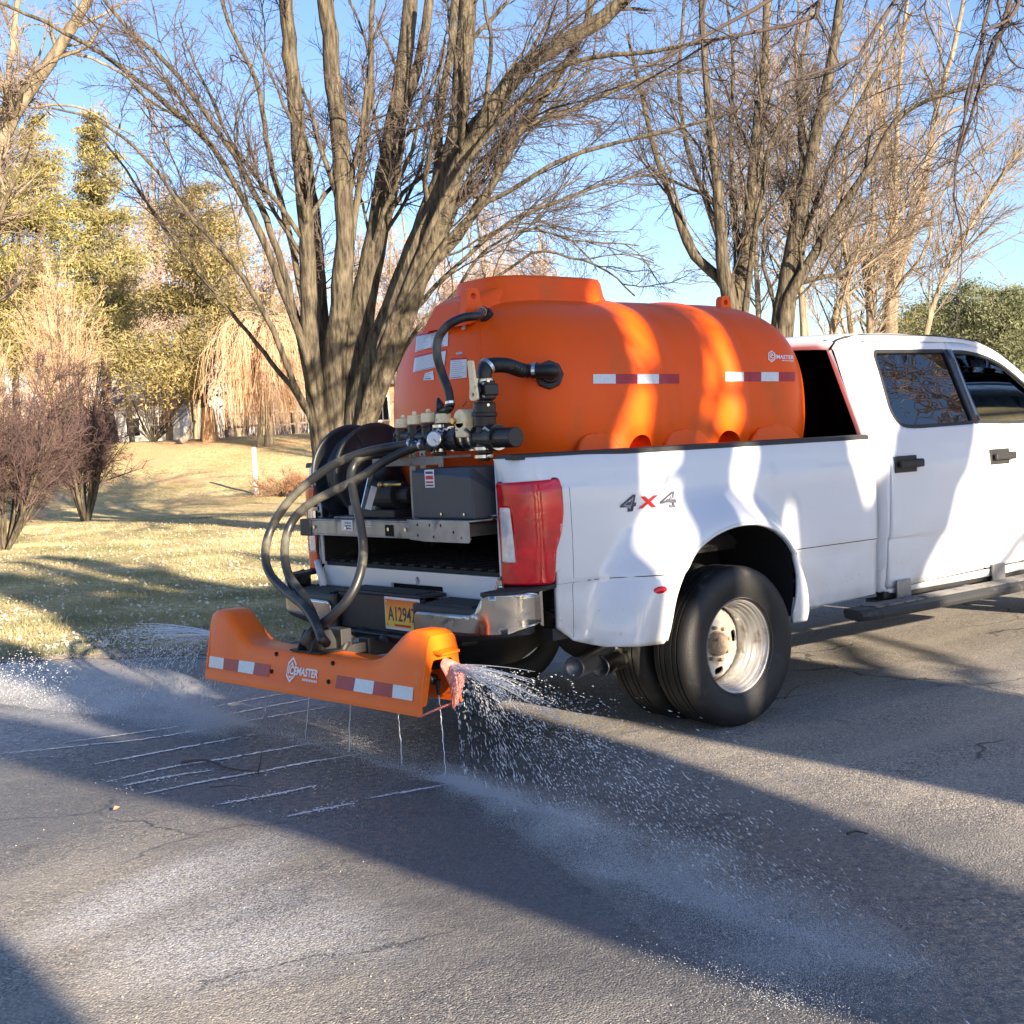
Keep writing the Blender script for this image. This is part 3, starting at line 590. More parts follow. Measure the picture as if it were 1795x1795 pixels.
# --- a near tree whose branches hang into the top right corner
D3 = 13.5
tr_b = Vector((14.5, -3.5, 0))
near = [([tr_b, tr_b + Vector((-.1, .1, 3)), tr_b + Vector((-.8, .6, 6)), tr_b + Vector((-2.2, 1.4, 9))], [.32, .26, .2, .1]),
        ([tr_b + Vector((-.2, .2, 3.5)), tr_b + Vector((-1.2, .6, 5)), at_depth(1830, -120, 14), at_depth(1752, -20, 13.5), at_depth(1738, 60, 13.4), at_depth(1716, 130, 13.4), at_depth(1702, 215, 13.4), at_depth(1688, 310, 13.4), at_depth(1686, 400, 13.4), at_depth(1682, 500, 13.4), at_depth(1660, 590, 13.4)], [.12, .09, .040, .028, .022, .017, .013, .009, .006, .003]),
        ([tr_b + Vector((-.4, .3, 4.5)), at_depth(1850, -160, 14), at_depth(1640, -60, 13), at_depth(1560, 20, 12.8), at_depth(1500, 110, 12.6), at_depth(1400, 135, 12.5), at_depth(1290, 190, 12.4)], [.12, .05, .035, .022, .015, .010, .004]),
        ([tr_b + Vector((-.4, .3, 5)), at_depth(1800, -260, 14), at_depth(1460, -60, 13), at_depth(1440, 20, 12.8), at_depth(1350, 60, 12.6), at_depth(1250, 70, 12.5), at_depth(1150, 120, 12.4), at_depth(1060, 170, 12.4)], [.12, .06, .03, .022, .018, .014, .008, .004]),
        ([tr_b + Vector((-.4, .3, 4.2)), at_depth(1900, -60, 14), at_depth(1795, 35, 13.2), at_depth(1745, 60, 13), at_depth(1700, 240, 13), at_depth(1660, 260, 13), at_depth(1600, 235, 13), at_depth(1540, 200, 13)], [.09, .04, .02, .014, .010, .008, .006, .003]),
        ([tr_b + Vector((-.4, .3, 4.2)), at_depth(1760, -150, 14), at_depth(1745, 0, 13.3), at_depth(1715, 160, 13.3), at_depth(1690, 250, 13.3), at_depth(1690, 330, 13.3), at_depth(1650, 250, 13.2), at_depth(1600, 260, 13.)][:6], [.09, .03, .02, .014, .010, .004]),
        ([tr_b + Vector((-.3, .2, 4)), at_depth(1900, -300, 14), at_depth(1300, -60, 12), at_depth(1240, 40, 12), at_depth(1236, 140, 12), at_depth(1246, 230, 12), at_depth(1249, 330, 12)], [.1, .05, .018, .012, .009, .006, .003]),
        ([tr_b + Vector((-.3, .2, 4)), at_depth(1900, -200, 14), at_depth(1520, -80, 12.4), at_depth(1320, 10, 12.2), at_depth(1210, 80, 12), at_depth(1090, 140, 12), at_depth(990, 130, 12)], [.1, .05, .026, .020, .014, .009, .003])]
lvn = [dict(K=260, S=4, t0=.42, t1=1., ang=(20, 65), lf=.16, N=8, up=-.05, wob=.40, rf=.6, rmin=.0032, lmin=.4, lmax=1.3),
       dict(K=2200, S=3, t0=.1, t1=1., ang=(25, 70), lf=.5, N=5, up=-.01, wob=.4, rf=.6, rmin=.0022, lmin=.15, lmax=.5),
       dict(K=2500, S=3, t0=.1, t1=1., ang=(25, 70), lf=.5, N=3, up=.0, wob=.4, rf=.6, rmin=.0018, lmin=.06, lmax=.2)]
bare_tree('overhanging_tree', 'dark bare branches hanging into the top right corner in front of the other trees', near, lvn, M['darktwig'], M['darktwig'], 61, base=tr_b, sides=8, N=40, crook=.07)

# --- bare trees out of the picture on the sunny side: their shadows lie across the truck and the driveway
def shade_tree(label, stems, seed, Y0, K=(40, 200, 700)):
    ss = []
    for pts, rads in stems:
        ss.append(([Vector((x, Y0 + dy, h + (.25 if h > 1 else 0))) for x, h, dy in [(q + (0,))[:3] for q in pts]], rads))
    lvs = [dict(K=K[0], S=5, t0=.66, t1=1., ang=(20, 50), lf=.33, N=7, up=.03, wob=.25, rf=.5, rmin=.015, lmin=.8, lmax=3.),
           dict(K=K[1], S=3, t0=.2, t1=1., ang=(25, 60), lf=.5, N=5, up=.02, wob=.3, rf=.55, rmin=.008, lmin=.4, lmax=1.4),
           dict(K=K[2], S=3, t0=.2, t1=1., ang=(25, 60), lf=.5, N=4, up=.02, wob=.3, rf=.55, rmin=.005, lmin=.3, lmax=.9)]
    return bare_tree('shade_tree', label, ss, lvs, M['bark'], M['twig'], seed, group='bare trees shading the driveway from the sunny side', sides=10)
shade_tree('bare tree on the sunny side whose shadow band crosses under the spray bar', [
    ([(-2.46, 0), (-2.46, 1.2), (-2.44, 2.2), (-2.10, 2.75), (-1.90, 3.35), (-1.93, 3.95), (-1.66, 4.85), (-1.48, 5.4), (-1.40, 7.6)], [.49, .48, .47, .48, .52, .54, .53, .47, .26]),
    ([(-2.5, 1.4), (-2.55, 2.2), (-2.75, 2.8), (-2.92, 3.5), (-3.1, 5.), (-3.2, 7)], [.42, .42, .38, .32, .28, .12]),
    ([(-2.6, 1.9), (-3.2, 3.0), (-3.9, 3.8), (-4.3, 4.8), (-4.6, 6)], [.3, .26, .24, .18, .08])], 71, -12)
shade_tree('bare tree on the sunny side whose three stems shade the bed and the doors', [
    ([(-.35, 0), (-.55, 1.6), (-.98, 2.7), (-1.08, 3.35), (-1.03, 3.95), (-.93, 4.25), (-.80, 4.88), (-.73, 5.2), (-.55, 6.2), (-.4, 7.6)], [.6, .5, .22, .175, .165, .18, .205, .21, .22, .12]),
    ([(-.30, 0), (-.4, 1.6), (-.56, 2.7), (-.55, 3.35), (-.53, 3.95), (-.30, 4.35), (-.05, 4.7), (.1, 5.6), (.3, 7.4)], [.6, .5, .30, .16, .16, .2, .25, .26, .14]),
    ([(-.25, 0), (-.2, 1.6), (-.05, 2.6), (.05, 3.35), (.0, 3.95), (-.08, 4.5), (-.10, 5.2), (.1, 6.4), (.2, 7.8)], [.6, .56, .46, .34, .30, .29, .30, .30, .16]),
    ([(-.1, 1.2), (.1, 2.5), (.42, 3.45), (.92, 4.15), (1.42, 4.8), (1.9, 5.5), (2.3, 6.8)], [.5, .46, .36, .36, .30, .22, .1]),
    ([(-1.0, 3.6), (-.85, 4.1), (-.62, 4.55), (-.50, 5.0), (-.46, 5.8)], [.05, .045, .04, .03, .02]),
    ([(-1.9, 3.4), (-1.5, 4.0), (-1.1, 4.3), (-.7, 4.9), (-.5, 5.5)], [.05, .045, .04, .035, .025]),
    ([(-.55, 3.2), (-.75, 3.6), (-.80, 4.3), (-.95, 4.9)], [.045, .04, .032, .025]),
    ([(-.2, 4.6), (-.45, 4.75), (-.8, 4.72), (-1.2, 4.95)], [.04, .035, .03, .02]),
    ([(-.3, 4.1), (-.6, 4.5), (-1.05, 4.75), (-1.5, 5.2)], [.06, .05, .04, .03]),
    ([(.3, 2.9), (1.2, 3.25), (2.0, 3.75), (2.7, 4.0), (3.4, 4.6)], [.06, .05, .045, .035, .02]),
    ([(.3, 2.8), (1.1, 2.95), (1.7, 3.3), (2.2, 3.9), (2.5, 4.8)], [.05, .042, .036, .03, .02])], 72, -12.4)
shade_tree('bare tree on the sunny side whose shadow fills the lower left of the driveway', [
    ([(-5.1, 0), (-5.1, 1.6), (-5.1, 2.6), (-5.1, 3.6), (-5.0, 5), (-4.7, 7)], [.64, .62, .58, .42, .28, .1]),
    ([(-5.2, 1.2), (-5.7, 2.6), (-6.4, 4.), (-6.8, 5.5)], [.5, .42, .3, .1])], 73, -12.2)

# --- background haze of thin trees: one mesh shared by individual trees
def rand_tree_meshes(seed, H, n_st, K1, K2, K3, spread=.22, thick=1., droop=0.):
    g = np.random.default_rng(seed); P, Rr = [], []
    for i in range(n_st):
        a = g.random() * 6.28; d = Vector((math.cos(a), math.sin(a), 0)) * spread * H * (g.random() ** .7)
        pts = [Vector((0, 0, 0)) + d * .04, d * .2 + Vector((0, 0, H * .25)), d * .6 + Vector((0, 0, H * .6)), d + Vector((0, 0, H * (.8 + .2 * g.random())))]
        r0 = .016 * H * thick / (n_st ** .4); a_, b_ = resample(pts, [r0, r0*.8, r0*.5, r0*.15], 14); P.append(a_); Rr.append(b_)
    P = np.array(P); Rr = np.array(Rr); tr = tube_batch(P, Rr, 6)
    b1, q1 = children(P, Rr, K1, g, t0=.25, ang=(20, 50), lf=.36, N=7, up=.08 - droop, wob=.25, rf=.5, rmin=.014, lmin=.6, lmax=5)
    b2, q2 = children(b1, q1, K2, g, t0=.1, ang=(20, 60), lf=.5, N=5, up=.04 - droop, wob=.3, rf=.55, rmin=.010, lmin=.4, lmax=2.2)
    b3, q3 = children(b2, q2, K3, g, t0=.1, ang=(20, 65), lf=.55, N=3, up=.02 - droop, wob=.3, rf=.6, rmin=.010, lmin=.25, lmax=1.1)
    return np_mesh(*tr), np_mesh(*merge([tube_batch(b1, q1, 3), tube_batch(b2, q2, 3), tube_batch(b3, q3, 3)]))
def set_tree(name, label, meshes, mts, px, base_y, D, scale, rot=0., group=None, cat='tree'):
    p = at_depth(px, base_y, D); p.z = float(rise(p.x, p.y))
    root = thing(name, label, cat, p, rot, group); root.scale = (scale,) * 3
    for nm, me, mt_ in zip(('trunk', 'branches'), meshes, mts):
        o = bpy.data.objects.new(nm, me); COL.objects.link(o); o.parent = root
        if nm in MASSES: o['kind'] = 'stuff'
        if not me.materials: me.materials.append(mt_)
    return root
FT = [rand_tree_meshes(81, 14, 3, 50, 460, 3400), rand_tree_meshes(82, 14, 2, 45, 420, 3400, .16), rand_tree_meshes(83, 12, 5, 60, 460, 3200, .3)]
farpos = [(235, 62, 1.0, 'behind the two left evergreens'), (300, 70, 1.25, 'seen between the two groups of evergreens'), (345, 66, 1.1, 'right behind the bushy middle evergreen'),
          (420, 72, 1.05, 'above the weeping tree'), (465, 66, .95, 'behind the weeping tree, left of the maple'), (520, 75, 1.0, 'showing between the left maple stems'),
          (700, 60, .75, 'low behind the right stems of the maple'), (760, 62, .85, 'above the tank\'s rear corner'), (820, 66, .95, 'left of the tank\'s lifting lug'), (880, 70, 1.05, 'above the manway of the tank'),
          (950, 72, .9, 'right above the manway of the tank'), (1040, 75, .62, 'low over the middle of the tank'), (30, 60, 1.05, 'behind the orange tan shrub'), (640, 70, .9, 'behind the maple trunk')]
for i, (px, D, s_, where) in enumerate(farpos):
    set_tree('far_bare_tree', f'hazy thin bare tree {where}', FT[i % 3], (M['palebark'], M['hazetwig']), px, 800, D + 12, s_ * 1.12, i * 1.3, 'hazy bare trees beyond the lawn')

for i, (x, y, s_) in enumerate([(16, -7.2, .9), (25, -13.5, 1.), (14.5, -9.9, .8)]):
    root = thing('bare_tree', ['nearest of the bare trees mirrored in the truck windows', 'farthest of the bare trees mirrored in the truck windows', 'low spreading bare tree mirrored in the truck windows'][i], 'tree', (x, y, 0), i * 1.7, 'bare trees mirrored in the truck windows'); root.scale = (s_,) * 3
    for nm, me, mt_ in zip(('trunk', 'branches'), FT[(1, 0, 2)[i]], (M['palebark'], M['hazetwig'])):
        o = bpy.data.objects.new(nm, me); COL.objects.link(o); o.parent = root
        if nm in MASSES: o['kind'] = 'stuff'
# --- evergreens
def evergreen(name, label, px, base_y, D, H, W, mt_, seed, n=9000, low=.12, leaf=.16, group=None, irr=.5, shape=1.0):
    g = np.random.default_rng(seed); p = at_depth(px, base_y, D); p.z = float(rise(p.x, p.y)); root = thing(name, label, 'evergreen tree', p, g.random() * 6, group)
    V, F = tube_batch(np.array([[(.1*math.sin(k), .1*math.cos(2*k), H*k/11) for k in range(12)]]), np.array([[.016*H*(1 - .9*k/11) + .02 for k in range(12)]]), 8)
    tr = link('trunk', np_mesh(V, F), M['bark'], root, smooth=True)
    nb = 130; hh = low + (1-low) * g.random(nb) ** .9; a = g.random(nb) * 6.283; prof = np.clip(1 - hh, .03, 1) ** (.75 * shape) * (.65 + .7 * g.random(nb)); 
    lump = 1 + irr * 1.3 * np.sin(a * 2 + hh * 9 + seed) * .5 + irr * .4 * np.sin(a*3 - hh*14)
    L = W * prof * lump; P = np.empty((nb, 6, 3))
    for k in range(6):
        s = k / 5; P[:, k, 0] = np.cos(a) * L * s; P[:, k, 1] = np.sin(a) * L * s; P[:, k, 2] = hh * H + L * (.25 * s - .12 * s * s) + g.normal(size=nb) * .04
    bw = tube_batch(P, np.linspace(.05, .012, 6)[None, :] * np.ones((nb, 1)), 3)
    link('limbs', np_mesh(*bw), M['bark'], root)
    pi = g.choice(nb, n, p=L / L.sum()); s = .25 + .8 * g.random(n) ** .8; i = np.minimum((s * 5).astype(int), 4); q = np.clip(s * 5 - i, 0, 1.3)[:, None]
    c = P[pi, i] * (1-q) + P[pi, i+1] * q; sp = (L[pi] * .16 + .12)[:, None]; c = c + g.normal(size=(n, 3)) * sp * np.array([1, 1, .55])
    d = g.normal(size=(n, 3)); d += np.stack([np.cos(a[pi]), np.sin(a[pi]), np.full(n, .35)], 1) * .9; d /= np.linalg.norm(d, axis=1, keepdims=True)
    n_ = n; u = np.cross(d, g.normal(size=(n, 3))); u /= np.linalg.norm(u, axis=1, keepdims=True) + 1e-9
    ls = leaf * (.5 + g.random(n))[:, None]; wv = ls * .13
    V = np.stack([c - u * wv, c + d * ls * .5 - u * wv * 1.2 + 0, c + d * ls, c + u * wv], 1).reshape(-1, 3); F = np.arange(n * 4).reshape(n, 4)
    link('crown', np_mesh(V, F), mt_, root)
    return root
evergreen('pine_tree', 'airy olive evergreen, the leftmost of the tall ones over the shrubs', 92, 782, 66, 16.0, 3.3, M['pine2'], 91, 34000, .18, .19, shape=.8)
evergreen('pine_tree', 'yellow green pointed evergreen, tallest beside the airy olive one', 198, 782, 68, 16.4, 2.5, M['pine3'], 92, 42000, .22, .18, shape=.7)
evergreen('pine_tree', 'bushy evergreen with a dark trunk left of the weeping tree', 360, 778, 60, 11.2, 2.95, M['pine'], 93, 46000, .16, .17, irr=.9, shape=.55)
evergreen('pine_tree', 'small olive evergreen at the left edge behind the tan shrub', 10, 782, 64, 12.4, 3.4, M['pine2'], 94, 30000, .25, .19, irr=.8, shape=.6)
for i, (px, D, H, W, lab) in enumerate([(1612, 68, 4.6, 2.6, 'brownish evergreen above the rear door of the cab'), (1672, 74, 4.4, 3.3, 'low round evergreen above the front door'), (1735, 72, 4.7, 3.6, 'dark evergreen above the windshield pillar'), (1790, 70, 5.2, 3.2, 'tallest dark evergreen at the right edge'), (1850, 74, 5.2, 4, 'dark evergreen past the right edge'), (1700, 62, 5.2, 3., 'evergreen seen through the open front window'), (1770, 60, 4.8, 3., 'low evergreen seen through the far front window')]):
    evergreen('evergreen_tree', lab, px, 760, D, H, W, M['farpine'] if i else M['pine2'], 100 + i, 26000, .0, .14, 'dark evergreens beyond the cab', shape=.45)

# --- weeping tree
def willow():
    g = np.random.default_rng(5); D = 44.; p = at_depth(472, 796, 56.); p.z = float(rise(p.x, p.y)); root = thing('weeping_tree', 'orange tan weeping tree with hanging strands beside the split rail fence', 'tree', p); root.scale = (56 / 44,) * 3
    k_ = D / F_PX; H = 250 * k_
    st_ = [([Vector((0, 0, 0)), Vector((.1, 0, H*.3)), Vector((.0, .1, H*.6)), Vector((.2, 0, H*.95))], [.17, .13, .1, .03]),
           ([Vector((-.3, .1, 0)), Vector((-.15, .1, H*.3)), Vector((-.5, .1, H*.6)), Vector((-1.2, 0, H*.85))], [.1, .09, .07, .02])]
    SP, SR = zip(*[resample(a, b, 16) for a, b in st_]); SP = np.array(SP); SR = np.array(SR)
    link('trunk', np_mesh(*tube_batch(SP, SR, 8)), M['palebark'], root, smooth=True)
    n = 60; P = np.empty((n, 9, 3)); a = g.random(n) * 6.283; h0 = H * (.42 + .5 * g.random(n)); L = 1.95 * (.25 + .85 * g.random(n))
    for k in range(9):
        s = k / 8; P[:, k] = np.stack([np.cos(a) * L * s, np.sin(a) * L * s, h0 + L * (.55 * s - .75 * s * s)], 1)
    link('branches', np_mesh(*tube_batch(P, np.linspace(.04, .012, 9)[None] * np.ones((n, 1)), 4)), M['palebark'], root)
    m_ = 1900; pi = g.integers(0, n, m_); s = .15 + .85 * g.random(m_); i = np.minimum((s * 8).astype(int), 7); q = (s * 8 - i)[:, None]; c = P[pi, i] * (1-q) + P[pi, i+1] * q
    Q = np.empty((m_, 7, 3)); dr = g.normal(size=(m_, 3)) * .22; dr[:, 2] = 0; fall = np.minimum(c[:, 2] - .55 - 1.3 * g.random(m_) ** 2, .7 + 2.0 * g.random(m_)); fall = np.maximum(fall, .3)
    out = np.stack([np.cos(a[pi]), np.sin(a[pi])], 1) * (.15 + .4 * g.random(m_))[:, None]
    for k in range(7):
        t = k / 6; Q[:, k] = c + dr * t; Q[:, k, 2] -= fall * (t ** 1.25) - .12 * math.sin(t * 3); Q[:, k, :2] += out * math.sin(t * 1.6) + g.normal(size=(m_, 2)) * .025
    link('strands', np_mesh(*tube_batch(Q, np.linspace(.008, .0045, 7)[None] * np.ones((m_, 1)), 3)), M['willow'], root)
willow()

# --- shrubs
def shrub(name, label, px, base_y, D, H, W, mt_, seed, ns=22, K=(160, 1200, 5500), lean=(0, 0), rstem=.03, cat='shrub', flat=.0):
    g = np.random.default_rng(seed); p = at_depth(px, base_y, D); p.z = float(rise(p.x, p.y)); root = thing(name, label, cat, p)
    P, Rr = [], []
    right = Vector((_r.x, _r.y, 0)).normalized()
    for i in range(ns):
        a = g.random() * 6.28; q = W * math.sqrt(g.random()); d = Vector((math.cos(a) * q, math.sin(a) * q, 0)) + right * lean[0]
        h = H * (.55 + .45 * g.random()) * (1 - .25 * (q / W) ** 2)
        b = Vector((math.cos(a), math.sin(a), 0)) * .18
        A_, B_ = resample([b * .4, b + d * .22 + Vector((0, 0, h * .3)), d * .6 + Vector((0, 0, h * .65)), d + Vector((0, 0, h))], [rstem, rstem*.75, rstem*.5, .008], 14); P.append(A_); Rr.append(B_)
    P = np.array(P); Rr = np.array(Rr)
    b1, q1 = children(P, Rr, K[0], g, t0=.2, ang=(15, 45), lf=.42, N=7, up=.05, wob=.3, rf=.6, rmin=.005, lmin=.4, lmax=2.2)
    b2, q2 = children(b1, q1, K[1], g, t0=.1, ang=(20, 55), lf=.5, N=5, up=.03, wob=.3, rf=.5, rmin=.0032, lmin=.25, lmax=1.)
    b3, q3 = children(b2, q2, K[2], g, t0=.1, ang=(20, 65), lf=.6, N=3, up=.02, wob=.3, rf=.7, rmin=.0026, lmin=.12, lmax=.5)
    link('stems', np_mesh(*tube_batch(P, Rr, 6)), M['bark'], root, smooth=True)
    link('branches', np_mesh(*merge([tube_batch(b1, q1, 3), tube_batch(b2, q2, 3), tube_batch(b3, q3, 3)])), mt_, root)
    return root
shrub('bare_shrub', 'large dark purple brown shrub with bare fanning stems at the left edge', 5, 955, 24., 4.3, 2.0, M['purple'], 121, 30, (300, 2600, 12000), rstem=.035)
shrub('bare_shrub', 'purple grey bare tree with forked grey stems on the lawn beside the large shrub', 150, 905, 36., 4.4, 2.0, M['purple'], 122, 10, (200, 1900, 8500), lean=(.35, 0), rstem=.06)
shrub('tan_shrub', 'tall orange tan shrub of upright twigs behind the dark shrubs', 118, 800, 50., 9.2, 2.1, M['tan'], 123, 46, (300, 2300, 9500), rstem=.03)
shrub('tan_shrub', 'wide tan thicket at the far left edge', -40, 800, 48., 6.6, 2.3, M['tan'], 124, 26, (160, 1200, 5500), rstem=.03)
shrub('dry_brush', 'low reddish dry brush pile on the lawn beside the tail lamp', 500, 872, 43., .62, 1.1, M['brush'], 125, 40, (120, 700, 2500), rstem=.01)
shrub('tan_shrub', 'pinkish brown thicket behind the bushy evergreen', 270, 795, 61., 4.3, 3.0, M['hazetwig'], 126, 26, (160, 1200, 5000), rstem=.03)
for i, (px, D, h) in enumerate([(1440, 44, 3.2), (1500, 44, 3.4), (1400, 46, 3.2), (1560, 46, 3.2)]):
    shrub('tan_shrub', ['tan brush left of the crossing pale stems above the cab', 'tan brush under the straight dark stem above the cab', 'tan brush beside the leaning dark trunk', 'tan brush at the foot of the tallest pale trunk'][i], px, 790, D, h * .88, 1.6, M['tan'], 130 + i, 18, (90, 600, 2200), rstem=.03)
# far wood line, one mass
def woodline():
    g = np.random.default_rng(9); V = []; K = 5200
    px = g.uniform(-250, 2050, K); D = g.uniform(98, 132, K); P = np.empty((K, 4, 3))
    hh = g.uniform(1.5, 6.5, K) * (1 + .25 * np.sin(px * .013) + .2 * np.sin(px * .031))
    for k in range(K):
        p = at_depth(px[k], 780, D[k]); z = float(rise(p.x, p.y)); l_ = g.normal(size=2) * .5
        for j in range(4): P[k, j] = (p.x + l_[0] * j / 3, p.y + l_[1] * j / 3, z - .2 + hh[k] * j / 3)
    b1, q1 = children(P, np.full((K, 4), .03), 9000, g, t0=.3, ang=(20, 55), lf=.45, N=3, up=.05, rf=.6, rmin=.022, lmin=.5, lmax=2.5)
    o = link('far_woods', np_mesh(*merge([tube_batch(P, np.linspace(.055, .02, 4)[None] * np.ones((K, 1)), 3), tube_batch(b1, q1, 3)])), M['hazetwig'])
    tag(o, 'hazy brown line of bare woods far behind the lawn', 'woods', kind='stuff')
woodline()

# ---------------------------------------------------------------- lawn details, fence, post, houses
def grass():
    g = np.random.default_rng(3); n = 250000
    px = g.uniform(-20, 1000, n); D = 10.2 + 24 * g.random(n) ** 1.6
    d = np.array([(tuple(ray(a, 850))) for a in (0, 1)]); r0 = np.array(tuple(ray(0, 850))); r1 = np.array(tuple(ray(1000, 850)))
    dirs = r0[None] + (r1 - r0)[None] * (px / 1000)[:, None]; p = np.array([CX, CY])[None] + dirs[:, :2] * D[:, None]
    p += g.normal(size=p.shape) * .03
    ok = p[:, 1] > lawn_edge(p[:, 0]) + .10 * rnoise(p[:, 0], 1.2) + .05 * rnoise(p[:, 0], 5, 3) + .04 * g.normal(size=n); p = p[ok]; n = len(p)
    z = rise(p[:, 0], p[:, 1]) + .015; h = (.02 + .035 * g.random(n)) * (1 + .5 * np.sin(p[:, 0] * 2.3) * np.sin(p[:, 1] * 1.7)); a = g.random(n) * 6.283; wv = .004 + .003 * g.random(n)
    b = np.stack([p[:, 0], p[:, 1], z], 1); s = np.stack([np.cos(a) * wv, np.sin(a) * wv, 0 * a], 1); t = np.stack([g.normal(size=n) * .025, g.normal(size=n) * .025, h], 1)
    V = np.stack([b - s, b + s, b + t], 1).reshape(-1, 3)
    o = link('grass', np_mesh(V, np.arange(3 * n).reshape(n, 3)), M['grassblade']); tag(o, 'short dormant yellow green grass blades on the near lawn', 'grass', kind='stuff')
    n = 15000; px = g.uniform(-20, 1900, n); D = 10.4 + 22 * g.random(n) ** 1.3; dirs = r0[None] + (r1 - r0)[None] * (px / 1000)[:, None]; p = np.array([CX, CY])[None] + dirs[:, :2] * D[:, None]
    ok = p[:, 1] > lawn_edge(p[:, 0]) - .15 + .5 * abs(g.normal(size=n)) ** 2; p = p[ok]; n = len(p); z = rise(p[:, 0], p[:, 1]) + .05
    a = g.random(n) * 6.283; L = .009 + .020 * g.random(n); u = np.stack([np.cos(a), np.sin(a), g.normal(size=n) * .4], 1) * L[:, None]; v = np.stack([-np.sin(a), np.cos(a), g.normal(size=n) * .4], 1) * L[:, None] * .6
    b = np.stack([p[:, 0], p[:, 1], z], 1); V = np.stack([b - u, b + v + np.array([0, 0, .01]), b + u, b - v], 1).reshape(-1, 3)
    o = link('fallen_leaves', np_mesh(V, np.arange(4 * n).reshape(n, 4)), M['leaf']); tag(o, 'dry pale leaves scattered over the near lawn', 'leaves', kind='stuff')
grass()
def ground_at(px, D):
    p = at_depth(px, 800, D); p.z = float(rise(p.x, p.y)); return p
p = ground_at(445, 44); mb = MB(); mb.cyl(p - Vector((0, 0, .1)), p + Vector((.01, 0, 1.50)), .085, .080, 14); mb.cyl(p + Vector((.01, 0, 1.50)), p + Vector((.01, 0, 1.56)), .080, .05, 14)
o = mb.build('marker_post', M['whitepost'], smooth=False, bev=.004); tag(o, 'slim white post standing alone on the sunny lawn', 'post')
# split rail fence
def fence():
    base = ground_at(440, 62); root = thing('rail_fence', 'weathered split rail fence behind the weeping tree', 'fence', base)
    P = [ground_at(x, 62 + k * .3) for k, x in enumerate((400, 436, 480, 524, 556))]
    for p in P:
        mb = MB(); mb.box((-.07, -.07, -.1), (.08, .08, 1.35), Matrix.Translation(p) @ Matrix.Rotation(.4, 4, 'Z')); mb.build('post', M['wood'], root)
    for a, b in zip(P, P[1:]):
        for h in (.5, 1.1):
            mb = MB(); mb.cyl(a + Vector((0, 0, h + random.uniform(-.06, .06))), b + Vector((0, 0, h + random.uniform(-.06, .06))), .05, .045, 6); mb.build('rail', M['wood'], root)
    log = MB(); a = ground_at(318, 58.5); b = ground_at(345, 59); log.tube([a + Vector((0, 0, .15)), (a+b)/2 + Vector((0, 0, .35)), b + Vector((0, 0, 1.0))], [.17, .15, .08], 8)
    o = log.build('fallen_log', M['wood'], smooth=True); tag(o, 'pale fallen log leaning against the trunk of the bushy evergreen', 'log')
    st2 = MB(); c = ground_at(370, 59.5); st2.lathe([(.40, -.1), (.34, .5), (.30, 1.1), (.26, 1.5), (0, 1.56)], c, (0, 0, 1), 12)
    o = st2.build('tree_stump', mat('orange_brown_stump', (.50, .30, .16), .9, var=.3, scale=5, bump=.6, bscale=12), smooth=True); tag(o, 'orange brown stump beside the bushy evergreen', 'stump')
fence()
def house(label, px0, px1, D, H, RH, wins, wallm, seed=0):
    a, b = ground_at(px0, D), ground_at(px1, D); t = (b - a); t.z = 0; Wd = t.length; t.normalize(); nrm = Vector((t.y, -t.x, 0)); base = a.copy()
    if nrm.dot(CAM - a) < 0: nrm = -nrm
    root = thing('house', label, 'house', base); X = Matrix((( t.x, -nrm.x, 0, base.x), (t.y, -nrm.y, 0, base.y), (0, 0, 1, base.z), (0, 0, 0, 1)))
    mb = MB(); mb.box((0, 0, -.3), (Wd, 7, H), X); mb.build('wall', wallm, root)
    mb = MB(); mb.add([X @ Vector(q) for q in ((-.4, -.5, H), (Wd+.4, -.5, H), (Wd+.4, 3.5, H+RH), (-.4, 3.5, H+RH), (Wd+.4, 7.5, H), (-.4, 7.5, H), (-.4, -.5, H-.16), (Wd+.4, -.5, H-.16), (Wd+.4, 7.5, H-.16), (-.4, 7.5, H-.16))], [(0,1,2,3), (3,2,4,5), (0,3,5), (1,4,2), (6,7,1,0), (8,9,5,4), (6,0,5,9), (7,8,4,1), (6,9,8,7)]); mb.build('roof', M['roofing'], root)
    for (x0, z0, x1, z1) in wins:
        mb = MB(); 
        for q in ((x0-.1, z0-.1, x1+.1, z0), (x0-.1, z1, x1+.1, z1+.1), (x0-.1, z0, x0, z1), (x1, z0, x1+.1, z1), ((x0+x1)/2-.03, z0, (x0+x1)/2+.03, z1)): mb.box((q[0], -.08, q[1]), (q[2], .02, q[3]), X)
        f = mb.build('window', M['whitepost'], root); g_ = MB(); g_.box((x0, -.03, z0), (x1, 0.005, z1), X); g_.build('pane', M['dark'], f)
    return root
house('grey roofed brick house partly hidden between the maple trunk and the tank', 655, 830, 78, 3.0, 2.1, [(.35, .8, 1.0, 2.1), (2.2, .9, 3.2, 2.1)], M['brick'])
house('pale house glimpsed behind the purple shrub at the left', 205, 318, 92, 3.2, 2.3, [(.8, .9, 1.7, 2.1), (2.6, .9, 3.4, 2.1)], M['siding'])

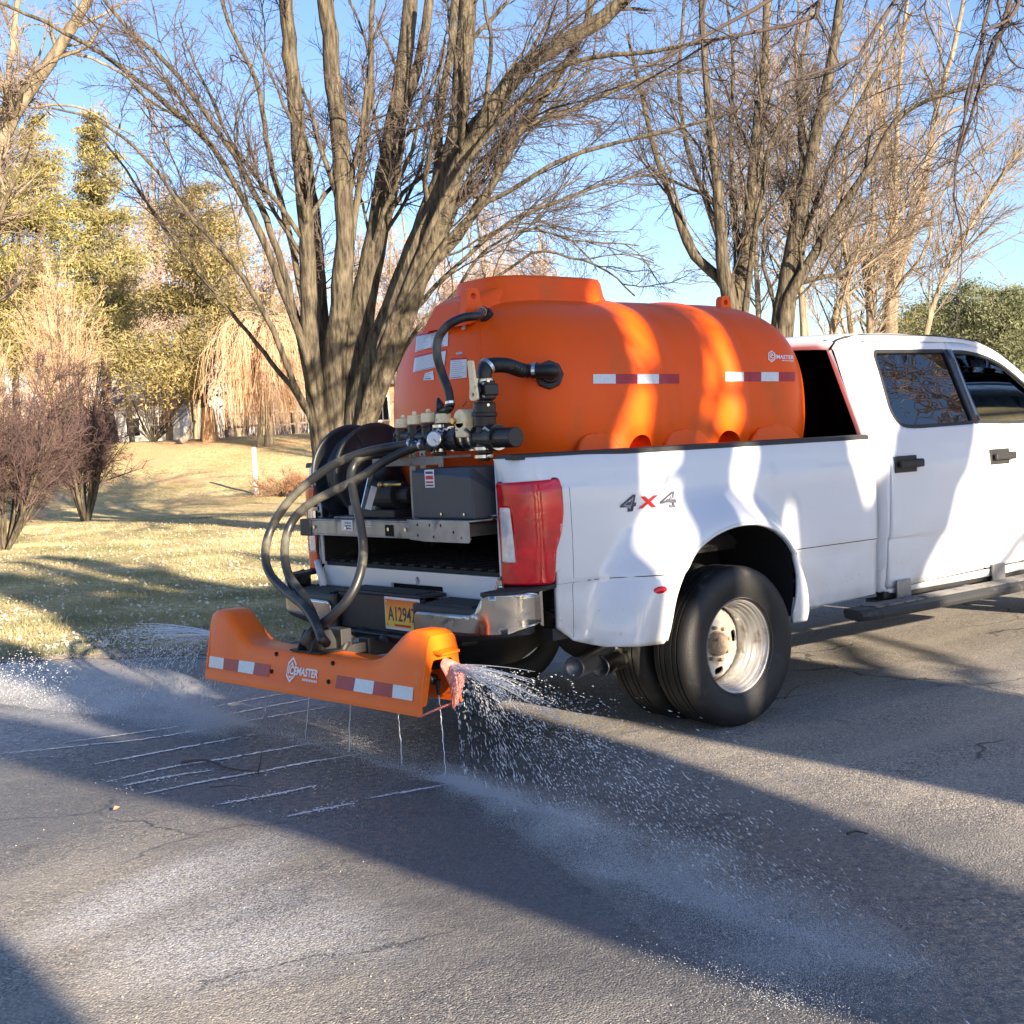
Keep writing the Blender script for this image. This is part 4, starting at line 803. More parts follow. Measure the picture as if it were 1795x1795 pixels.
# ================================================================ pickup truck
truck = thing('pickup_truck', 'white four door dual wheel pickup truck carrying the orange tank', 'pickup truck')
def half_w(z):
    return float(np.interp(z, [.44, .50, .58, .70, .80, .806, .83, 1.0, 1.16, 1.24, 1.255, 1.34, 1.385, 1.42, 1.95], [.955, .975, .985, .990, .992, 1.002, 1.004, 1.008, 1.006, 1.003, .996, .985, .970, .965, .755]))
def flare(x, z):
    """outward bulge over the dual rear wheels"""
    if x > .78 or x < -1.0: return 0.
    dx = (x - .02) / (.70 if x > .02 else .93); dz = (z - .46) / .74
    q = math.hypot(dx, max(dz, 0)) if z > .46 else abs(dx)
    inner = .72
    t = (1 - q) / (1 - inner); t = max(0, min(1, t)); s = t * t * (3 - 2 * t)
    # the front end drops off sharply
    e = max(0, min(1, (.735 - x) / .05)); e = e * e * (3 - 2 * e)
    return .175 * s * e
RC = .13                                   # rear corner radius
XR = -1.20
def box_map(sgn, off=0.):
    """(u, z): u runs along the side (u = x), round the rear corner and across the rear face"""
    def f(u, z):
        W = half_w(z); x1 = XR + RC; L = RC * math.pi / 2
        if u >= x1: x, y, nx, ny = u, W + flare(u, z), 0., 1.
        elif u >= x1 - L:
            a = (x1 - u) / RC; x = x1 - RC * math.sin(a); y = W - RC + RC * math.cos(a); nx, ny = -math.sin(a), math.cos(a)
        else: x, y, nx, ny = XR, W - RC - (x1 - L - u), -1., 0.
        return (x + nx * off, sgn * (y + ny * off), z)
    return f
UE = XR + RC - RC * math.pi / 2             # u where the rear face begins
UIN = UE - .052                             # u of the tailgate opening's edge
arch = [(.415, .49), (.44, .60), (.44, .73), (.395, .86), (.31, .935), (.20, .98), (.07, 1.0), (-.07, .99), (-.20, .955), (-.31, .895), (-.385, .80), (-.45, .68), (-.50, .49)]
arch = [(p.x, p.y) for p in spline([(a, b, 0) for a, b in arch], 4)]
def bedside(sgn, name='bed_side'):
    out = [(UIN, .86), (UIN, 1.385), (1.335, 1.385), (1.335, .50), (.87, .485), (.74, .47), (.70, .455), (.43, .455)] + arch + [(-.515, .475), (-.80, .49), (-.93, .53), (-1.03, .60), (-1.035, .86)]
    me = sheet(out, step=.035, fn=box_map(sgn)); orient(me, (0, sgn, 0))
    o = link(name, me, M['paint'], truck, smooth=True, solid=.018); return o
sides = {}
for sgn in (-1, 1):
    s = bedside(sgn); sides[sgn] = s
    # rolled lip round the wheel opening
    f = box_map(sgn); lip = MB(); lip.tube([Vector(f(u, z)) + Vector((0, -sgn * .004, 0)) for u, z in arch], .010, 6); lip.build('arch_lip', M['paint'], s, smooth=True)
    # the seam line along the bed side and the fuel door edge
    mb = MB(); mb.tube([Vector(f(u, .803)) - Vector((0, sgn * .001, 0)) for u in np.linspace(-1.02, 1.33, 60) if not -.46 < u < .44], .0016, 4)
    # lamp
    lampo = [(UIN + .004, .815), (UIN + .004, 1.275), (-1.0, 1.283), (-.992, 1.26), (-.992, 1.12), (-1.01, 1.04), (-1.045, .965), (-1.05, .93), (-1.06, .825), (-1.08, .812)]
    lampo = roundpoly(lampo, .018)
    revo = roundpoly([(UIN + .010, .915), (UIN + .010, 1.165), (UE + .028, 1.165), (UE + .045, .915)], .01)
    me = sheet(lampo, [revo], .022, box_map(sgn, .016)); orient(me, (-1, sgn, 0)); lamp = link('tail_lamp', me, M['red'], truck, smooth=True, solid=.016)
    me = sheet(revo, [], .03, box_map(sgn, .014)); orient(me, (-1, 0, 0)); link('reversing_lens', me, M['lens'], lamp, smooth=True, solid=.01)
    for z in (.93, .96, .99, 1.02, 1.05, 1.08, 1.11, 1.14):     # ribs inside the clear lens
        rb = MB(); rb.tube([Vector(box_map(sgn, .0155)(u, z)) for u in np.linspace(UIN + .016, UE + .028, 6)], .0025, 4); rb.build('lens_rib', M['lens'], lamp)
    rim_ = MB(); rim_.tube([Vector(box_map(sgn, .006)(u, z)) for u, z in lampo + lampo[:1]], .0065, 5, caps=False); rim_.build('lamp_gasket', M['black'], lamp, smooth=True)
    # rail cap
    cap = MB(); cap.tube([Vector((XR + .01, sgn * .87, 1.392)), Vector((XR + .10, sgn * .90, 1.394)), Vector((0, sgn * .905, 1.395)), Vector((1.33, sgn * .905, 1.39))], .001, 4)
    cm = MB(); pr = [(-.062, -.004), (-.058, .010), (-.045, .016), (.045, .016), (.058, .010), (.063, -.012)]
    pts = [(XR + .004, .865), (XR + .05, .885), (XR + .14, .908), (-.3, .911), (.5, .911), (1.33, .911)]
    V = [Vector((x, sgn * (y + a), 1.388 + b)) for x, y in pts for a, b in pr]; n_ = len(pr)
    cm.add(V, [(i*n_+j, i*n_+j+1, (i+1)*n_+j+1, (i+1)*n_+j) for i in range(len(pts)-1) for j in range(n_-1)] + [tuple(range(n_)), tuple(range((len(pts)-1)*n_, len(pts)*n_))])
    cm.build('rail_cap', M['black'], s, smooth=False)
    # inner bed wall and rear post return
    mb = MB(); mb.box((XR + .012, sgn * .79 - .012, .86), (1.31, sgn * .79 + .012, 1.385)); mb.build('bed_wall', M['bedmat'], truck)
    mb = MB(); mb.box((XR + .003, sgn * .800 - .013, .845), (XR + .06, sgn * .800 + .013, 1.378)); mb.build('post_return', M['paint'], truck, bev=.004)
    # wheel well: dark liner arching over the tyres
    mb = MB(); a_ = [(u, z) for u, z in arch]; V = []
    for u, z in a_: V += [(u, sgn * 1.13, z + .004), (u * 1.02, sgn * .62, z + .02)]
    mb.add(V, [(2*i, 2*i+1, 2*i+3, 2*i+2) for i in range(len(a_)-1)]); mb.add([(u * 1.02, sgn * .62, z) for u, z in a_], [tuple(range(len(a_)))])
    mb.build('wheel_well', M['dark'], truck, solid=.01)
    # side marker
    f = box_map(sgn, .004); me = sheet(ellipse(-.545, .735, .040, .017, 20), [], .03, f); orient(me, (0, sgn, 0)); mk = link('side_marker', me, M['red'], truck, smooth=True, solid=.006)
    me = sheet(ellipse(.60, .745, .020, .016, 16), [], .03, f); orient(me, (0, sgn, 0)); link('side_marker', me, M['amber'], truck, smooth=True, solid=.006)
# bed floor, front wall, tail sill
mb = MB(); mb.box((XR + .02, -.78, .835), (1.31, .78, .86))
bf = mb.build('bed_floor', M['bedmat'], truck)
for k in range(14):
    y = -.72 + k * .111; mb = MB(); mb.box((XR + .03, y, .8605), (1.29, y + .055, .872)); mb.build('floor_rib', M['bedmat'], bf, bev=.003)
mb = MB(); mb.box((1.30, -.80, .86), (1.333, .80, 1.37)); mb.build('bed_front_wall', M['bedmat'], truck)
sill_o = [(-.775, .715), (-.775, .842), (.775, .842), (.775, .715)]
hole1 = ellipse(-.125, .795, .018, .022, 14); hole2 = roundpoly([(-.34, .742), (-.34, .776), (.12, .776), (.12, .742)], .008)
me = sheet(sill_o, [hole1, hole2], .1, lambda u, v: (XR - .002, u, v)); orient(me, (-1, 0, 0)); sill = link('tail_sill', me, M['paint'], truck, solid=.02)
mb = MB(); mb.box((XR + .03, -.4, .72), (XR + .05, .2, .82)); mb.build('sill_recess', M['dark'], sill)
mb = MB(); mb.box((XR - .006, -.33, .744), (XR + .006, .11, .752)); mb.build('sill_bracket', M['rust'], sill)
for y in (-.83, -.30, .3, .83): pass
# strikers and hinges on the posts
for sgn in (-1, 1):
    mb = MB(); mb.cyl((XR - .004, sgn * .79, 1.12), (XR - .03, sgn * .79, 1.12), .013, n=10); mb.build('latch_striker', M['clamp'], truck)
    mb = MB(); mb.cyl((XR - .01, sgn * .80, .80), (XR - .03, sgn * .80, .80), .010, n=10); mb.box((XR - .012, sgn * .80 - .022, .775), (XR - .001, sgn * .80 + .022, .83)); mb.build('hinge_pin', M['clamp'], truck)
# loose white wiring plug and cable hanging at the left post
mb = MB(); mb.tube(spline([(XR - .01, .70, 1.05), (XR - .03, .77, 1.02), (XR - .03, .80, .93), (XR - .02, .79, .86), (XR - .04, .78, .83)], 6), .006, 6); mb.build('cable', mat('red_black_cable', (.22, .03, .02), .5), truck, smooth=True)
mb = MB(); mb.cyl((XR - .03, .80, .865), (XR - .05, .70, .70), .019, .021, 10); mb.build('cable_sleeve', M['label'], truck, smooth=True)

# ---- rear bumper
def bump_x(y, z):
    a = abs(y); x = -1.405 + .035 * (y / 1.0) ** 2
    if a > .86: t = min(1, (a - .86) / .17); x += .20 * (1 - math.sqrt(max(0, 1 - t * t)))
    return x
def bmap(off=0.):
    def f(y, z):
        x = bump_x(y, z); e = .004; dx = (bump_x(y + e, z) - bump_x(y - e, z)) / (2 * e); n = Vector((-1, dx, 0)).normalized()
        return (x + n.x * off, y + n.y * off, z)
    return f
bumper = bpy.data.objects.new('rear_bumper', None)
def side_profile(s):
    return [(s*.385, .575), (s*.385, .665), (s*.41, .685), (s*.80, .690), (s*.845, .705), (s*.885, .770), (s*.92, .782), (s*1.03, .785), (s*1.03, .640), (s*.99, .612), (s*.60, .585)]
mb = MB()
core = link('rear_bumper', orient(sheet(roundpoly([(-1.028, .60), (-1.028, .80), (-.90, .80), (-.84, .72), (-.36, .72), (-.36, .535), (.36, .535), (.36, .72), (.84, .72), (.90, .80), (1.028, .80), (1.028, .60), (.6, .545), (-.6, .545)], .01), [], .045, bmap(-.004)), (-1, 0, 0)), M['black'], truck, smooth=True, solid=.03)
for s in (-1, 1):
    me = sheet(roundpoly(side_profile(s), .012), [], .03, bmap(.010)); orient(me, (-1, 0, 0)); link('chrome_face', me, M['chrome'], core, smooth=True, solid=.012)
    # end wrap running forward beside the box
    e = MB(); pts = [Vector(bmap(.008)(s * 1.03, .64))]
    e.add([(bump_x(s*1.03, 0) - .002, s * 1.034, .64), (bump_x(s*1.03, 0) - .002, s * 1.034, .785), (-1.15, s * 1.032, .79), (-1.15, s * 1.032, .63)], [(0, 1, 2, 3)]); e.build('bumper_end', M['chrome'], core, solid=.012)
    tp = MB(); ys = np.linspace(s * .875, s * 1.03, 8)
    V = [(bump_x(y, 0) - .004, y, .797) for y in ys] + [(-1.06, y, .812) for y in ys]; tp.add(V, [(i, i+1, 9+i, 8+i) for i in range(7)]); tp.build('corner_pad', M['pad'], core, solid=.02, bev=.004)
    st_ = MB(); ys = np.linspace(s * .40, s * .87, 12); V = [(bump_x(y, 0) + .004, y, .706) for y in ys] + [(-1.215, y, .722) for y in ys]; st_.add(V, [(i, i+1, 13+i, 12+i) for i in range(11)]); sp_ = st_.build('step_pad', M['pad'], core, solid=.02)
    for k in range(7):
        x = -1.375 + k * .022; rb = MB(); rb.box((x, min(s*.44, s*.80), .715 + k * .0018), (x + .009, max(s*.44, s*.80), .728 + k * .0018)); rb.build('pad_rib', M['pad'], sp_, bev=.002)
    ep = MB(); ep.box((-1.23, min(s*.40, s*1.0), .62), (-1.21, max(s*.4, s*1.0), .73)); ep.build('bumper_back', M['dark'], core)
mb = MB(); mb.box((-1.36, -.38, .55), (-1.33, .38, .735)); mb.box((-1.40, -.38, .53), (-1.20, .38, .552)); mb.build('plate_recess', M['black'], core, bev=.008)
mb = MB(); mb.box((-1.37, -.38, .735), (-1.21, .38, .752)); mb.build('centre_pad', M['pad'], core, bev=.006)
for k in range(5):
    mb = MB(); x = -1.35 + k * .027; mb.box((x, -.32, .752), (x + .012, .32, .7585)); mb.build('pad_rib', M['pad'], core, bev=.002)
# licence plate
plate = MB(); PX = -1.372; plate.box((PX, -.40 + .02, .575), (PX + .004, -.075, .735)); 
pl = plate.build('licence_plate', M['label'], truck, bev=.003)
def plate_mat():
    mt = mat('licence_plate_print', (.8, .45, .05), .4); n = mt.node_tree.nodes; l = mt.node_tree.links; b = n['Principled BSDF']
    tc = n.new('ShaderNodeTexCoord'); sx = n.new('ShaderNodeSeparateXYZ'); l.new(tc.outputs['Object'], sx.inputs[0])
    mr = n.new('ShaderNodeMapRange'); l.new(sx.outputs[2], mr.inputs[0]); mr.inputs[1].default_value = .59; mr.inputs[2].default_value = .72
    cr = n.new('ShaderNodeValToRGB'); l.new(mr.outputs[0], cr.inputs[0]); e = cr.color_ramp.elements; e[0].position = 0; e[0].color = (.75, .62, .10, 1); e[1].position = 1; e[1].color = (.75, .15, .02, 1)
    k = cr.color_ramp.elements.new(.45); k.color = (.92, .50, .05, 1); l.new(cr.outputs[0], b.inputs['Base Color']); return mt
mb = MB(); mb.box((PX - .002, -.372, .588), (PX - .0005, -.083, .724)); mb.build('plate_print', plate_mat(), pl)
def text_mesh(body, size, ext=.001, bold=0.):
    cu = bpy.data.curves.new('t', 'FONT'); cu.body = body; cu.size = size; cu.extrude = ext; cu.align_x = 'CENTER'; cu.align_y = 'CENTER'; cu.offset = bold; cu.resolution_u = 3
    ob = bpy.data.objects.new('t', cu); COL.objects.link(ob); dg = bpy.context.evaluated_depsgraph_get(); me = bpy.data.meshes.new_from_object(ob.evaluated_get(dg)); bpy.data.objects.remove(ob); bpy.data.curves.remove(cu); return me
# lettering on the rear faces reads with -Y to the right: map text x -> -Y, y -> Z, z -> -X
T_REAR = Matrix(((0, 0, -1, 0), (-1, 0, 0, 0), (0, 1, 0, 0), (0, 0, 0, 1)))
me = text_mesh('A12947', .088, .0006, .001); me.transform(Matrix.Translation((PX - .003, -.228, .650)) @ T_REAR @ Matrix.Diagonal((.86, 1.12, 1, 1))); put('plate_number', me, M['ink'], pl)
mb = MB()
for y in (-.36, -.10):
    for z in (.60, .713): mb.cyl((PX - .005, y, z), (PX - .001, y, z), .006, n=8)
mb.build('plate_bolts', M['clamp'], pl)
mb = MB(); mb.box((PX - .0026, -.30, .594), (PX - .002, -.16, .604)); mb.build('plate_caption', M['redprint'], pl)
# receiver tube under the bumper and frame rails, axle, exhausts
mb = MB(); mb.box((-1.46, -.045, .445), (-1.0, .045, .535)); mb.build('hitch_receiver', M['black'], truck, bev=.006)
mb = MB(); mb.box((-1.22, -.50, .50), (-1.12, .50, .57)); mb.build('hitch_crossbar', M['black'], truck, bev=.01)
for s in (-1, 1):
    mb = MB(); mb.box((-1.15, s*.43 - .035, .60), (5.2, s*.43 + .035, .80)); mb.build('frame_rail', M['black'], truck, bev=.01)
mb = MB(); mb.cyl((0, -1.0, .395), (0, 1.0, .395), .055, n=16); mb.lathe([(.06, -.16), (.15, -.09), (.175, 0), (.15, .09), (.06, .16)], (0, 0, .395), (0, 1, 0), 20); mb.build('rear_axle', M['black'], truck, smooth=True)
for s in (-1, 1):
    mb = MB()
    for k in range(4): mb.tube(spline([(-.72, s*.50, .62), (-.4, s*.50, .50 - .012*k), (0, s*.50, .47 - .012*k), (.4, s*.50, .50 - .012*k), (.72, s*.50, .60)], 4), .010, 6)
    mb.build('leaf_spring', M['black'], truck, smooth=True)
    mb = MB(); mb.cyl((-.15, s*.40, .33), (-.35, s*.36, .72), .03, n=12); mb.build('shock_absorber', M['frame'], truck, smooth=True)
ex = MB()
for k, (px_, py_) in enumerate(((1008, 1170), (1052, 1168))):
    p = on_y(px_, py_, -.78 - .0 * k)
    ex = MB(); ex.lathe([(.052, .34), (.052, 0), (.055, -.004), (.046, -.004), (.045, .12), (0, .12)], p + Vector((0, 0, 0)), (.93, .28, .05), 22); ex.build('exhaust_tip', M['chrome'] if k else M['galv'], truck, smooth=True)
mb = MB(); mb.tube(spline([(-.45, -.60, .50), (.1, -.62, .62), (.6, -.50, .55), (2.5, -.5, .5)], 6), .045, 12); mb.build('exhaust_pipe', M['galv'], truck, smooth=True)
mb = MB(); mb.lathe([(.0, -.32), (.20, -.30), (.34, -.2), (.38, -.11), (.38, .0), (.24, .03), (.2, .03)], (-.72, .0, .62), (0, 0, 1), 36); mb.build('spare_wheel', M['rubber'], truck, smooth=True)
mb = MB(); mb.box((1.5, -.78, .45), (3.2, -.30, .70)); mb.build('fuel_tank', M['black'], truck, bev=.03)
mb = MB(); mb.box((1.0, -.90, .50), (3.45, .90, .56)); mb.build('cab_floor', M['dark'], truck)
# mud guard bottom behind the box corner
mb = MB(); mb.box((-1.05, -.97, .545), (-.93, -.90, .60)); mb.build('corner_bracket', M['black'], truck)

# ---- wheels
def wheel_meshes():
    tb = MB(); r = .399
    prof = [(.232, -.100), (.262, -.118), (.318, -.130), (.360, -.126), (.384, -.110), (.394, -.095), (.3985, -.080)]
    g_ = []
    for a, b in ((-.062, -.052), (-.030, -.022), (.000, .0), (.022, .030), (.052, .062)):
        if a != b: g_ += [(.3990, a), (.389, a + .001), (.389, b - .001), (.3990, b)]
        else: g_ += [(.3995, a)]
    prof = prof + g_ + [(q[0], -q[1]) for q in prof[::-1]]
    tb.lathe(prof, (0, 0, 0), (0, -1, 0), 84); t = tb.mesh()
    # rim: lip, barrel, deep dish (outer side is -Y)
    rb = MB(); rb.lathe([(.240, .112), (.243, .104), (.238, .096), (.226, .091), (.223, .082), (.219, .078), (.219, .066), (.210, .058), (.209, .040), (.203, .034), (.202, .012), (.196, .004), (.195, -.016), (.189, -.024), (.188, -.060), (.20, -.10), (.236, -.108)], (0, 0, 0), (0, -1, 0), 64); rim = rb.mesh()
    return t, rim
TY, RIM = wheel_meshes()
def disc_mesh(dish):
    """wheel disc with eight hand holes, mapped to a dished cone"""
    def f(u, v):
        rr = math.hypot(u, v); h = np.interp(rr, [.0, .10, .125, .168, .180, .192], [dish + .010, dish + .008, dish + .0, dish - .004, dish - .012, dish - .03]); return (u, -h, v)
    holes = []
    for k in range(4):
        a = k * math.pi / 2 + .16; c, s = math.cos(a), math.sin(a); hp = roundpoly([(-.017, -.030), (.017, -.030), (.017, .030), (-.017, .030)], .014)
        holes.append([(.142 * c + p[0] * c - p[1] * s, .142 * s + p[0] * s + p[1] * c) for p in hp])
    return sheet(ellipse(0, 0, .193, .193, 56), holes, .03, f)
DISC_OUT = orient(disc_mesh(-.062), (0, -1, 0)); DISC_IN = orient(disc_mesh(.075), (0, -1, 0))
hb = MB(); hb.lathe([(0, .055), (.045, .053), (.058, .040), (.064, .010), (.070, -.02), (.098, -.022), (.102, -.05)], (0, 0, 0), (0, -1, 0), 28); HUB = hb.mesh()
nb_ = MB()
NUT = MB().cyl((0, .006, 0), (0, -.030, 0), .0125, .0095, 6).mesh()
wheel_first = None
def wheel(x, y, outer, side, disc, z=.395, hub=True):
    """side: -1 right, +1 left; the outside of the wheel looks away from the truck"""
    w_ = bpy.data.objects.new('wheel', None); COL.objects.link(w_); w_.parent = truck; w_.location = (x, y, z); w_.rotation_euler = (0, 0, 0 if side < 0 else math.pi)
    for nm, me, mt_ in (('tyre', TY, M['rubber']), ('rim', RIM, M['steelwheel'])):
        if not me.materials: me.materials.append(mt_)
        me.polygons.foreach_set('use_smooth', [True] * len(me.polygons)); o = bpy.data.objects.new(nm, me); COL.objects.link(o); o.parent = w_
        md = o.modifiers.new('edge', 'EDGE_SPLIT'); md.split_angle = R(50 if nm == 'tyre' else 28)
    if disc is not None:
        if not disc.materials: disc.materials.append(M['steelwheel'])
        o = bpy.data.objects.new('wheel_disc', disc); COL.objects.link(o); o.parent = w_
        md = o.modifiers.new('s', 'SOLIDIFY'); md.thickness = .008
        if hub:
            dz = .062 if disc is DISC_OUT else -.07
            if not HUB.materials: HUB.materials.append(M['rust']); HUB.polygons.foreach_set('use_smooth', [True] * len(HUB.polygons))
            o = bpy.data.objects.new('hub', HUB); COL.objects.link(o); o.parent = w_; o.location = (0, dz, 0)
            if not NUT.materials: NUT.materials.append(M['rust'])
            for k in range(8):
                o = bpy.data.objects.new('lug_nut', NUT); COL.objects.link(o); o.parent = w_; a = k * math.pi / 4 + .2; o.location = (.084 * math.cos(a), dz - .0, .084 * math.sin(a))
    return w_
for side in (-1, 1):
    wheel(0, side * 1.045, True, side, DISC_OUT); wheel(0, side * .735, False, side, DISC_OUT, hub=False)
    wheel(4.47, side * .93, True, side, DISC_IN)

# ---- cab
CR = .13; XC = 1.405
def cab_map(sgn, off=0.):
    def f(u, z):
        W = half_w(z); x1 = XC + CR; L = CR * math.pi / 2
        # top edge rolls over into the roof
        if u >= x1: x, y, nx, ny = u, W, 0., 1.
        else:
            a = min(1., (x1 - u) / L) * math.pi / 2; x = x1 - CR * math.sin(a); y = W - CR + CR * math.cos(a); nx, ny = -math.sin(a), math.cos(a)
        if x > 2.5 and z > 1.42: y -= .10 * ((x - 2.5) / .9) ** 2 * min(1, (z - 1.42) / .5)
        if x > 3.5: y -= .02 * (x - 3.5)
        return (x + nx * off, sgn * (y + ny * off), z)
    return f
UC = XC + CR - CR * math.pi / 2
rear_door = roundpoly([(1.455, .515, .03), (1.470, .80, 0), (1.492, 1.20, .0), (1.500, 1.36, .1), (1.545, 1.62, .1), (1.552, 1.85, .1), (1.566, 1.945, .05), (2.418, 1.945, .01), (2.440, 1.43, .02), (2.452, 1.20, .1), (2.436, .83, .1), (2.424, .54, .02)], .02)
front_door = roundpoly([(2.430, .54, .02), (2.442, .83, .1), (2.458, 1.20, .1), (2.446, 1.43, .02), (2.424, 1.945, .01), (2.62, 1.942, .1), (2.90, 1.90, .2), (3.12, 1.81, .2), (3.52, 1.47, .05), (3.56, 1.36, .1), (3.54, .56, .05)], .02)
def offset_poly(P, d):
    c = Vector((sum(p[0] for p in P) / len(P), sum(p[1] for p in P) / len(P))); out = []
    N = len(P)
    for i in range(N):
        a, b = Vector(P[i-1]), Vector(P[(i+1) % N]); t = (b - a); 
        if t.length < 1e-6: out.append(P[i]); continue
        t.normalize(); nrm = Vector((t.y, -t.x)); 
        if nrm.dot(Vector(P[i]) - c) < 0 and False: nrm = -nrm
        out.append((P[i][0] + nrm.x * d, P[i][1] + nrm.y * d))
    return out
def area(P): return sum(P[i-1][0] * P[i][1] - P[i][0] * P[i-1][1] for i in range(len(P))) / 2
def grow_poly(P, d): return offset_poly(P, d if area(P) > 0 else -d)
rwin = roundpoly([(1.602, 1.52, .06), (1.640, 1.75, .1), (1.655, 1.895, .05), (2.395, 1.90, .03), (2.405, 1.435, .03), (1.80, 1.425, .1), (1.655, 1.435, .08)], .03)
fwin = roundpoly([(2.462, 1.435, .02), (2.455, 1.895, .03), (2.62, 1.893, .1), (2.88, 1.855, .2), (3.08, 1.775, .2), (3.38, 1.52, .06), (3.40, 1.44, .08), (2.90, 1.418, .2)], .02)
cab_o = roundpoly([(UC, .52, 0), (UC, 1.965, .0), (1.62, 1.985, .1), (2.3, 1.985, .1), (2.75, 1.962, .2), (3.05, 1.89, .2), (3.62, 1.47, .05), (3.66, 1.36, .05), (3.62, .50, .05), (2.6, .485, 0), (1.46, .485, .05)], .02)
def half_w2(z): return half_w(z)
for sgn in (-1, 1):
    me = sheet(cab_o, [grow_poly(rear_door, .005) , grow_poly(front_door, .005)] if False else [grow_poly([p for p in rear_door], .004)], .045, cab_map(sgn)) if False else None
    # the body side behind the doors: frame pieces around a joint opening
    joint = roundpoly([(1.450, .51, .03), (1.465, .80, 0), (1.487, 1.20, 0), (1.495, 1.36, .1), (1.540, 1.62, .1), (1.547, 1.85, .1), (1.562, 1.951, .05), (2.62, 1.948, .1), (2.90, 1.906, .2), (3.125, 1.816, .2), (3.53, 1.472, .05), (3.566, 1.36, .1), (3.545, .552, .05)], .02)
    me = sheet(cab_o, [joint], .045, cab_map(sgn)); orient(me, (0, sgn, 0)); cab = link('cab_side', me, M['paint'], truck, smooth=True, solid=.02)
    # shut lines are backed by a dark liner
    me = sheet(grow_poly(joint, .01), [grow_poly(rwin, -.0) , grow_poly(fwin, -.0)], .06, cab_map(sgn, -.035)); orient(me, (0, sgn, 0)); link('door_liner', me, M['dark'], truck)
    for nm, outl, win, gl in (('rear_door', rear_door, rwin, 'tint'), ('front_door', front_door, fwin, 'glass')):
        me = sheet(outl, [win], .045, cab_map(sgn, .001)); orient(me, (0, sgn, 0)); door = link('door', me, M['paint'], truck, smooth=True, solid=.03)
        door['label'] = ('rear' if gl == 'tint' else 'front') + ' door'
        # black window surround
        ring = grow_poly(win, -.018); me = sheet(grow_poly(win, .003), [ring], .08, cab_map(sgn, .003)); orient(me, (0, sgn, 0)); link('window_trim', me, M['black'], door, solid=.012)
        if not (gl == 'glass' and sgn == -1):
            me = sheet(grow_poly(ring, .004), [], .07, cab_map(sgn, -.012)); orient(me, (0, sgn, 0)); link('window_glass', me, M[gl], door, smooth=True)
        # belt seam, lower character line and handle
        x0 = 1.515 if gl == 'tint' else 2.485
        hz = 1.222; f = cab_map(sgn, .0); W = half_w(hz)
        mb = MB(); mb.box((x0, sgn * (W + .006) - .004, hz - .048), (x0 + .205, sgn * (W + .006) + .004, hz + .048)); hd = mb.build('door_handle', M['black'], door, bev=.012)
        mb = MB(); mb.box((x0 + .012, sgn * (W + .034) - .010, hz - .018), (x0 + .235, sgn * (W + .034) + .010, hz + .020)); mb.box((x0 + .19, sgn * (W + .018) - .018, hz - .022), (x0 + .245, sgn * (W + .018) + .018, hz + .026)); mb.build('handle_bar', M['black'], hd, bev=.008)
    # B pillar applique between the windows
    me = sheet([(2.40, 1.432), (2.388, 1.902), (2.462, 1.902), (2.468, 1.432)], [], .1, cab_map(sgn, .0035)); orient(me, (0, sgn, 0)); link('pillar_trim', M and me, mat('gloss_black_trim', (.01, .01, .012), .12, coat=1.) if sgn < 0 else bpy.data.materials['gloss_black_trim'], truck, smooth=True, solid=.005)
    # running board with brackets
    rbm = MB(); y0, y1 = sgn * 1.02, sgn * 1.20
    sec = [(1.02, .445), (1.03, .462), (1.17, .458), (1.195, .445), (1.205, .425), (1.195, .402), (1.16, .395), (1.03, .41)]
    V = [(x, sgn * a, b) for x in (.98, 1.10, 3.5, 3.62) for a, b in [(q[0] - (.05 if x in (.98, 3.62) and q[0] > 1.1 else 0), q[1]) for q in sec]]; n_ = len(sec)
    rbm.add(V, [(i*n_+j, i*n_+(j+1) % n_, (i+1)*n_+(j+1) % n_, (i+1)*n_+j) for i in range(3) for j in range(n_)] + [tuple(range(n_)), tuple(range(3*n_, 4*n_))]); rb_ = rbm.build('running_board', M['pad'], truck, bev=.004)
    for k in range(6):
        mb = MB(); yy = sgn * (1.045 + k * .022); mb.box((1.10, yy - .004, .459), (3.5, yy + .004, .467)); mb.build('tread_rib', M['frame'], rb_)
    for x in (1.50, 2.48, 3.3):
        mb = MB(); mb.box((x, sgn * 1.0 - .008, .43), (x + .13, sgn * 1.0 + .008, .56)); mb.box((x, min(sgn*.78, sgn*1.05), .425), (x + .13, max(sgn*.78, sgn*1.05), .445)); mb.build('board_bracket', M['galv'], rb_, bev=.004)
    # rocker
    mb = MB(); mb.box((1.44, sgn * .93 - .03, .455), (3.6, sgn * .93 + .03, .50)); mb.build('rocker', M['black'], truck, bev=.01)
    # front fender
    fa = [(4.47 + .47 * math.cos(a), .46 + .47 * math.sin(a)) for a in np.linspace(0, math.pi, 20)]
    me = sheet([(3.665, .50), (3.668, 1.36), (3.72, 1.37), (4.6, 1.34), (5.25, 1.27), (5.33, 1.1), (5.34, .55), (4.96, .46)] + fa + [(3.98, .46)], [], .06, cab_map(sgn)); orient(me, (0, sgn, 0)); link('front_fender', me, M['paint'], truck, smooth=True, solid=.02)
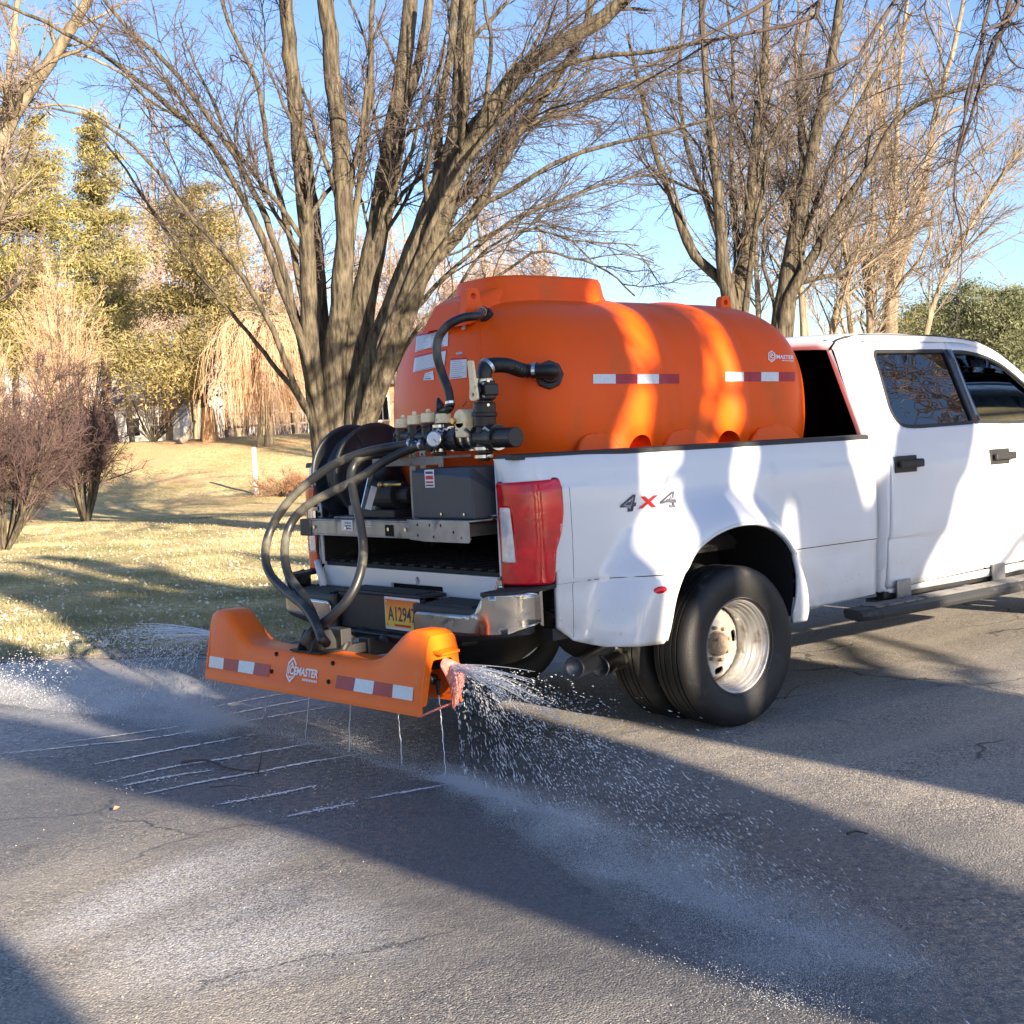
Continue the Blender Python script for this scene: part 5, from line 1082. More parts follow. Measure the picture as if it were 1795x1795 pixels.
# roof: lofted across the cab, then the windshield and the bonnet
def strip(name, secs, mt_, parent=truck, ny=14, solid=.02):
    """secs: list of (x, z_edge, z_mid, half width)"""
    V, F = [], []; ys = np.linspace(-1, 1, ny)
    for x, ze, zm, hw in secs:
        for t in ys: V.append((x, hw * t, ze + (zm - ze) * (1 - abs(t) ** 3.2)))
    for i in range(len(secs) - 1):
        for j in range(ny - 1): F.append((i*ny+j, i*ny+j+1, (i+1)*ny+j+1, (i+1)*ny+j))
    me = bpy.data.meshes.new('m'); me.from_pydata(V, [], F); me.update(); orient(me, (0, 0, 1)); return link(name, me, mt_, parent, smooth=True, solid=solid)
rw = lambda z: half_w(z)
strip('cab_roof', [(1.392, 1.905, 1.93, .66), (1.398, 1.945, 1.965, .70), (1.43, 1.968, 1.995, .725), (1.50, 1.983, 2.015, .742), (1.7, 1.990, 2.028, .745), (2.1, 1.992, 2.035, .745), (2.5, 1.985, 2.028, .742), (2.8, 1.958, 2.005, .735), (3.0, 1.915, 1.965, .715)], M['paint'])
for sgn in (-1, 1):      # dark ditch between the roof and the side
    mb = MB(); mb.tube([Vector((x, sgn * y, z)) for x, y, z in ((1.40, .67, 1.905), (1.405, .712, 1.955), (1.45, .742, 1.972), (1.6, .748, 1.984), (2.3, .750, 1.987), (2.7, .742, 1.965), (3.0, .722, 1.905), (3.3, .74, 1.72))], .007, 6); mb.build('roof_seam', M['black'], truck, smooth=True)
strip('windshield', [(3.0, 1.915, 1.965, .70), (3.3, 1.70, 1.74, .75), (3.75, 1.38, 1.42, .86)], M['glass'], solid=.004)
strip('bonnet', [(3.66, 1.37, 1.40, .90), (3.72, 1.375, 1.42, .955), (4.4, 1.345, 1.40, .94), (5.1, 1.27, 1.33, .92), (5.34, 1.12, 1.18, .90), (5.40, .6, .6, .88)], M['paint'])
# back wall with the rear window
me = sheet(roundpoly([(-.86, .90), (-.86, 1.40), (-.68, 1.925), (.68, 1.925), (.86, 1.40), (.86, .90)], .04), [roundpoly([(-.70, 1.45), (-.60, 1.86), (.60, 1.86), (.70, 1.45)], .05)], .2, lambda u, v: (XC + .004, u, v)); orient(me, (-1, 0, 0)); bw = link('cab_back', me, M['blackglass'], truck, solid=.02)
me = sheet(roundpoly([(-.71, 1.44), (-.61, 1.87), (.61, 1.87), (.71, 1.44)], .05), [], .2, lambda u, v: (XC + .012, u, v)); orient(me, (-1, 0, 0)); link('rear_window', me, M['blackglass'], truck)
# interior
def seat(x, y, w_):
    o = MB(); o.box((x, y - w_/2, .80), (x + .50, y + w_/2, .98)); o.box((x - .12, y - w_/2, .92), (x + .06, y + w_/2, 1.50)); s_ = o.build('seat', M['seat'], truck, bev=.05)
    hr = MB()
    for yy in ((y,) if w_ < .7 else (y - .38, y + .38)): hr.box((x - .10, yy - .13, 1.52), (x + .0, yy + .13, 1.70)); hr.cyl((x - .05, yy - .05, 1.46), (x - .05, yy - .05, 1.56), .008, n=6); hr.cyl((x - .05, yy + .05, 1.46), (x - .05, yy + .05, 1.56), .008, n=6)
    hr.build('headrest', M['seat'], s_, bev=.03)
seat(1.72, 0, 1.4); seat(2.55, -.42, .54); seat(2.55, .42, .54)
mb = MB(); mb.box((3.30, -.82, 1.0), (3.62, .82, 1.36)); mb.box((3.22, .2, 1.28), (3.5, .62, 1.42)); mb.build('dashboard', M['black'], truck, bev=.04)
mb = MB(); c = Vector((3.12, .42, 1.33)); ax = Vector((-.82, 0, .5)).normalized(); xx = Vector((0, 1, 0)); yy = ax.cross(xx); ring = [c + (xx * math.cos(a) + yy * math.sin(a)) * .19 for a in np.linspace(0, 2*math.pi, 33)]; mb.tube(ring, .015, 8, caps=False); mb.cyl(c - ax * .01, c - ax * .22, .03, n=10); mb.box(tuple(c - Vector((.02, .17, .02))), tuple(c + Vector((.0, .17, .02)))); mb.build('steering_wheel', M['black'], truck, smooth=True)
mb = MB(); mb.box((1.5, -.66, 1.885), (3.0, .66, 1.90)); mb.build('headliner', M['seat'], truck)
# left tow mirror seen through the cab, right one outside the frame
for sgn in (-1, 1):
    mb = MB(); mb.box((3.28, sgn * 1.20 - .13, 1.40), (3.38, sgn * 1.20 + .13, 1.74)); mr_ = mb.build('door_mirror', M['black'], truck, bev=.03)
    mb = MB(); mb.box((3.272, sgn * 1.20 - .105, 1.43), (3.279, sgn * 1.20 + .105, 1.71)); mb.build('mirror_glass', mat('mirror_glass', (.9, .9, .9), .02, metal=1.) if sgn < 0 else bpy.data.materials['mirror_glass'], mr_)
    mb = MB(); mb.box((3.31, min(sgn * .93, sgn * 1.1), 1.46), (3.35, max(sgn * .93, sgn * 1.1), 1.50)); mb.box((3.31, min(sgn * .88, sgn * 1.1), 1.62), (3.35, max(sgn * .88, sgn * 1.1), 1.66)); mb.build('mirror_arm', M['black'], mr_, bev=.01)
# 4X4 emblem on the bed side
T_SIDE = Matrix(((1, 0, 0, 0), (0, 0, -1, 0), (0, 1, 0, 0), (0, 0, 0, 1)))        # text x -> X, y -> Z, faces -Y
emb = bpy.data.objects.new('emblem', None); COL.objects.link(emb); emb.parent = truck
yb = -(half_w(1.14) + flare(-.45, 1.14))
for ch, x, s_, mt_ in (('4', -.575, .128, 'ink'), ('4', -.315, .128, 'ink'), ('X', -.447, .096, 'redprint')):
    for ext, sc_, bold, off, mm in ((.0, 1., .006 if ch == '4' else .004, .003, mt_),) + (((.0, .90, -.0052, .0042, 'inkgrey'),) if ch == '4' else ()):
        me = text_mesh(ch, s_ * sc_, 0., bold)
        for v in me.vertices:
            xx_, zz_ = x + v.co.x * 1.45 + v.co.y * .25, 1.137 + v.co.y * .78; v.co = Vector((xx_, -(half_w(zz_) + flare(xx_, zz_)) - off, zz_))
        orient(me, (0, -1, 0)); put('emblem_letter' if sc_ == 1. else 'emblem_inlay', me, M[mm], emb)

# thin pressed seam along the bed sides and the vertical joint behind the lamp
for sgn in (-1, 1):
    s = sides[sgn]
    for us, zf in ((np.linspace(-1.03, -.47, 24), lambda u: .803 + .01 * 0), (np.linspace(.45, 1.33, 30), lambda u: .815)):
        mb = MB(); f = box_map(sgn, -.0006); mb.tube([Vector(f(u, zf(u))) for u in us], .0022, 5); mb.build('seam_line', M['dark'], s, smooth=True)
    mb = MB(); f = box_map(sgn, -.0006); mb.tube([Vector(f(-.935, z)) for z in np.linspace(.55, 1.24, 16)], .0017, 5); mb.build('seam_line', M['dark'], s, smooth=True)

# ================================================================ brine tank
tank = thing('brine_tank', 'large orange plastic liquid tank lying in the truck bed', 'tank', (0.2, 0, .86))
TX0, TX1, TA, TB, TZ = -.961, 1.386, .731, .619, 1.593
def tank_pt(u, v):
    s = max(0., 1 - abs(u) ** 8.9) ** .585; c, sn = math.cos(v), math.sin(v); e = 2 / 2.51
    y = math.copysign(abs(c) ** e, c); z = math.copysign(abs(sn) ** e, sn)
    x = (TX0 + TX1) / 2 + (TX1 - TX0) / 2 * u; k = 1.
    if abs(u) < .93:
        for xc in (.0, .55):                      # moulded hoops: a raised rib with a groove each side
            d = (x - xc) / .05; k += .014 * math.exp(-d * d) - .010 * math.exp(-((d - 2.0) ** 2) * 1.2) - .010 * math.exp(-((d + 2.0) ** 2) * 1.2)
        if sn < -.1 or z < -.12: k += -.010 * min(1, (-z - .12) / .3)
    return Vector((x, TA * s * y * k, TZ + TB * s * z * k))
NU, NV = 150, 128
us = np.sin(np.linspace(-1, 1, NU) * math.pi / 2); us = .55 * us + .45 * np.linspace(-1, 1, NU)
us[0], us[-1] = -1, 1
us = np.sign(us) * (1 - (1 - abs(us)) ** 1.35)
V = [tank_pt(u, 2 * math.pi * k / NV) for u in us for k in range(NV)]
F = [(i*NV + k, i*NV + (k+1) % NV, (i+1)*NV + (k+1) % NV, (i+1)*NV + k) for i in range(NU-1) for k in range(NV)]
me = bpy.data.meshes.new('m'); me.from_pydata(V, [], F); me.update()
bm = bmesh.new(); bm.from_mesh(me); bmesh.ops.remove_doubles(bm, verts=bm.verts, dist=1e-5); bmesh.ops.recalc_face_normals(bm, faces=bm.faces); bm.to_mesh(me); TBVH = BVHTree.FromBMesh(bm); bm.free()
def cut_pockets(me):
    tmp = bpy.data.objects.new('tmp', me); COL.objects.link(tmp); c = MB()
    for x in (-.19, .46):
        for sg in (-1, 1): c.cyl((x, sg * .95, 1.385), (x, sg * .50, 1.365), .085, n=24); c.box((x - .085, min(sg * .95, sg * .50), 1.05), (x + .085, max(sg * .95, sg * .50), 1.375))
    parts_ = []
    for x in (-.19, .46):
        for sg in (-1, 1):
            q = MB(); prof = [(x - .085, 1.05)] + [(x + .085 * math.cos(a), 1.38 + .085 * math.sin(a)) for a in np.linspace(math.pi, 0, 13)] + [(x + .085, 1.05)]
            q.prism([(a, sg * .50, b) for a, b in prof], (0, sg * .45, 0)); k = bpy.data.objects.new('k', q.mesh()); COL.objects.link(k); parts_.append(k)
            md = tmp.modifiers.new('b', 'BOOLEAN'); md.operation = 'DIFFERENCE'; md.solver = 'EXACT'; md.object = k
    dg = bpy.context.evaluated_depsgraph_get(); out = bpy.data.meshes.new_from_object(tmp.evaluated_get(dg))
    for k in parts_: bpy.data.objects.remove(k)
    bpy.data.objects.remove(tmp); return out
me = cut_pockets(me)
shell = put('tank_shell', me, M['tank'], tank, smooth=True); md = shell.modifiers.new('e', 'EDGE_SPLIT'); md.split_angle = R(50)
def hit(px, py, off=.003):
    h, n, i, d = TBVH.ray_cast(CAM, ray(px, py).normalized())
    return h + n * off if h else None
def decal(name, quad, mt_, parent, n=8, off=.003):
    """a thin sticker lying on the tank between four corners (top left, top right, bottom right, bottom left)"""
    A_, B_, C_, D_ = [Vector((*q, 0)) for q in quad]; V, F = [], []
    for i in range(n + 1):
        for j in range(n + 1):
            p = A_.lerp(B_, j / n).lerp(D_.lerp(C_, j / n), i / n); h = hit(p.x, p.y, off)
            if h is None: return None
            V.append(h)
    F = [(i*(n+1)+j, i*(n+1)+j+1, (i+1)*(n+1)+j+1, (i+1)*(n+1)+j) for i in range(n) for j in range(n)]
    m_ = bpy.data.meshes.new('m'); m_.from_pydata(V, [], F); m_.update(); orient(m_, CAM - V[0]); return put(name, m_, mt_, parent, smooth=True)
# manway collar: long oval turret with a lid
def turret():
    mb = MB(); n = 56; V = []
    def ov(t, hx, hy, ex=3.4): c, s = math.cos(t), math.sin(t); return math.copysign(abs(c) ** (2/ex), c) * hx, math.copysign(abs(s) ** (2/ex), s) * hy
    lev = [(2.08, .445, .305), (2.19, .425, .29), (2.225, .405, .275), (2.30, .392, .262), (2.318, .382, .252), (2.322, .36, .23), (2.322, 0, 0)]
    for z, hx, hy in lev:
        for k in range(n): x, y = ov(2 * math.pi * k / n, hx, hy); V.append((-.285 + x, .0 + y, z))
    mb.add(V, [(i*n+k, i*n+(k+1) % n, (i+1)*n+(k+1) % n, (i+1)*n+k) for i in range(len(lev)-1) for k in range(n)])
    o = mb.build('manway', M['tank'], tank, smooth=True)
    # sloping shoulder behind the turret
    sh = MB(); sh.add([(-.62, -.20, 2.27), (-.62, .20, 2.27), (-.80, .17, 2.20), (-.80, -.17, 2.20), (-.60, -.24, 2.12), (-.60, .24, 2.12), (-.88, .20, 2.06), (-.88, -.20, 2.06)], [(0,1,2,3), (0,3,7,4), (1,5,6,2), (3,2,6,7)]); sh.build('shoulder', M['tank'], o, bev=.02)
turret()
def lug(x, y, z, h=.085, w_=.075):
    out = roundpoly([(-w_*.75, -.05, 0), (-w_*.45, h, .03), (w_*.45, h, .03), (w_*.75, -.05, 0)], .03, 6); hole = ellipse(0, h * .55, .016, .016, 12)
    me = sheet(out, [hole], .2, lambda u, v: (x + u, y - .022, z + v)); o = put('lifting_lug', me, M['tank'], tank); md = o.modifiers.new('s', 'SOLIDIFY'); md.thickness = .045; md.offset = 1; return o
p = on_y(825, 515, -.20); lug(p.x, -.20, 2.155, .09, .08)
lug(1.0, -.18, 2.17, .085, .07)
# moulded legs with half round lifting pockets between
for sgn in (-1, 1):
    out = [(-.66, .93), (-.68, 1.20), (-.66, 1.36), (-.60, 1.47), (-.50, 1.49), (-.40, 1.47), (-.32, 1.38), (-.30, 1.10), (-.08, 1.10), (-.06, 1.38), (.0, 1.47), (.12, 1.49), (.25, 1.47), (.33, 1.38), (.35, 1.10), (.57, 1.10), (.59, 1.38), (.68, 1.47), (.84, 1.49), (.98, 1.46), (1.08, 1.36), (1.14, 1.20), (1.14, .93)]
    pk = lambda c: [(c - .075, .95), (c - .075, 1.36)] + [(c + .075 * math.cos(a), 1.36 + .075 * math.sin(a)) for a in np.linspace(math.pi, 0, 9)][1:-1] + [(c + .075, 1.36), (c + .075, .95)]
    me = sheet([(a, b) for a, b in roundpoly(out, .04)], [], .05, lambda u, v: (u, sgn * (.752 + .010 * math.cos((u - .05) * 9.7) - .17 * max(0, (v - 1.30)) - .02 * (1.3 - v)), v)); orient(me, (0, sgn, 0)); o = put('tank_leg', me, M['tank'], tank, smooth=True); md = o.modifiers.new('s', 'SOLIDIFY'); md.thickness = .03; md.offset = -1
# parting lines
mb = MB(); mb.tube([h for h in (hit(841, y, .0) for y in range(562, 655, 6)) if h], .0035, 6); mb.build('mould_line', M['tank'], tank, smooth=True)
# reflective tape
for x0, y0, x1, y1, seq in ((1039, 656, 1190, 672.5, 'wrwr'), (1271, 652.5, 1393, 668.5, 'wrwr')):
    bounds = [0, .262, .515, .765, 1.]
    for k, c in enumerate(seq):
        a, b = x0 + (x1 - x0) * bounds[k], x0 + (x1 - x0) * bounds[k+1]; top = lambda x: y0 + (0.0 if x0 < 1200 else 0) * 0
        decal('reflective_tape', ((a, y0), (b, y0 - 0), (b, y1), (a, y1)), M['tapewhite' if c == 'w' else 'tapered'], tank, 6)
# labels on the rear end
lab = [(((731, 591), (755, 586), (754, 610), (729, 618)), 1, 9), (((755, 585), (787, 578), (786, 607), (754, 610)), 1, 8), (((728, 628), (783, 615), (780, 641), (725, 653)), 1, 11), (((791, 632), (819, 630), (819, 662), (789, 665)), 1, 9),
       (((758, 562), (775, 560), (774, 573), (755, 575)), 0, 3), (((746, 655), (760, 650), (762, 666), (743, 667)), 0, 3)]
for k, (q, border, nl) in enumerate(lab):
    s = decal('label', q, M['label'], tank, 6, .004)
    if s is None: continue
    A_, B_, C_, D_ = [Vector((*c, 0)) for c in q]
    if border:
        d_ = decal('label_stripe', (A_ [:2] - np.array([0, 3.4]), B_[:2] - np.array([0, 3.4]), B_[:2] - np.array([0, .3]), A_[:2] - np.array([0, .3])) if False else ((A_.x, A_.y - 3.2), (B_.x, B_.y - 3.2), (B_.x, B_.y - .2), (A_.x, A_.y - .2)), M['labelred'], s, 3, .004)
    for i in range(nl):      # lines of small unreadable print
        t0, t1 = (i + .55) / (nl + .3), (i + .85) / (nl + .3); e = random.uniform(.55, .93)
        P_ = lambda a, b: tuple(A_.lerp(B_, a).lerp(D_.lerp(C_, a), b))[:2]
        decal('print_line', (P_(.07, t0), P_(e, t0), P_(e, t1), P_(.07, t1)), M['inkgrey'] if i < nl - 1 else M['ink'], s, 3, .0052)
decal('label', ((812, 565), (818, 563), (817, 577), (810, 579)), M['label'], tank, 3, .004)
decal('label', ((800, 618), (812, 617), (812, 621), (800, 622)), M['inkgrey'], tank, 3, .004)

# the company emblem and name, laid on a surface given by a mapping from pixels of a small plan
def logo(parent, place, size=1., mt_='white'):
    """place: (x right, y up, lift) -> world point; the plan is 10 wide and 4.6 high"""
    def polymesh(name, loops, step=.6, lift=0., m_=mt_):
        me = sheet(loops[0], loops[1:], step, lambda u, v: place(u, v, lift)); orient(me, CAM - Vector(place(5, 2, 0))); return put(name, me, M[m_], parent)
    hexo = [(1.55 + 1.55 * math.cos(a) * .98, 2.3 + 2.3 * math.sin(a)) for a in [math.pi/2 + k * math.pi/3 for k in range(6)]]
    hexi = [(1.55 + (x - 1.55) * .80, 2.3 + (y - 2.3) * .80) for x, y in hexo]
    polymesh('emblem_ring', [hexo, hexi])
    polymesh('emblem_peak', [[(.55, 2.55), (1.5, 3.75), (2.5, 2.55), (2.05, 2.75), (1.5, 3.2), (.95, 2.75)]]); polymesh('emblem_foot', [[(.75, 1.3), (1.55, .75), (2.35, 1.3), (1.55, 1.15)]])
    me = text_mesh('ICEMASTER', 1.55, 0.0, .05); xs_ = [v.co.x for v in me.vertices]; x0, x1 = min(xs_), max(xs_)
    for v in me.vertices: v.co = Vector(place(.75 + (v.co.x - x0) / (x1 - x0) * 9.1, 2.15 + v.co.y * 1.25, .0012))
    orient(me, CAM - Vector(place(5, 2, 0))); put('lettering', me, M[mt_], parent)
    for k in range(9):
        x = 5.4 + k * .5; polymesh('small_letter', [[(x, .72), (x + .34, .72), (x + .34, 1.12), (x, 1.12)]], 1.)
def tank_logo(u, v, l_):
    ax, ay, bx, by = 1344.5, 635.5, 1391, 637.5; px_ = ax + (bx - ax) * u / 10; py_ = ay + (by - ay) * u / 10 - v * 4.6 + 0; h = hit(px_, py_, .004 + l_); return tuple(h) if h else (0, 0, 0)
lg = bpy.data.objects.new('logo', None); COL.objects.link(lg); lg.parent = tank; logo(lg, tank_logo)

# suction outlet on the flank and vent outlet on top: hex flanges
def flange(name, px_, py_, r, parent, L=.05):
    h, n, i, d = TBVH.ray_cast(CAM, ray(px_, py_).normalized()); mb = MB(); mb.cyl(h - n * .01, h + n * .028, r, r * .98, 8); mb.cyl(h + n * .028, h + n * L, r * .66, r * .6, 18); o = mb.build(name, M['poly'], parent, bev=.004); return h, n
h1, n1 = flange('outlet_flange', 962, 658, .072, tank); h2, n2 = flange('vent_flange', 853, 555, .040, tank)

# ================================================================ spray skid: frame, enclosure, reel, valves
skid = thing('sprayer_skid', 'grey steel sprayer frame spanning the open tailgate and carrying pump box and valves', 'sprayer frame', (-1.2, 0, .86))
def at3(px_, py_, X): return on_x(px_, py_, X)
fb = MB(); fb.box((-1.335, -.70, 1.028), (-1.325, .70, 1.098)); fb.box((-1.335, -.70, 1.098), (-1.26, .70, 1.105)); fb.box((-1.335, -.70, 1.020), (-1.28, .70, 1.028)); beam = fb.build('front_beam', M['galv'], skid, bev=.002)
mb = MB(); me = sheet(roundpoly([(-.775, 1.012), (-.775, 1.112), (-.30, 1.108), (-.30, 1.020), (-.42, 1.012)], .006), [ellipse(y, z, .0075, .0075, 10) for y, z in ((-.37, 1.09), (-.37, 1.04), (-.47, 1.09), (-.50, 1.035), (-.56, 1.09), (-.66, 1.06), (-.72, 1.035))], .2, lambda u, v: (-1.352, u, v)); orient(me, (-1, 0, 0)); put('gusset_plate', me, M['galv'], skid, solid=.008)
mb.box((-1.35, -.78, 1.106), (-1.10, -.28, 1.114)); mb.build('shelf_plate', M['galv'], skid, bev=.002)
for y in (-.62, -.05, .45, .66):
    mb = MB(); mb.box((-1.32, y - .03, 1.03), (-.60, y + .03, 1.09)); mb.build('cross_beam', M['frame'], skid, bev=.004)
mb = MB(); mb.box((-1.338, .10, 1.036), (-1.336, .155, 1.09)); 
mb = MB(); p = at3(682, 930, -1.338); mb.box((-1.339, p.y - .035, p.z - .028), (-1.336, p.y + .035, p.z + .028)); mb.build('slot', M['dark'], beam)
p = at3(608, 921, -1.338); mb = MB(); mb.box((-1.3375, p.y - .055, p.z - .028), (-1.3365, p.y + .055, p.z + .028)); b_ = mb.build('label', M['label'], beam)
for k in range(3): mb = MB(); mb.box((-1.3385, p.y - .04, p.z - .018 + k * .014), (-1.338, p.y + .02, p.z - .013 + k * .014)); mb.build('print_line', M['ink'], b_)
p = at3(646, 919, -1.338)
for a, b in ((0, .02), (0, -.02), (0, 0)): 
    mb = MB(); mb.box((-1.3375, p.y - .02, p.z + b * .6 - .002), (-1.3365, p.y + .02, p.z + b * .6 + .002)); mb.build('print_line', M['label'], beam)
for y in (.62, .3, -.1, -.25):
    mb = MB(); mb.cyl((-1.336, y, 1.063), (-1.344, y, 1.063), .010, n=6); mb.build('bolt_head', M['clamp'], beam)
# left end box of the frame with a clamp
mb = MB(); mb.box((-1.345, .66, 1.015), (-1.20, .765, 1.105)); mb.build('end_box', M['black'], skid, bev=.004)
mb = MB(); p = at3(544, 905, -1.3); mb.cyl((-1.27, .735, 1.10), (-1.27, .735, 1.16), .018, n=10); mb.cyl((-1.27, .735, 1.145), (-1.27, .735, 1.165), .03, n=6); mb.build('hold_down_bolt', M['clamp'], skid)
# perforated uprights
for y in (-.13, .04):
    x = -1.20 if y < 0 else -1.02
    me = sheet([(y - .028, 1.105), (y - .028, 1.44), (y + .028, 1.44), (y + .028, 1.105)], [ellipse(y, z, .008, .010, 10) for z in (1.14, 1.18, 1.22, 1.26, 1.30, 1.34, 1.38, 1.42)], .3, lambda u, v: (x, u, v)); orient(me, (-1, 0, 0)); up = put('upright', me, M['galv'], skid, solid=.004)
    mb = MB(); mb.box((x, y + .024, 1.105), (x + .045, y + .028, 1.44)); mb.build('upright_web', M['galv'], up)
mb = MB(); mb.box((-1.22, -.42, 1.40), (-1.05, .20, 1.41)); mb.box((-1.22, -.42, 1.37), (-1.215, .20, 1.40)); mb.build('valve_shelf', M['frame'], skid)
# grey pump enclosure with chamfered lid
ec = MB(); x0, x1, y0, y1, z0, z1 = -1.31, -.99, -.765, -.275, 1.116, 1.355; c_ = .05
ec.add([(x0, y0, z0), (x1, y0, z0), (x1, y1, z0), (x0, y1, z0), (x0, y0, z1 - c_), (x1, y0, z1), (x1, y1, z1), (x0, y1, z1 - .015), (x0 + c_, y0 + c_ * 1.4, z1), (x0 + c_ * .7, y1, z1)],
       [(0,3,2,1), (0,4,7,3)[::-1], (1,2,6,5), (3,7,9,6,2), (0,1,5,8,4), (4,8,9,7), (8,5,6,9)])
enc = ec.build('pump_enclosure', M['encl'], skid, bev=.010)
p = at3(753, 839, x0 - .001); mb = MB(); mb.box((x0 - .0015, p.y - .038, p.z - .042), (x0 - .0005, p.y + .038, p.z + .042)); s_ = mb.build('label', M['label'], enc)
for a, b, m_ in ((.022, .034, 'ink'), (-.004, .014, 'labelred'), (-.022, -.012, 'labelred'), (-.036, -.028, 'ink')):
    mb = MB(); mb.box((x0 - .0025, p.y - .030, p.z + a), (x0 - .0018, p.y + .030, p.z + b)); mb.build('print_line', M[m_], s_)
for y in (-.70, -.52): mb = MB(); mb.cyl((x0 - .001, y, 1.14), (x0 - .008, y, 1.14), .007, n=6); mb.build('bolt_head', M['clamp'], enc)
# dark pump and battery bits behind the upright
mb = MB(); mb.cyl((-1.15, .05, 1.22), (-1.15, .30, 1.22), .075, n=20); mb.cyl((-1.15, -.05, 1.22), (-1.15, .05, 1.22), .045, n=16); mb.box((-1.25, -.02, 1.11), (-1.05, .30, 1.15)); mb.build('pump', M['black'], skid, bev=.006)
mb = MB(); a, b = at3(665, 850, -1.25), at3(704, 849, -1.22); mb.cyl(a, b, .011, n=10); mb.cyl(a, a.lerp(b, .15), .016, n=6); mb.build('brass_pipe', M['brass'], skid, smooth=True)
mb = MB(); a, b = at3(652, 820, -1.22), at3(633, 903, -1.30); mb.box((-.004, -.01, 0), (.004, .01, (a-b).length), Matrix.Translation(b) @ (a-b).to_track_quat('Z', 'Y').to_matrix().to_4x4()); mb.build('stay_rod', M['clamp'], skid)
mb = MB(); a, b = at3(656, 853, -1.24), at3(645, 893, -1.28); mb.box((-.003, -.016, 0), (.003, .016, (a-b).length), Matrix.Translation(b) @ (a-b).to_track_quat('Z', 'Y').to_matrix().to_4x4()); mb.build('label', M['label'], skid)
mb = MB(); mb.box((-1.29, .30, 1.105), (-1.05, .50, 1.118)); mb.box((-1.22, .20, 1.118), (-1.10, .46, 1.17)); mb.build('tray', M['frame'], skid, bev=.004)

# hose reel
rc = Vector((-1.0, .52, 1.335)); reel = thing('hose_reel', 'dark steel hose reel with two round flanges at the left of the sprayer frame', 'hose reel', tuple(rc))
for k, y in enumerate((.50, .74)):
    mb = MB(); r = .270
    mb.lathe([(.05, .006), (.12, .006), (.13, .0), (.235, .0), (.245, .006), (.262, .007), (r, .0), (.268, -.007), (.255, -.004), (.245, .0), (.235, -.006), (.13, -.006), (.12, -.002), (.05, -.002)], (rc.x, y, rc.z), (0, -1, 0), 64, close=True)
    fl = mb.build('reel_flange', M['reel'], reel, smooth=True)
    for a in (.35, 1.6, 2.9, 4.2, 5.4):
        rr = MB(); M_ = Matrix.Translation((rc.x, y - .004, rc.z)) @ Matrix.Rotation(a, 4, 'Y'); rr.box((.06, -.004, -.006), (.235, .0, .006), M_); rr.build('flange_rib', M['reel'], fl, bev=.002)
hm = MB()
for j, rr in enumerate((.10, .135, .17, .205)):
    for k in range(8 if j < 3 else 5): hm.lathe([(rr + .016 * math.cos(a), .016 * math.sin(a)) for a in np.linspace(0, 2*math.pi, 7)[:-1]], (rc.x, .52 + .025 + k * .029, rc.z), (0, 1, 0), 28, close=True)
hm.build('coiled_hose', M['hose'], reel, smooth=True)
mb = MB(); mb.cyl((rc.x, .42, rc.z), (rc.x, .80, rc.z), .055, n=20); mb.build('axle', M['reel'], reel, smooth=True)
for y in (.47, .775):
    mb = MB(); mb.prism([(rc.x - .16, y, 1.10), (rc.x + .16, y, 1.10), (rc.x + .03, y, rc.z + .03), (rc.x - .03, y, rc.z + .03)], (0, .012, 0)); mb.build('stand', M['frame'], reel, bev=.003)

# valve manifold in front of the tank
man = thing('valve_manifold', 'black plastic pipe manifold with cream valve motors and a pressure gauge', 'valve manifold', (-1.12, -.3, 1.40))
XM = -1.14
def A(px_, py_, X=XM): return at3(px_, py_, X)
mb = MB(); a, b = A(690, 772), A(905, 766); mb.cyl(A(755, 771), b, .047, n=20); mb.cyl(A(800, 769), A(812, 769), .060, n=20); mb.cyl(A(862, 767), A(874, 767), .062, n=20); mb.build('main_pipe', M['poly'], man, smooth=False, bev=.004)
mb = MB(); mb.cyl(A(698, 764), A(760, 768), .034, n=16); mb.build('valve_body', M['poly'], man, bev=.004)
for x in (790, 824, 872, 838):
    a = A(x, 769 - (x - 790) * .03); d = Vector((0, -1, 0)); mb = MB(); mb.lathe([(.050, -.008), (.060, -.008), (.060, .008), (.050, .008)], a, d, 24, close=True); mb.cyl(a + Vector((-.055, 0, .03)), a + Vector((-.075, 0, .045)), .009, n=8); mb.build('pipe_clamp', M['clamp'], man, smooth=False)
# vertical valve column
mb = MB(); mb.cyl(A(849, 700), A(849, 795), .040, n=20); mb.cyl(A(849, 705), A(849, 748), .054, n=20); mb.cyl(A(849, 722), A(849, 730), .060, n=20); mb.cyl(A(850, 795), A(849, 806), .030, n=16); mb.build('column', M['poly'], man, bev=.006)
c = A(852, 684); mb = MB(); mb.cyl(c - Vector((0, 0, .045)), c + Vector((0, 0, .045)), .044, n=18); mb.box(tuple(c - Vector((.040, .048, .028))), tuple(c + Vector((.040, .048, .028)))); mb.cyl(c + Vector((-.045, 0, 0)), c + Vector((-.075, 0, 0)), .030, n=14); vb = mb.build('ball_valve', M['poly'], man, bev=.008)
for dy in (-.042, .042):
    for dz in (-.030, .030): mb = MB(); p = c + Vector((-.046, dy, dz)); mb.cyl(p, p + Vector((-.008, 0, 0)), .0065, n=6); mb.build('bolt_head', M['clamp'], vb)
for y in (669, 711, 786, 800):
    a = A(849, y); mb = MB(); mb.lathe([(.038, -.007), (.048, -.007), (.048, .007), (.038, .007)], a, (0, 0, 1), 22, close=True); mb.cyl(a + Vector((-.02, -.045, 0)), a + Vector((-.03, -.07, 0)), .007, n=8); mb.build('pipe_clamp', M['clamp'], man)
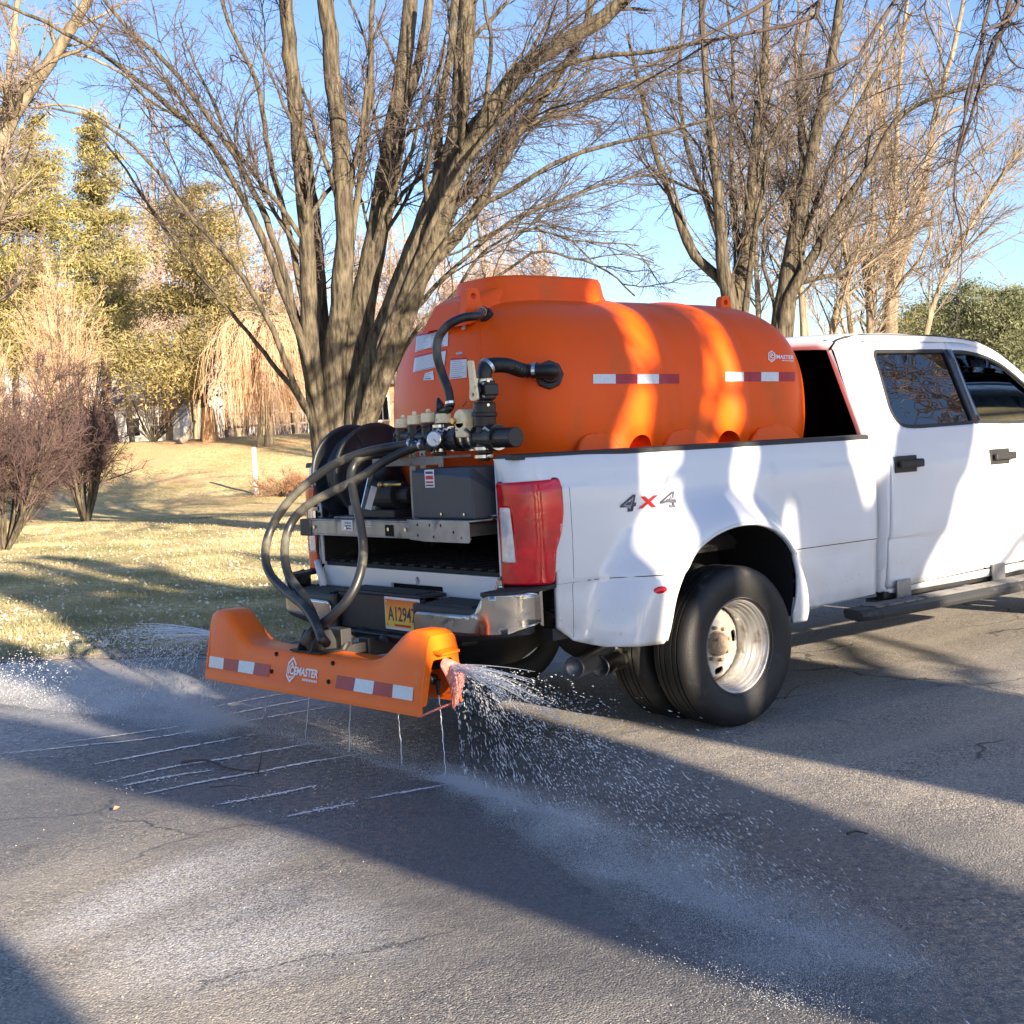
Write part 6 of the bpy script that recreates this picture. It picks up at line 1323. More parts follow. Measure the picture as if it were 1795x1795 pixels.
# cream valve lever
a, b = A(829, 692, XM - .085), A(823, 632, XM - .085); t = (b - a).normalized(); L = (b - a).length
me = sheet(roundpoly([(-.034, -.026, .025), (.030, -.028, .025), (.022, .05, .03), (.016, L, .012), (-.020, L, .012), (-.016, .05, .03)], .02), [ellipse(0, 0, .010, .010, 12)], .1, lambda u, v: tuple(a + t * v + Vector((0, -1, 0)) * u)); orient(me, (-1, 0, 0)); put('valve_lever', me, M['beige'], man, solid=.014)
# cream motor on the main pipe and four solenoid caps
mb = MB(); p = A(818, 735, XM - .03); mb.cyl(p + Vector((.04, 0, .0)), p + Vector((-.045, 0, 0)), .048, n=26); mb.box(tuple(p + Vector((-.045, -.040, -.085))), tuple(p + Vector((.04, .038, -.01)))); mo = mb.build('valve_motor', M['beige'], man, bev=.008)
mb = MB(); mb.cyl(p + Vector((-.05, .03, -.005)), p + Vector((-.064, .03, -.005)), .014, n=14); mb.build('indicator_knob', M['brass'], mo)
for x, y in ((706, 741), (727, 735), (751, 731), (777, 732)):
    p = A(x, y); mb = MB(); mb.cyl(p + Vector((0, 0, -.026)), p + Vector((0, 0, .020)), .040, .036, 18); mb.cyl(p + Vector((0, 0, .022)), p + Vector((0, 0, .040)), .014, .010, 10); o = mb.build('solenoid_cap', M['beige'], man, bev=.005)
    mb = MB(); mb.cyl(p + Vector((0, 0, -.030)), p + Vector((0, 0, -.115)), .040, .036, 18); mb.cyl(p + Vector((-.03, 0, -.115)), p + Vector((-.10, 0, -.145)), .024, n=12); mb.build('solenoid_body', M['poly'], man, bev=.004)
    mb = MB(); q_ = p + Vector((-.085, 0, -.14)); mb.lathe([(.024, -.006), (.030, -.006), (.030, .006), (.024, .006)], q_, (-.9, 0, -.4), 18, close=True); mb.build('pipe_clamp', M['clamp'], man)
# gauge
p = A(763, 770, XM - .09); mb = MB(); d = Vector((-.85, -.40, .1)).normalized(); mb.lathe([(.0, .016), (.034, .016), (.040, .012), (.040, -.02), (0, -.02)], p, d, 26); gg = mb.build('pressure_gauge', M['clamp'], man, bev=.002)
mb = MB(); mb.cyl(p + d * .0165, p + d * .018, .032, n=24); gf = mb.build('gauge_face', M['label'], gg)
mb = MB(); x_ = d.orthogonal().normalized(); mb.tube([p + d * .0185, p + d * .0185 + x_ * .024], .0018, 4); mb.build('needle', M['ink'], gf)
for x, y, r in ((771, 747, .036), (772, 789, .030), (790, 758, .026), (822, 762, .024)):
    p = A(x, y, XM - .02); mb = MB(); mb.lathe([(r - .006, -.007), (r, -.007), (r, .007), (r - .006, .007)], p, (0, 0, 1) if x < 785 else (1, 0, 0), 20, close=True); mb.build('pipe_clamp', M['clamp'], man)
mb = MB(); mb.cyl(A(772, 720), A(772, 800), .030, n=16); mb.cyl(A(772, 748), A(772, 756), .042, n=16); mb.build('riser', M['poly'], man, bev=.004)
mb = MB(); mb.cyl(A(773, 802), A(773, 818), .013, n=10); mb.build('drain_tube', M['label'], man)
mb = MB(); mb.tube([A(772, 722), A(771, 710), A(768, 698)], [.018, .022, .007], 10); mb.build('small_valve', M['poly'], man, smooth=True)
mb = MB(); mb.tube([A(776, 722), A(785, 718), A(790, 712)], .020, 10); mb.build('barbed_elbow', M['poly'], man, smooth=True)
mb = MB(); mb.tube([A(811, 713, XM-.02), A(818, 704, XM-.05)], .003, 5); mb.build('cable_tie', M['poly'], man)
for pts in ([(722, 738, 0), (718, 755, -.03), (712, 772, -.06), (704, 780, -.08)], [(754, 745, -.03), (735, 752, -.06), (722, 768, -.08), (716, 776, -.08)], [(700, 752, 0), (690, 768, -.05), (692, 786, -.08), (702, 790, -.08)]):
    mb = MB(); mb.tube(spline([A(a, b, XM + c) for a, b, c in pts], 5), .0035, 5); mb.build('wire', M['poly'], man, smooth=True)
mb = MB()
for x, y in ((704, 781), (716, 776), (724, 783), (736, 778), (711, 787)):
    p = A(x, y, XM - .10); mb = MB(); mb.lathe([(.014, -.006), (.021, -.006), (.021, .006), (.014, .006)], p, (-.6, .7, .1), 14, close=True); mb.build('pipe_clamp', M['clamp'], man)
# suction pipe: elbow, ribbed hose to the tank outlet
suct = thing('suction_hose', 'ribbed black suction hose curving from the valve column to the hex outlet on the tank', 'hose', tuple(A(849, 660)))
pth = spline([A(849, 672), A(849, 655), A(853, 643, XM + .02), A(866, 640, XM + .06), A(890, 641, XM + .15), A(920, 650, XM + .28), h1 + n1 * .10, h1 + n1 * .03], 14)
rad = [.034 + (.0026 * math.sin(i * 2.1) if 26 < i < 74 else .002 * (i < 26)) for i in range(len(pth))]
n__ = 220; d = np.linspace(0, len(pth) - 1, n__); P2 = [pth[int(i)].lerp(pth[min(int(i)+1, len(pth)-1)], i - int(i)) for i in d]
rad = [(.036 if i < 58 else .033 + .0035 * math.sin(i * 1.15)) if i < 165 else .034 for i in range(n__)]
mb = MB(); mb.tube(P2, rad, 18); mb.build('hose_body', M['poly'], suct, smooth=True)
for i in (12, 62, 168):
    p = P2[i]; t = (P2[i+1] - P2[i-1]).normalized(); mb = MB(); mb.lathe([(.035, -.009), (.043, -.009), (.043, .009), (.035, .009)], p, t, 22, close=True); mb.build('hose_clamp', M['clamp'], suct)
def hose(name, label, pts, r, clamps=(), mt_='hose', group=None):
    P_ = spline(pts, 12); o = thing(name, label, 'hose', tuple(P_[0]), 0, group); mb = MB(); mb.tube(P_, r, 14); mb.build('hose_body', M[mt_], o, smooth=True)
    for i in clamps:
        i = i % len(P_); i = min(max(i, 1), len(P_) - 2); mb = MB(); mb.lathe([(r*.98, -.006), (r*1.16, -.006), (r*1.16, .006), (r*.98, .006)], P_[i], P_[i+1] - P_[i-1], 16, close=True); mb.build('hose_clamp', M['clamp'], o)
    return o
hose('vent_hose', 'thin black hose looping from the top of the tank end down to the manifold', [h2 + n2 * .04, A(838, 553, XM + .14), A(812, 557, XM + .06), A(786, 570, XM + .01), A(769, 592, XM - .01), A(766, 622, XM - .02), A(775, 655, XM), A(786, 685, XM), A(790, 712, XM)], .0215, (3, -4))
hg = 'black hoses running down to the spray bar'
hose('supply_hose', 'black supply hose bowing out farthest left down to the spray bar', [A(728, 777, XM - .09), A(690, 783, -1.26), A(640, 793, -1.34), A(590, 812, -1.42), A(545, 842, -1.50), A(505, 880, -1.58), A(476, 925, -1.64), A(465, 968, -1.70), A(473, 1005, -1.74), A(503, 1038, -1.76), A(532, 1062, -1.78), A(553, 1092, -1.80), A(566, 1125, -1.82)], .0225, (2,), group=hg)
hose('supply_hose', 'black supply hose forming the inner narrower bow down to the spray bar', [A(745, 779, XM - .09), A(712, 790, -1.25), A(672, 810, -1.32), A(630, 838, -1.40), A(582, 862, -1.47), A(540, 885, -1.54), A(510, 918, -1.60), A(499, 962, -1.66), A(505, 1005, -1.70), A(528, 1040, -1.72), A(545, 1070, -1.74), A(560, 1110, -1.78), A(572, 1128, -1.80)], .0225, (2,), group=hg)
hose('supply_hose', 'dusty supply hose hanging in front of the steel frame, then bending left to the bar', [A(690, 788, -1.24), A(655, 796, -1.30), A(628, 806, -1.36), A(616, 830, -1.40), A(620, 868, -1.44), A(631, 915, -1.48), A(637, 965, -1.54), A(629, 1012, -1.60), A(609, 1052, -1.66), A(578, 1083, -1.72), A(549, 1104, -1.78), A(532, 1128, -1.84)], .0225, (2,), group=hg)

# ================================================================ spray bar on the hitch
ba = Vector((-1.75, -.90, 0)); bd = Vector((-.078, .997, 0)).normalized(); bn = Vector((.997, .078, 0)).normalized()    # along the bar (to the left), towards the truck
sbar = thing('spray_bar', 'bright orange spray bar shell with raised ends mounted on the truck hitch', 'spray bar', tuple(ba + bd * .9))
BL = 1.80
def top_z(s):
    a = min(s, BL - s)      # distance from the nearer end
    return float(np.interp(a, [0, .02, .05, .12, .15, .18, .30, .34, .40, .48, .9], [.640, .652, .660, .660, .654, .636, .543, .522, .505, .500, .498]))
def sec(s):
    """cross section (across, z) from the rear foot over the top to the truck side"""
    a = min(s, BL - s); zt = top_z(s); hornk = (zt - .50) / .16
    w_ = .235
    lean = .050 + .02 * hornk
    r = .018
    return [(0., .300), (.004, .345), (.012, .352), (lean * .8, zt - .05), (lean, zt - .012), (lean + .012, zt - .002), (lean + .03, zt), (w_ - .05, zt), (w_ - .028, zt - .004), (w_ - .018, zt - .02), (w_ - .006, zt - .07), (w_, .36), (w_ + .004, .330)]
ss = np.array(sorted(set([round(x, 4) for x in list(np.linspace(0, BL, 91)) + [.02, .05, BL - .02, BL - .05]])))
V, F = [], []; K_ = len(sec(0))
for s in ss:
    for a, z in sec(s): V.append(ba + bd * s + bn * a + Vector((0, 0, z)))
F = [(i*K_+j, i*K_+j+1, (i+1)*K_+j+1, (i+1)*K_+j) for i in range(len(ss)-1) for j in range(K_-1)]
me = bpy.data.meshes.new('m'); me.from_pydata(V, [], F); me.update(); bm = bmesh.new(); bm.from_mesh(me); bmesh.ops.recalc_face_normals(bm, faces=bm.faces); bm.to_mesh(me); bm.free(); orient(me, (0, 0, 1))
shl = put('bar_shell', me, M['bar'], sbar, smooth=True, solid=.010); md = shl.modifiers.new('e', 'EDGE_SPLIT'); md.split_angle = R(60)
# end frames: brow over the open mouth
for e, s0 in ((0, 0.), (1, BL)):
    sg = -1 if e == 0 else 1
    def EP(a, z, o=0.): return tuple(ba + bd * (s0 + sg * o) + bn * a + Vector((0, 0, z)))
    outl = [(.004, .345), (.055, .590), (.072, .640), (.205, .640), (.222, .60), (.232, .50), (.232, .47), (.20, .47), (.19, .535), (.085, .535), (.072, .50), (.035, .345)]
    me = sheet(roundpoly(outl, .012), [], .1, lambda u, v: EP(u, v, .001)); orient(me, bd * sg); put('end_frame', me, M['bar'], sbar, solid=.012)
    br = MB(); br.add([EP(.085, .565, .0), EP(.20, .570, .0), EP(.20, .560, .045), EP(.10, .555, .045)], [(0, 1, 2, 3)]); br.build('brow', M['bar'], sbar, solid=.010)
    # flat deflector paddle held out from the mouth
    f_ = sheet(roundpoly([(.085, .520, .02), (.12, .548, .02), (.215, .500, .03), (.205, .420, .04), (.165, .315, .02), (.150, .315, .02), (.125, .42, .03)], .02), [], .05, lambda u, v: EP(u, v, .030 + .03 * math.sin((v - .3) * 12))); orient(f_, bd * sg); put('deflector', f_, M['flap'], sbar, smooth=True, solid=.006)
    rod = MB(); rod.tube([Vector(EP(.0, .305, .0)), Vector(EP(.12, .325, .0)), Vector(EP(.205, .335, .0))], .006, 6); rod.build('stay_rod', M['flap'], sbar, smooth=True)
    nz_ = MB(); q0 = ba + bd * (s0 - sg * .06) + bn * .13 + Vector((0, 0, .50)); nz_.cyl(q0, q0 + bd * sg * .07 + Vector((0, 0, .01)), .020, .014, 12); nz_.build('nozzle', M['poly'], sbar, bev=.003)
# inner pipe and drip nozzles
ip = MB(); ip.cyl(ba + bd * .05 + bn * .13 + Vector((0, 0, .44)), ba + bd * (BL - .05) + bn * .13 + Vector((0, 0, .44)), .024, n=12); ip.build('spray_pipe', M['poly'], sbar, smooth=True)
ndrop = [.03, .33, .66, .98, 1.30, 1.58]
for s in ndrop: mb = MB(); q0 = ba + bd * s + bn * .13; mb.cyl(q0 + Vector((0, 0, .44)), q0 + Vector((0, 0, .375)), .013, .008, 10); mb.build('drip_nozzle', M['poly'], sbar)
def bar_face(s, z, off=.0):
    """a point on the rear face of the bar"""
    P_ = sec(s); a = float(np.interp(z, [q[1] for q in P_[:5]], [q[0] for q in P_[:5]])); return ba + bd * s + bn * (a - .0125 * 0 - off) + Vector((0, 0, z))
def bar_sheet(name, s0, s1, z0, z1, mt_, parent, off=.003, z0b=None, z1b=None):
    me = sheet([(s0, z0), (s0, z1), (s1, z1), (s1, z0)], [], .06, lambda u, v: tuple(bar_face(u, v, off))); orient(me, (-1, 0, 0)); return put(name, me, mt_, parent, smooth=True)
# reflective tape: four blocks at each end
for s0, s1, seq in ((.065, .640, 'wrwr'), (1.205, 1.775, 'rwrw')):
    for k, c in enumerate(seq):
        a, b = s0 + (s1 - s0) * k / 4, s0 + (s1 - s0) * (k + 1) / 4; bar_sheet('reflective_tape', a, b, .363, .420, M['tapewhite' if c == 'w' else 'tapered'], sbar)
for s, z in ((.69, .470), (.70, .385), (1.17, .475), (1.185, .390)):
    mb = MB(); c = bar_face(s, z, -.004); mb.cyl(c, c - bn * .010, .011, n=14); mb.build('bolt_hole', M['dark'], sbar)
lgb = bpy.data.objects.new('logo', None); COL.objects.link(lgb); lgb.parent = sbar
logo(lgb, lambda u, v, l_: tuple(bar_face(1.060 - u * .0275, .352 + v * .0265, .003 + l_)))
# black hose bracket on top and the arm into the receiver
bc = ba + bd * .93 + bn * .125
br = MB()
for dx in (-.055, .055):
    br.prism([bc + bd * (dx - .0) + bn * -.085 + Vector((0, 0, .498)), bc + bd * dx + bn * .10 + Vector((0, 0, .498)), bc + bd * dx + bn * .05 + Vector((0, 0, .60)), bc + bd * dx + bn * -.03 + Vector((0, 0, .60))], bd * .012)
br.box((-.13, -.075, .499), (.13, .075, .508), Matrix.Translation((bc.x, bc.y, 0)) @ Matrix.Rotation(math.atan2(bd.y, bd.x), 4, 'Z')); br.build('hose_bracket', M['black'], sbar, bev=.004)
mb = MB()
for dx, dn in ((-.03, .0), (.04, .02), (.0, -.03)): mb.cyl(bc + bd * dx + bn * dn + Vector((0, 0, .50)), bc + bd * dx + bn * dn + Vector((0, 0, .585)), .027, n=14)
mb.build('hose_tails', M['poly'], sbar, bev=.004)
mb = MB(); mb.tube([bc + Vector((.12, 0, .47)), Vector((-1.52, .0, .49)), Vector((-1.30, 0, .49))], .035, 4); mb.box((-1.62, -.06, .40), (-1.56, .06, .60)); mb.build('hitch_arm', M['black'], sbar, bev=.004)
for dx in (-.12, .12): mb = MB(); mb.tube([bc + bd * dx + bn * .06 + Vector((0, 0, .50)), bc + bd * dx * .6 + bn * .16 + Vector((0, 0, .55)), Vector((-1.56, dx * .3, .56))], .016, 8); mb.build('brace', M['black'], sbar, smooth=True)

# ================================================================ water
def watermat(name, alpha=.75, col=(.86, .90, .95)):
    mt = bpy.data.materials.new(name); mt.use_nodes = True; n = mt.node_tree.nodes; l = mt.node_tree.links; b = n['Principled BSDF']
    b.inputs['Base Color'].default_value = (*col, 1); b.inputs['Roughness'].default_value = .12; b.inputs['IOR'].default_value = 1.33; b.inputs['Specular IOR Level'].default_value = .8
    b.inputs['Transmission Weight'].default_value = 1 - alpha; return mt
M['drop'] = watermat('spray_droplets', .8); M['mist'] = watermat('spray_mist', 1., (.80, .85, .93)); M['brine'] = mat('wet_brine', (.74, .77, .82), .25, var=.35, scale=30)
ICO = None
bm = bmesh.new(); bmesh.ops.create_icosphere(bm, subdivisions=1, radius=1); ICO = (np.array([v.co[:] for v in bm.verts]), np.array([[v.index for v in f.verts] for f in bm.faces])); bm.free()
TET = (np.array([(1, 1, 1), (1, -1, -1), (-1, 1, -1), (-1, -1, 1)]) / 1.4, np.array([(0, 1, 2), (0, 3, 1), (0, 2, 3), (1, 3, 2)]))
OCT = (np.array([(1,0,0),(-1,0,0),(0,1,0),(0,-1,0),(0,0,1),(0,0,-1)], float), np.array([(0,2,4),(2,1,4),(1,3,4),(3,0,4),(2,0,5),(1,2,5),(3,1,5),(0,3,5)]))
def drops(P, rad, stretch=None, shape=ICO):
    """P (n,3), rad (n,), stretch (n,3): elongation vector"""
    B, Fc = shape; n = len(P); V = P[:, None, :] + B[None] * rad[:, None, None]
    if stretch is not None:
        L = np.linalg.norm(stretch, axis=1, keepdims=True) + 1e-9; dd = stretch / L; V += dd[:, None, :] * ((B[None] * dd[:, None, :]).sum(2) * L)[:, :, None]
    k = len(B); return V.reshape(-1, 3), (Fc[None] + (np.arange(n) * k)[:, None, None]).reshape(-1, 3)
def fan(sgn, seed, name, label, nd, ns, v0, yawr, big=1.):
    """streams leaving the mouth of the bar, each a ballistic arc that breaks into drops"""
    g = np.random.default_rng(seed); s0 = 0 if sgn < 0 else BL
    q0 = np.array(ba + bd * (s0 + sgn * .04) + bn * .15 + Vector((0, 0, .505))); out = np.array(bd * sgn); fwd = np.array(bn)
    v = v0[0] + (v0[1] - v0[0]) * g.random(ns) ** .8; a = g.uniform(yawr[0], yawr[1], ns); e = g.uniform(-.04, .12, ns)
    vel = (out[None] * np.cos(a)[:, None] + fwd[None] * np.sin(a)[:, None]) * (v * np.cos(e))[:, None]; vel[:, 2] += v * np.sin(e)
    tl = (vel[:, 2] + np.sqrt(vel[:, 2] ** 2 + 2 * 9.81 * q0[2])) / 9.81; parts = []
    # drops strung along the arcs
    k = g.integers(0, ns, nd); u = g.random(nd) ** .85; t = tl[k] * u; P = q0[None] + vel[k] * t[:, None]; P[:, 2] -= 4.905 * t ** 2; vn = vel[k].copy(); vn[:, 2] -= 9.81 * t
    P += g.normal(size=P.shape) * (.004 + .030 * u ** 1.4)[:, None]; P[:, 2] = np.maximum(P[:, 2], .005); r = (.0008 + .0020 * g.random(nd) ** 3.5) * big
    parts.append(drops(P, r, vn * (.0004 + .0010 * g.random(nd))[:, None], OCT))
    # threads: the unbroken first part of each stream
    th = []
    for q in range(ns):
        m_ = 9; t = tl[q] * (.02 + (.16 + .22 * g.random()) * np.arange(m_) / (m_ - 1)); p = q0[None] + vel[q][None] * t[:, None]; p[:, 2] -= 4.905 * t ** 2; p += g.normal(size=3)[None] * .006; th.append(p)
    th = np.array(th); parts.append(tube_batch(th, np.linspace(.0022, .0006, 9)[None] * np.ones((ns, 1)) * big, 4))
    V, F3 = parts[0]; o = link(name, np_mesh(V, F3), M['drop'], smooth=True); tag(o, label, 'water spray', kind='stuff')
    o2 = link('water_threads', np_mesh(*parts[1]), M['drop'], smooth=True); tag(o2, 'thin threads of water leaving the ' + ('open right' if sgn < 0 else 'far left') + ' mouth of the spray bar', 'water spray', kind='stuff')
    # ragged curtain falling just outside the mouth
    n = 1300; kk = g.integers(0, 34, n); cv = g.uniform(.5, 3.0, 34); ca = g.uniform(yawr[0] - .3, yawr[1] + .3, 34); v_ = cv[kk]; a_ = ca[kk]
    vel = out[None] * (np.cos(a_) * v_)[:, None] + fwd[None] * (np.sin(a_) * v_)[:, None]; t = .30 * g.random(n); P = q0[None] + vel * t[:, None]; P[:, 2] -= 4.905 * t ** 2; vn = vel.copy(); vn[:, 2] -= 9.81 * t; P += g.normal(size=P.shape) * .005
    o3 = link('water_curtain', np_mesh(*drops(P, (.0009 + .0008 * g.random(n)) * big, vn * (.0015 + .005 * g.random(n))[:, None], OCT)), M['drop'], smooth=True); tag(o3, 'ragged curtain of falling water just outside the ' + ('right' if sgn < 0 else 'left') + ' end of the spray bar', 'water spray', kind='stuff')
fan(-1, 5, 'water_spray', 'white droplets arcing out of the right end of the spray bar', 5200, 60, (2.6, 7.6), (-.36, -.12))
fan(1, 6, 'water_spray', 'fine spray thrown left from the far end of the spray bar', 6000, 60, (2.5, 7.2), (-.30, .05), 1.5)
def mist(name, label, pts, n, seed, width, height, r=(.0007, .0014)):
    """fine drops bouncing off the ground along a curve of ground points"""
    g = np.random.default_rng(seed); C_ = np.array([tuple(p) for p in spline([Vector((p[0], p[1], 0)) for p in pts], 20)]); t = g.random(n) ** 1.35 * (len(C_) - 1.001); i = t.astype(int); q = (t - i)[:, None]; P = C_[i] * (1-q) + C_[i+1] * q
    s = t / len(C_); wd = width[0] + (width[1] - width[0]) * s; P[:, :2] += g.normal(size=(n, 2)) * wd[:, None]; P[:, 2] = .004 + abs(g.normal(size=n)) * (height[0] + (height[1] - height[0]) * s)
    P += .02 * np.sin(P[:, [1, 0, 0]] * 17)
    o = link(name, np_mesh(*drops(P, g.uniform(r[0], r[1], n), None, TET)), M['mist']); tag(o, label, 'water mist', kind='stuff'); return o
G_ = lambda *q: [_g(*p) for p in q]
def puff(name, label, pts, widths, heights, dens):
    """soft airborne mist: a low closed body of thin, uneven volume along a curve on the ground"""
    C_ = spline([Vector((p[0], p[1], 0)) for p in pts], 8); n = len(C_); mb = MB(); V = []; K_ = 14
    for i, p in enumerate(C_):
        t = (C_[min(i+1, n-1)] - C_[max(i-1, 0)]).normalized(); nn = Vector((-t.y, t.x, 0)); s_ = i / (n - 1); e = max(.05, math.sin(math.pi * (.02 + .96 * s_)) ** .5)
        w_ = (widths[0] + (widths[1] - widths[0]) * s_) * e; h_ = (heights[0] + (heights[1] - heights[0]) * s_) * e
        for k in range(K_): a = 2 * math.pi * k / K_; V.append(p + nn * (w_ * math.cos(a)) + Vector((0, 0, .006 + h_ * .5 + h_ * .5 * math.sin(a))))
    mb.add(V, [(i*K_+k, i*K_+(k+1) % K_, (i+1)*K_+(k+1) % K_, (i+1)*K_+k) for i in range(n-1) for k in range(K_)] + [tuple(range(K_)), tuple(range((n-1)*K_, n*K_))])
    mt = bpy.data.materials.new(name); mt.use_nodes = True; nd = mt.node_tree.nodes; l = mt.node_tree.links; nd.remove(nd['Principled BSDF'])
    pv = nd.new('ShaderNodeVolumePrincipled'); pv.inputs['Color'].default_value = (.93, .96, 1, 1)
    tc = nd.new('ShaderNodeTexCoord'); nz = nd.new('ShaderNodeTexNoise'); nz.inputs['Scale'].default_value = 3.4; nz.inputs['Detail'].default_value = 5; l.new(tc.outputs['Object'], nz.inputs[0])
    mr = nd.new('ShaderNodeMapRange'); l.new(nz.outputs['Fac'], mr.inputs[0]); mr.inputs[1].default_value = .34; mr.inputs[2].default_value = .68; mr.inputs[3].default_value = 0.; mr.inputs[4].default_value = dens
    sz = nd.new('ShaderNodeSeparateXYZ'); l.new(tc.outputs['Object'], sz.inputs[0]); zr = nd.new('ShaderNodeMapRange'); l.new(sz.outputs[2], zr.inputs[0]); zr.inputs[1].default_value = 0.; zr.inputs[2].default_value = max(heights) * .9; zr.inputs[3].default_value = 1.; zr.inputs[4].default_value = 0.
    mm = nd.new('ShaderNodeMath'); mm.operation = 'MULTIPLY'; l.new(mr.outputs[0], mm.inputs[0]); l.new(zr.outputs[0], mm.inputs[1])
    l.new(mm.outputs[0], pv.inputs['Density']); l.new(pv.outputs[0], nd['Material Output'].inputs['Volume'])
    o = mb.build(name, mt); tag(o, label, 'water mist', kind='stuff'); return o
mist('water_mist', 'bluish band of fine mist along the ground right of the spray bar', G_((790, 1372), (860, 1405), (960, 1450), (1080, 1510), (1200, 1570), (1330, 1640), (1450, 1697), (1520, 1728)), 95000, 31, (.045, .17), (.02, .035))
mist('water_mist', 'pale mist blowing low over the driveway at the left', G_((395, 1285), (330, 1265), (250, 1245), (170, 1225), (80, 1205), (-40, 1180)), 110000, 32, (.08, .26), (.03, .06))
mist('water_mist', 'splashing mist right under the spray bar', G_((780, 1368), (700, 1340), (610, 1315), (530, 1296), (460, 1275), (400, 1258)), 22000, 33, (.10, .14), (.02, .02))
puff('mist_cloud', 'soft bluish mist hanging low over the wet band right of the spray bar', G_((760, 1350), (860, 1400), (960, 1448), (1080, 1508), (1200, 1568), (1330, 1638), (1470, 1700), (1640, 1770)), (.12, .46), (.14, .06), 2.6)
puff('mist_cloud', 'soft whitish mist drifting over the driveway at the left edge', G_((400, 1270), (330, 1255), (250, 1240), (170, 1222), (80, 1205), (-60, 1180)), (.18, .90), (.07, .14), 3.0)
# thin straight jets from the bar to the ground
land = [(783, 1372), (705, 1342), (612, 1318), (535, 1298), (462, 1262), (393, 1247)]
for k, (s, l_) in enumerate(zip(ndrop, land)):
    a = ba + bd * s + bn * .13 + Vector((0, 0, .375)); b = on_z(*l_); pts = []
    for i in range(26): t = i / 25; p = a.lerp(b, t ** .9); p.z = a.z * (1 - t ** 1.25); pts.append(p + Vector((random.gauss(0, .0012), random.gauss(0, .0012), 0)))
    o_ = MB(); o_.tube(pts, [random.uniform(.0016, .0030) for _ in pts], 6); o = o_.build('water_jet', M['drop'], smooth=True)
    tag(o, ['thin water jet falling nearest the open right end of the spray bar', 'thin water jet second from the right end of the spray bar', 'thin water jet just right of the bar logo', 'thin water jet falling under the bar logo', 'thin water jet second from the far left end of the bar', 'thin water jet falling nearest the far left end of the bar'][k], 'water jet', 'jets falling from the spray bar')
# brine lines already laid on the asphalt
lines = [[(165, 1339), (300, 1314), (451, 1286)], [(185, 1371), (290, 1346), (371, 1333), (470, 1316), (557, 1301)], [(251, 1392), (350, 1371), (451, 1353), (540, 1336), (632, 1321)], [(381, 1410), (470, 1394), (557, 1376)], [(501, 1431), (560, 1419), (622, 1407)], [(216, 1377), (300, 1360), (371, 1350)],
         [(0, 1321), (150, 1306), (281, 1291), (440, 1262), (592, 1236)], [(301, 1271), (430, 1246), (552, 1223)], [(351, 1243), (430, 1228), (500, 1215)], [(120, 1300), (260, 1281), (380, 1262)], [(640, 1400), (720, 1386), (800, 1372)]]
for k, L_ in enumerate(lines):
    g = np.random.default_rng(200 + k); P_ = spline([on_z(*p, .004) for p in L_], 26); V, F = [], []
    for i, p in enumerate(P_):
        t = (P_[min(i+1, len(P_)-1)] - P_[max(i-1, 0)]).normalized(); nn = Vector((-t.y, t.x, 0)); e = math.sin(math.pi * (i + .5) / len(P_)) ** .35
        w1 = (.006 + .015 * g.random() * (1 if k < 6 else .8)) * e; w2 = (.006 + .015 * g.random() * (1 if k < 6 else .8)) * e; o_ = g.normal() * .003
        V += [p + nn * (w1 + o_), p - nn * (w2 - o_)]
    F = [(2*i, 2*i+1, 2*i+3, 2*i+2) for i in range(len(P_)-1) if g.random() > .035]
    mb = MB(); mb.add(V, F); mb.build('brine_streak', M['brine'], drive)
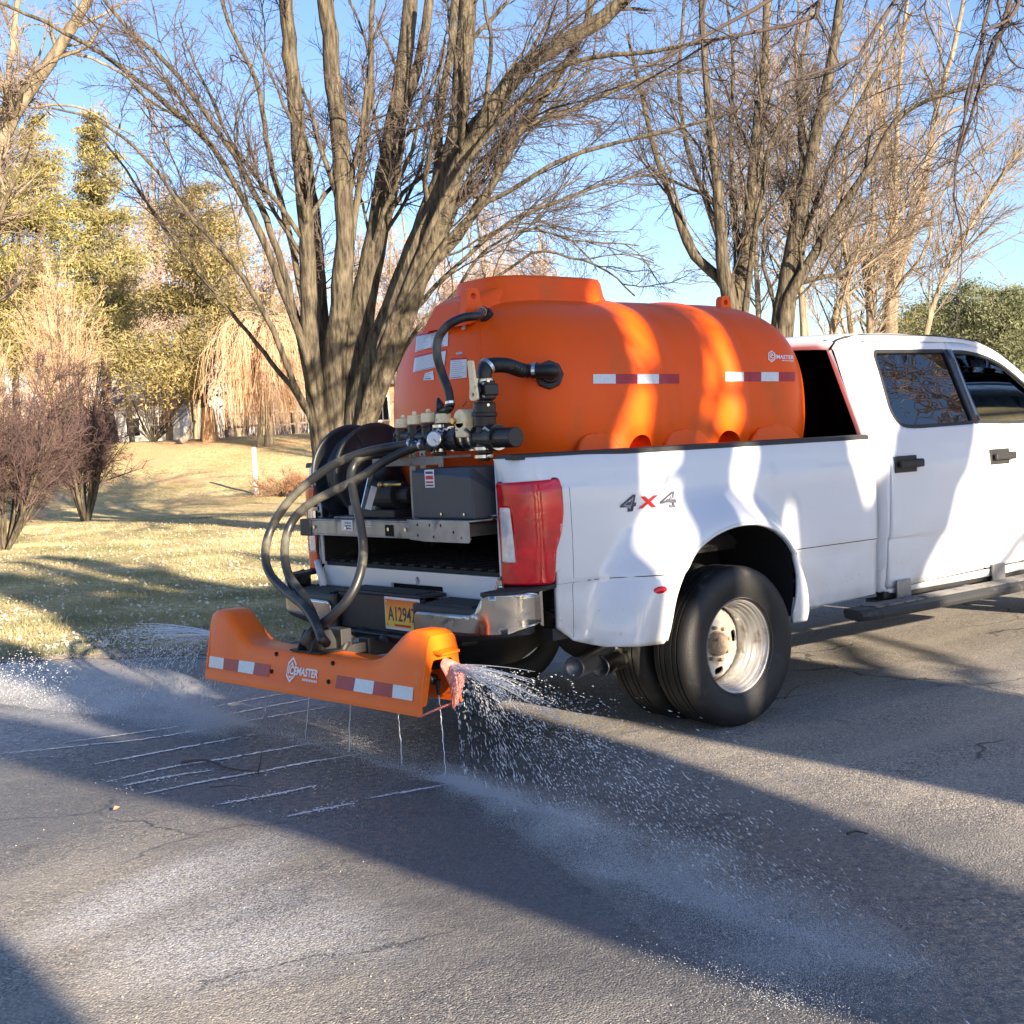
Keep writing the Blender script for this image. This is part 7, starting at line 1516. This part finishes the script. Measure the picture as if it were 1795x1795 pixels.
# scattered drops beside the lines
g = np.random.default_rng(77); P = []
for L_ in lines[:6]:
    a, b = on_z(*L_[0], .004), on_z(*L_[-1], .004)
    for _ in range(90): t = g.random(); p = a.lerp(b, t); P.append((p.x + g.normal() * .04, p.y + g.normal() * .04, .003))
P = np.array(P); V, F = drops(P, .002 + .004 * g.random(len(P)), None, OCT); V[:, 2] = .003 + (V[:, 2] - .003) * .3; o = link('brine_spots', np_mesh(V, F), M['brine'], drive); o['kind'] = 'stuff'
# loose grit and bits on the driveway
g = np.random.default_rng(78); n = 2600; px = g.uniform(0, 1795, n); py = 1150 + 700 * g.random(n); P = np.array([tuple(on_z(a, b)) for a, b in zip(px, py)]); r = (.0010 + .0032 * g.random(n) ** 5) * (.5 + .5 * (np.sin(P[:, 0] * 3.1) * np.sin(P[:, 1] * 2.3 + 1) > -.2)); P[:, 2] = r * .3
o = link('grit', np_mesh(*drops(P, r, None, OCT)), mat('pale_grit', (.32, .29, .25), .8, var=.5, scale=9), drive); o['kind'] = 'stuff'
# twigs and a leaf on the driveway
def twig(label, pts, r, side=()):
    P_ = spline([on_z(a, b, .012 + (c if (c := 0) else 0)) for a, b in pts], 6); o_ = MB(); o_.tube(P_, [r * (1 - .6 * i / len(P_)) for i in range(len(P_))], 6)
    for (i, px_, py_) in side: o_.tube([P_[min(i, len(P_)-1)], on_z(px_, py_, .015)], r * .6, 5)
    o = o_.build('fallen_twig', M['twig'], smooth=True); tag(o, label, 'twig')
twig('dark crooked twig lying across the brine lines', [(318, 1336), (362, 1333), (402, 1347), (450, 1352)], .007, ((8, 385, 1338),))
twig('short upright looking twig stub beside the crooked twig', [(452, 1354), (456, 1336), (459, 1318)], .004)
twig('thin pale twig below the crooked twig', [(368, 1380), (410, 1377), (448, 1381)], .003)
twig('small twig with a curl in front of the rear wheel', [(1376, 1224), (1388, 1210), (1402, 1201)], .005)
twig('short twig on the sunny asphalt at the right', [(1485, 1461), (1500, 1457), (1520, 1461)], .006)
mb = MB(); c = on_z(203, 1417, .015); mb.add([c + Vector((-.014, -.006, 0)), c + Vector((0, .009, .010)), c + Vector((.018, 0, .004)), c + Vector((0, -.009, .0))], [(0, 1, 2, 3)]); o = mb.build('leaf', M['brush'], solid=.002); tag(o, 'single curled dry leaf on the sunny asphalt at the left', 'leaf')
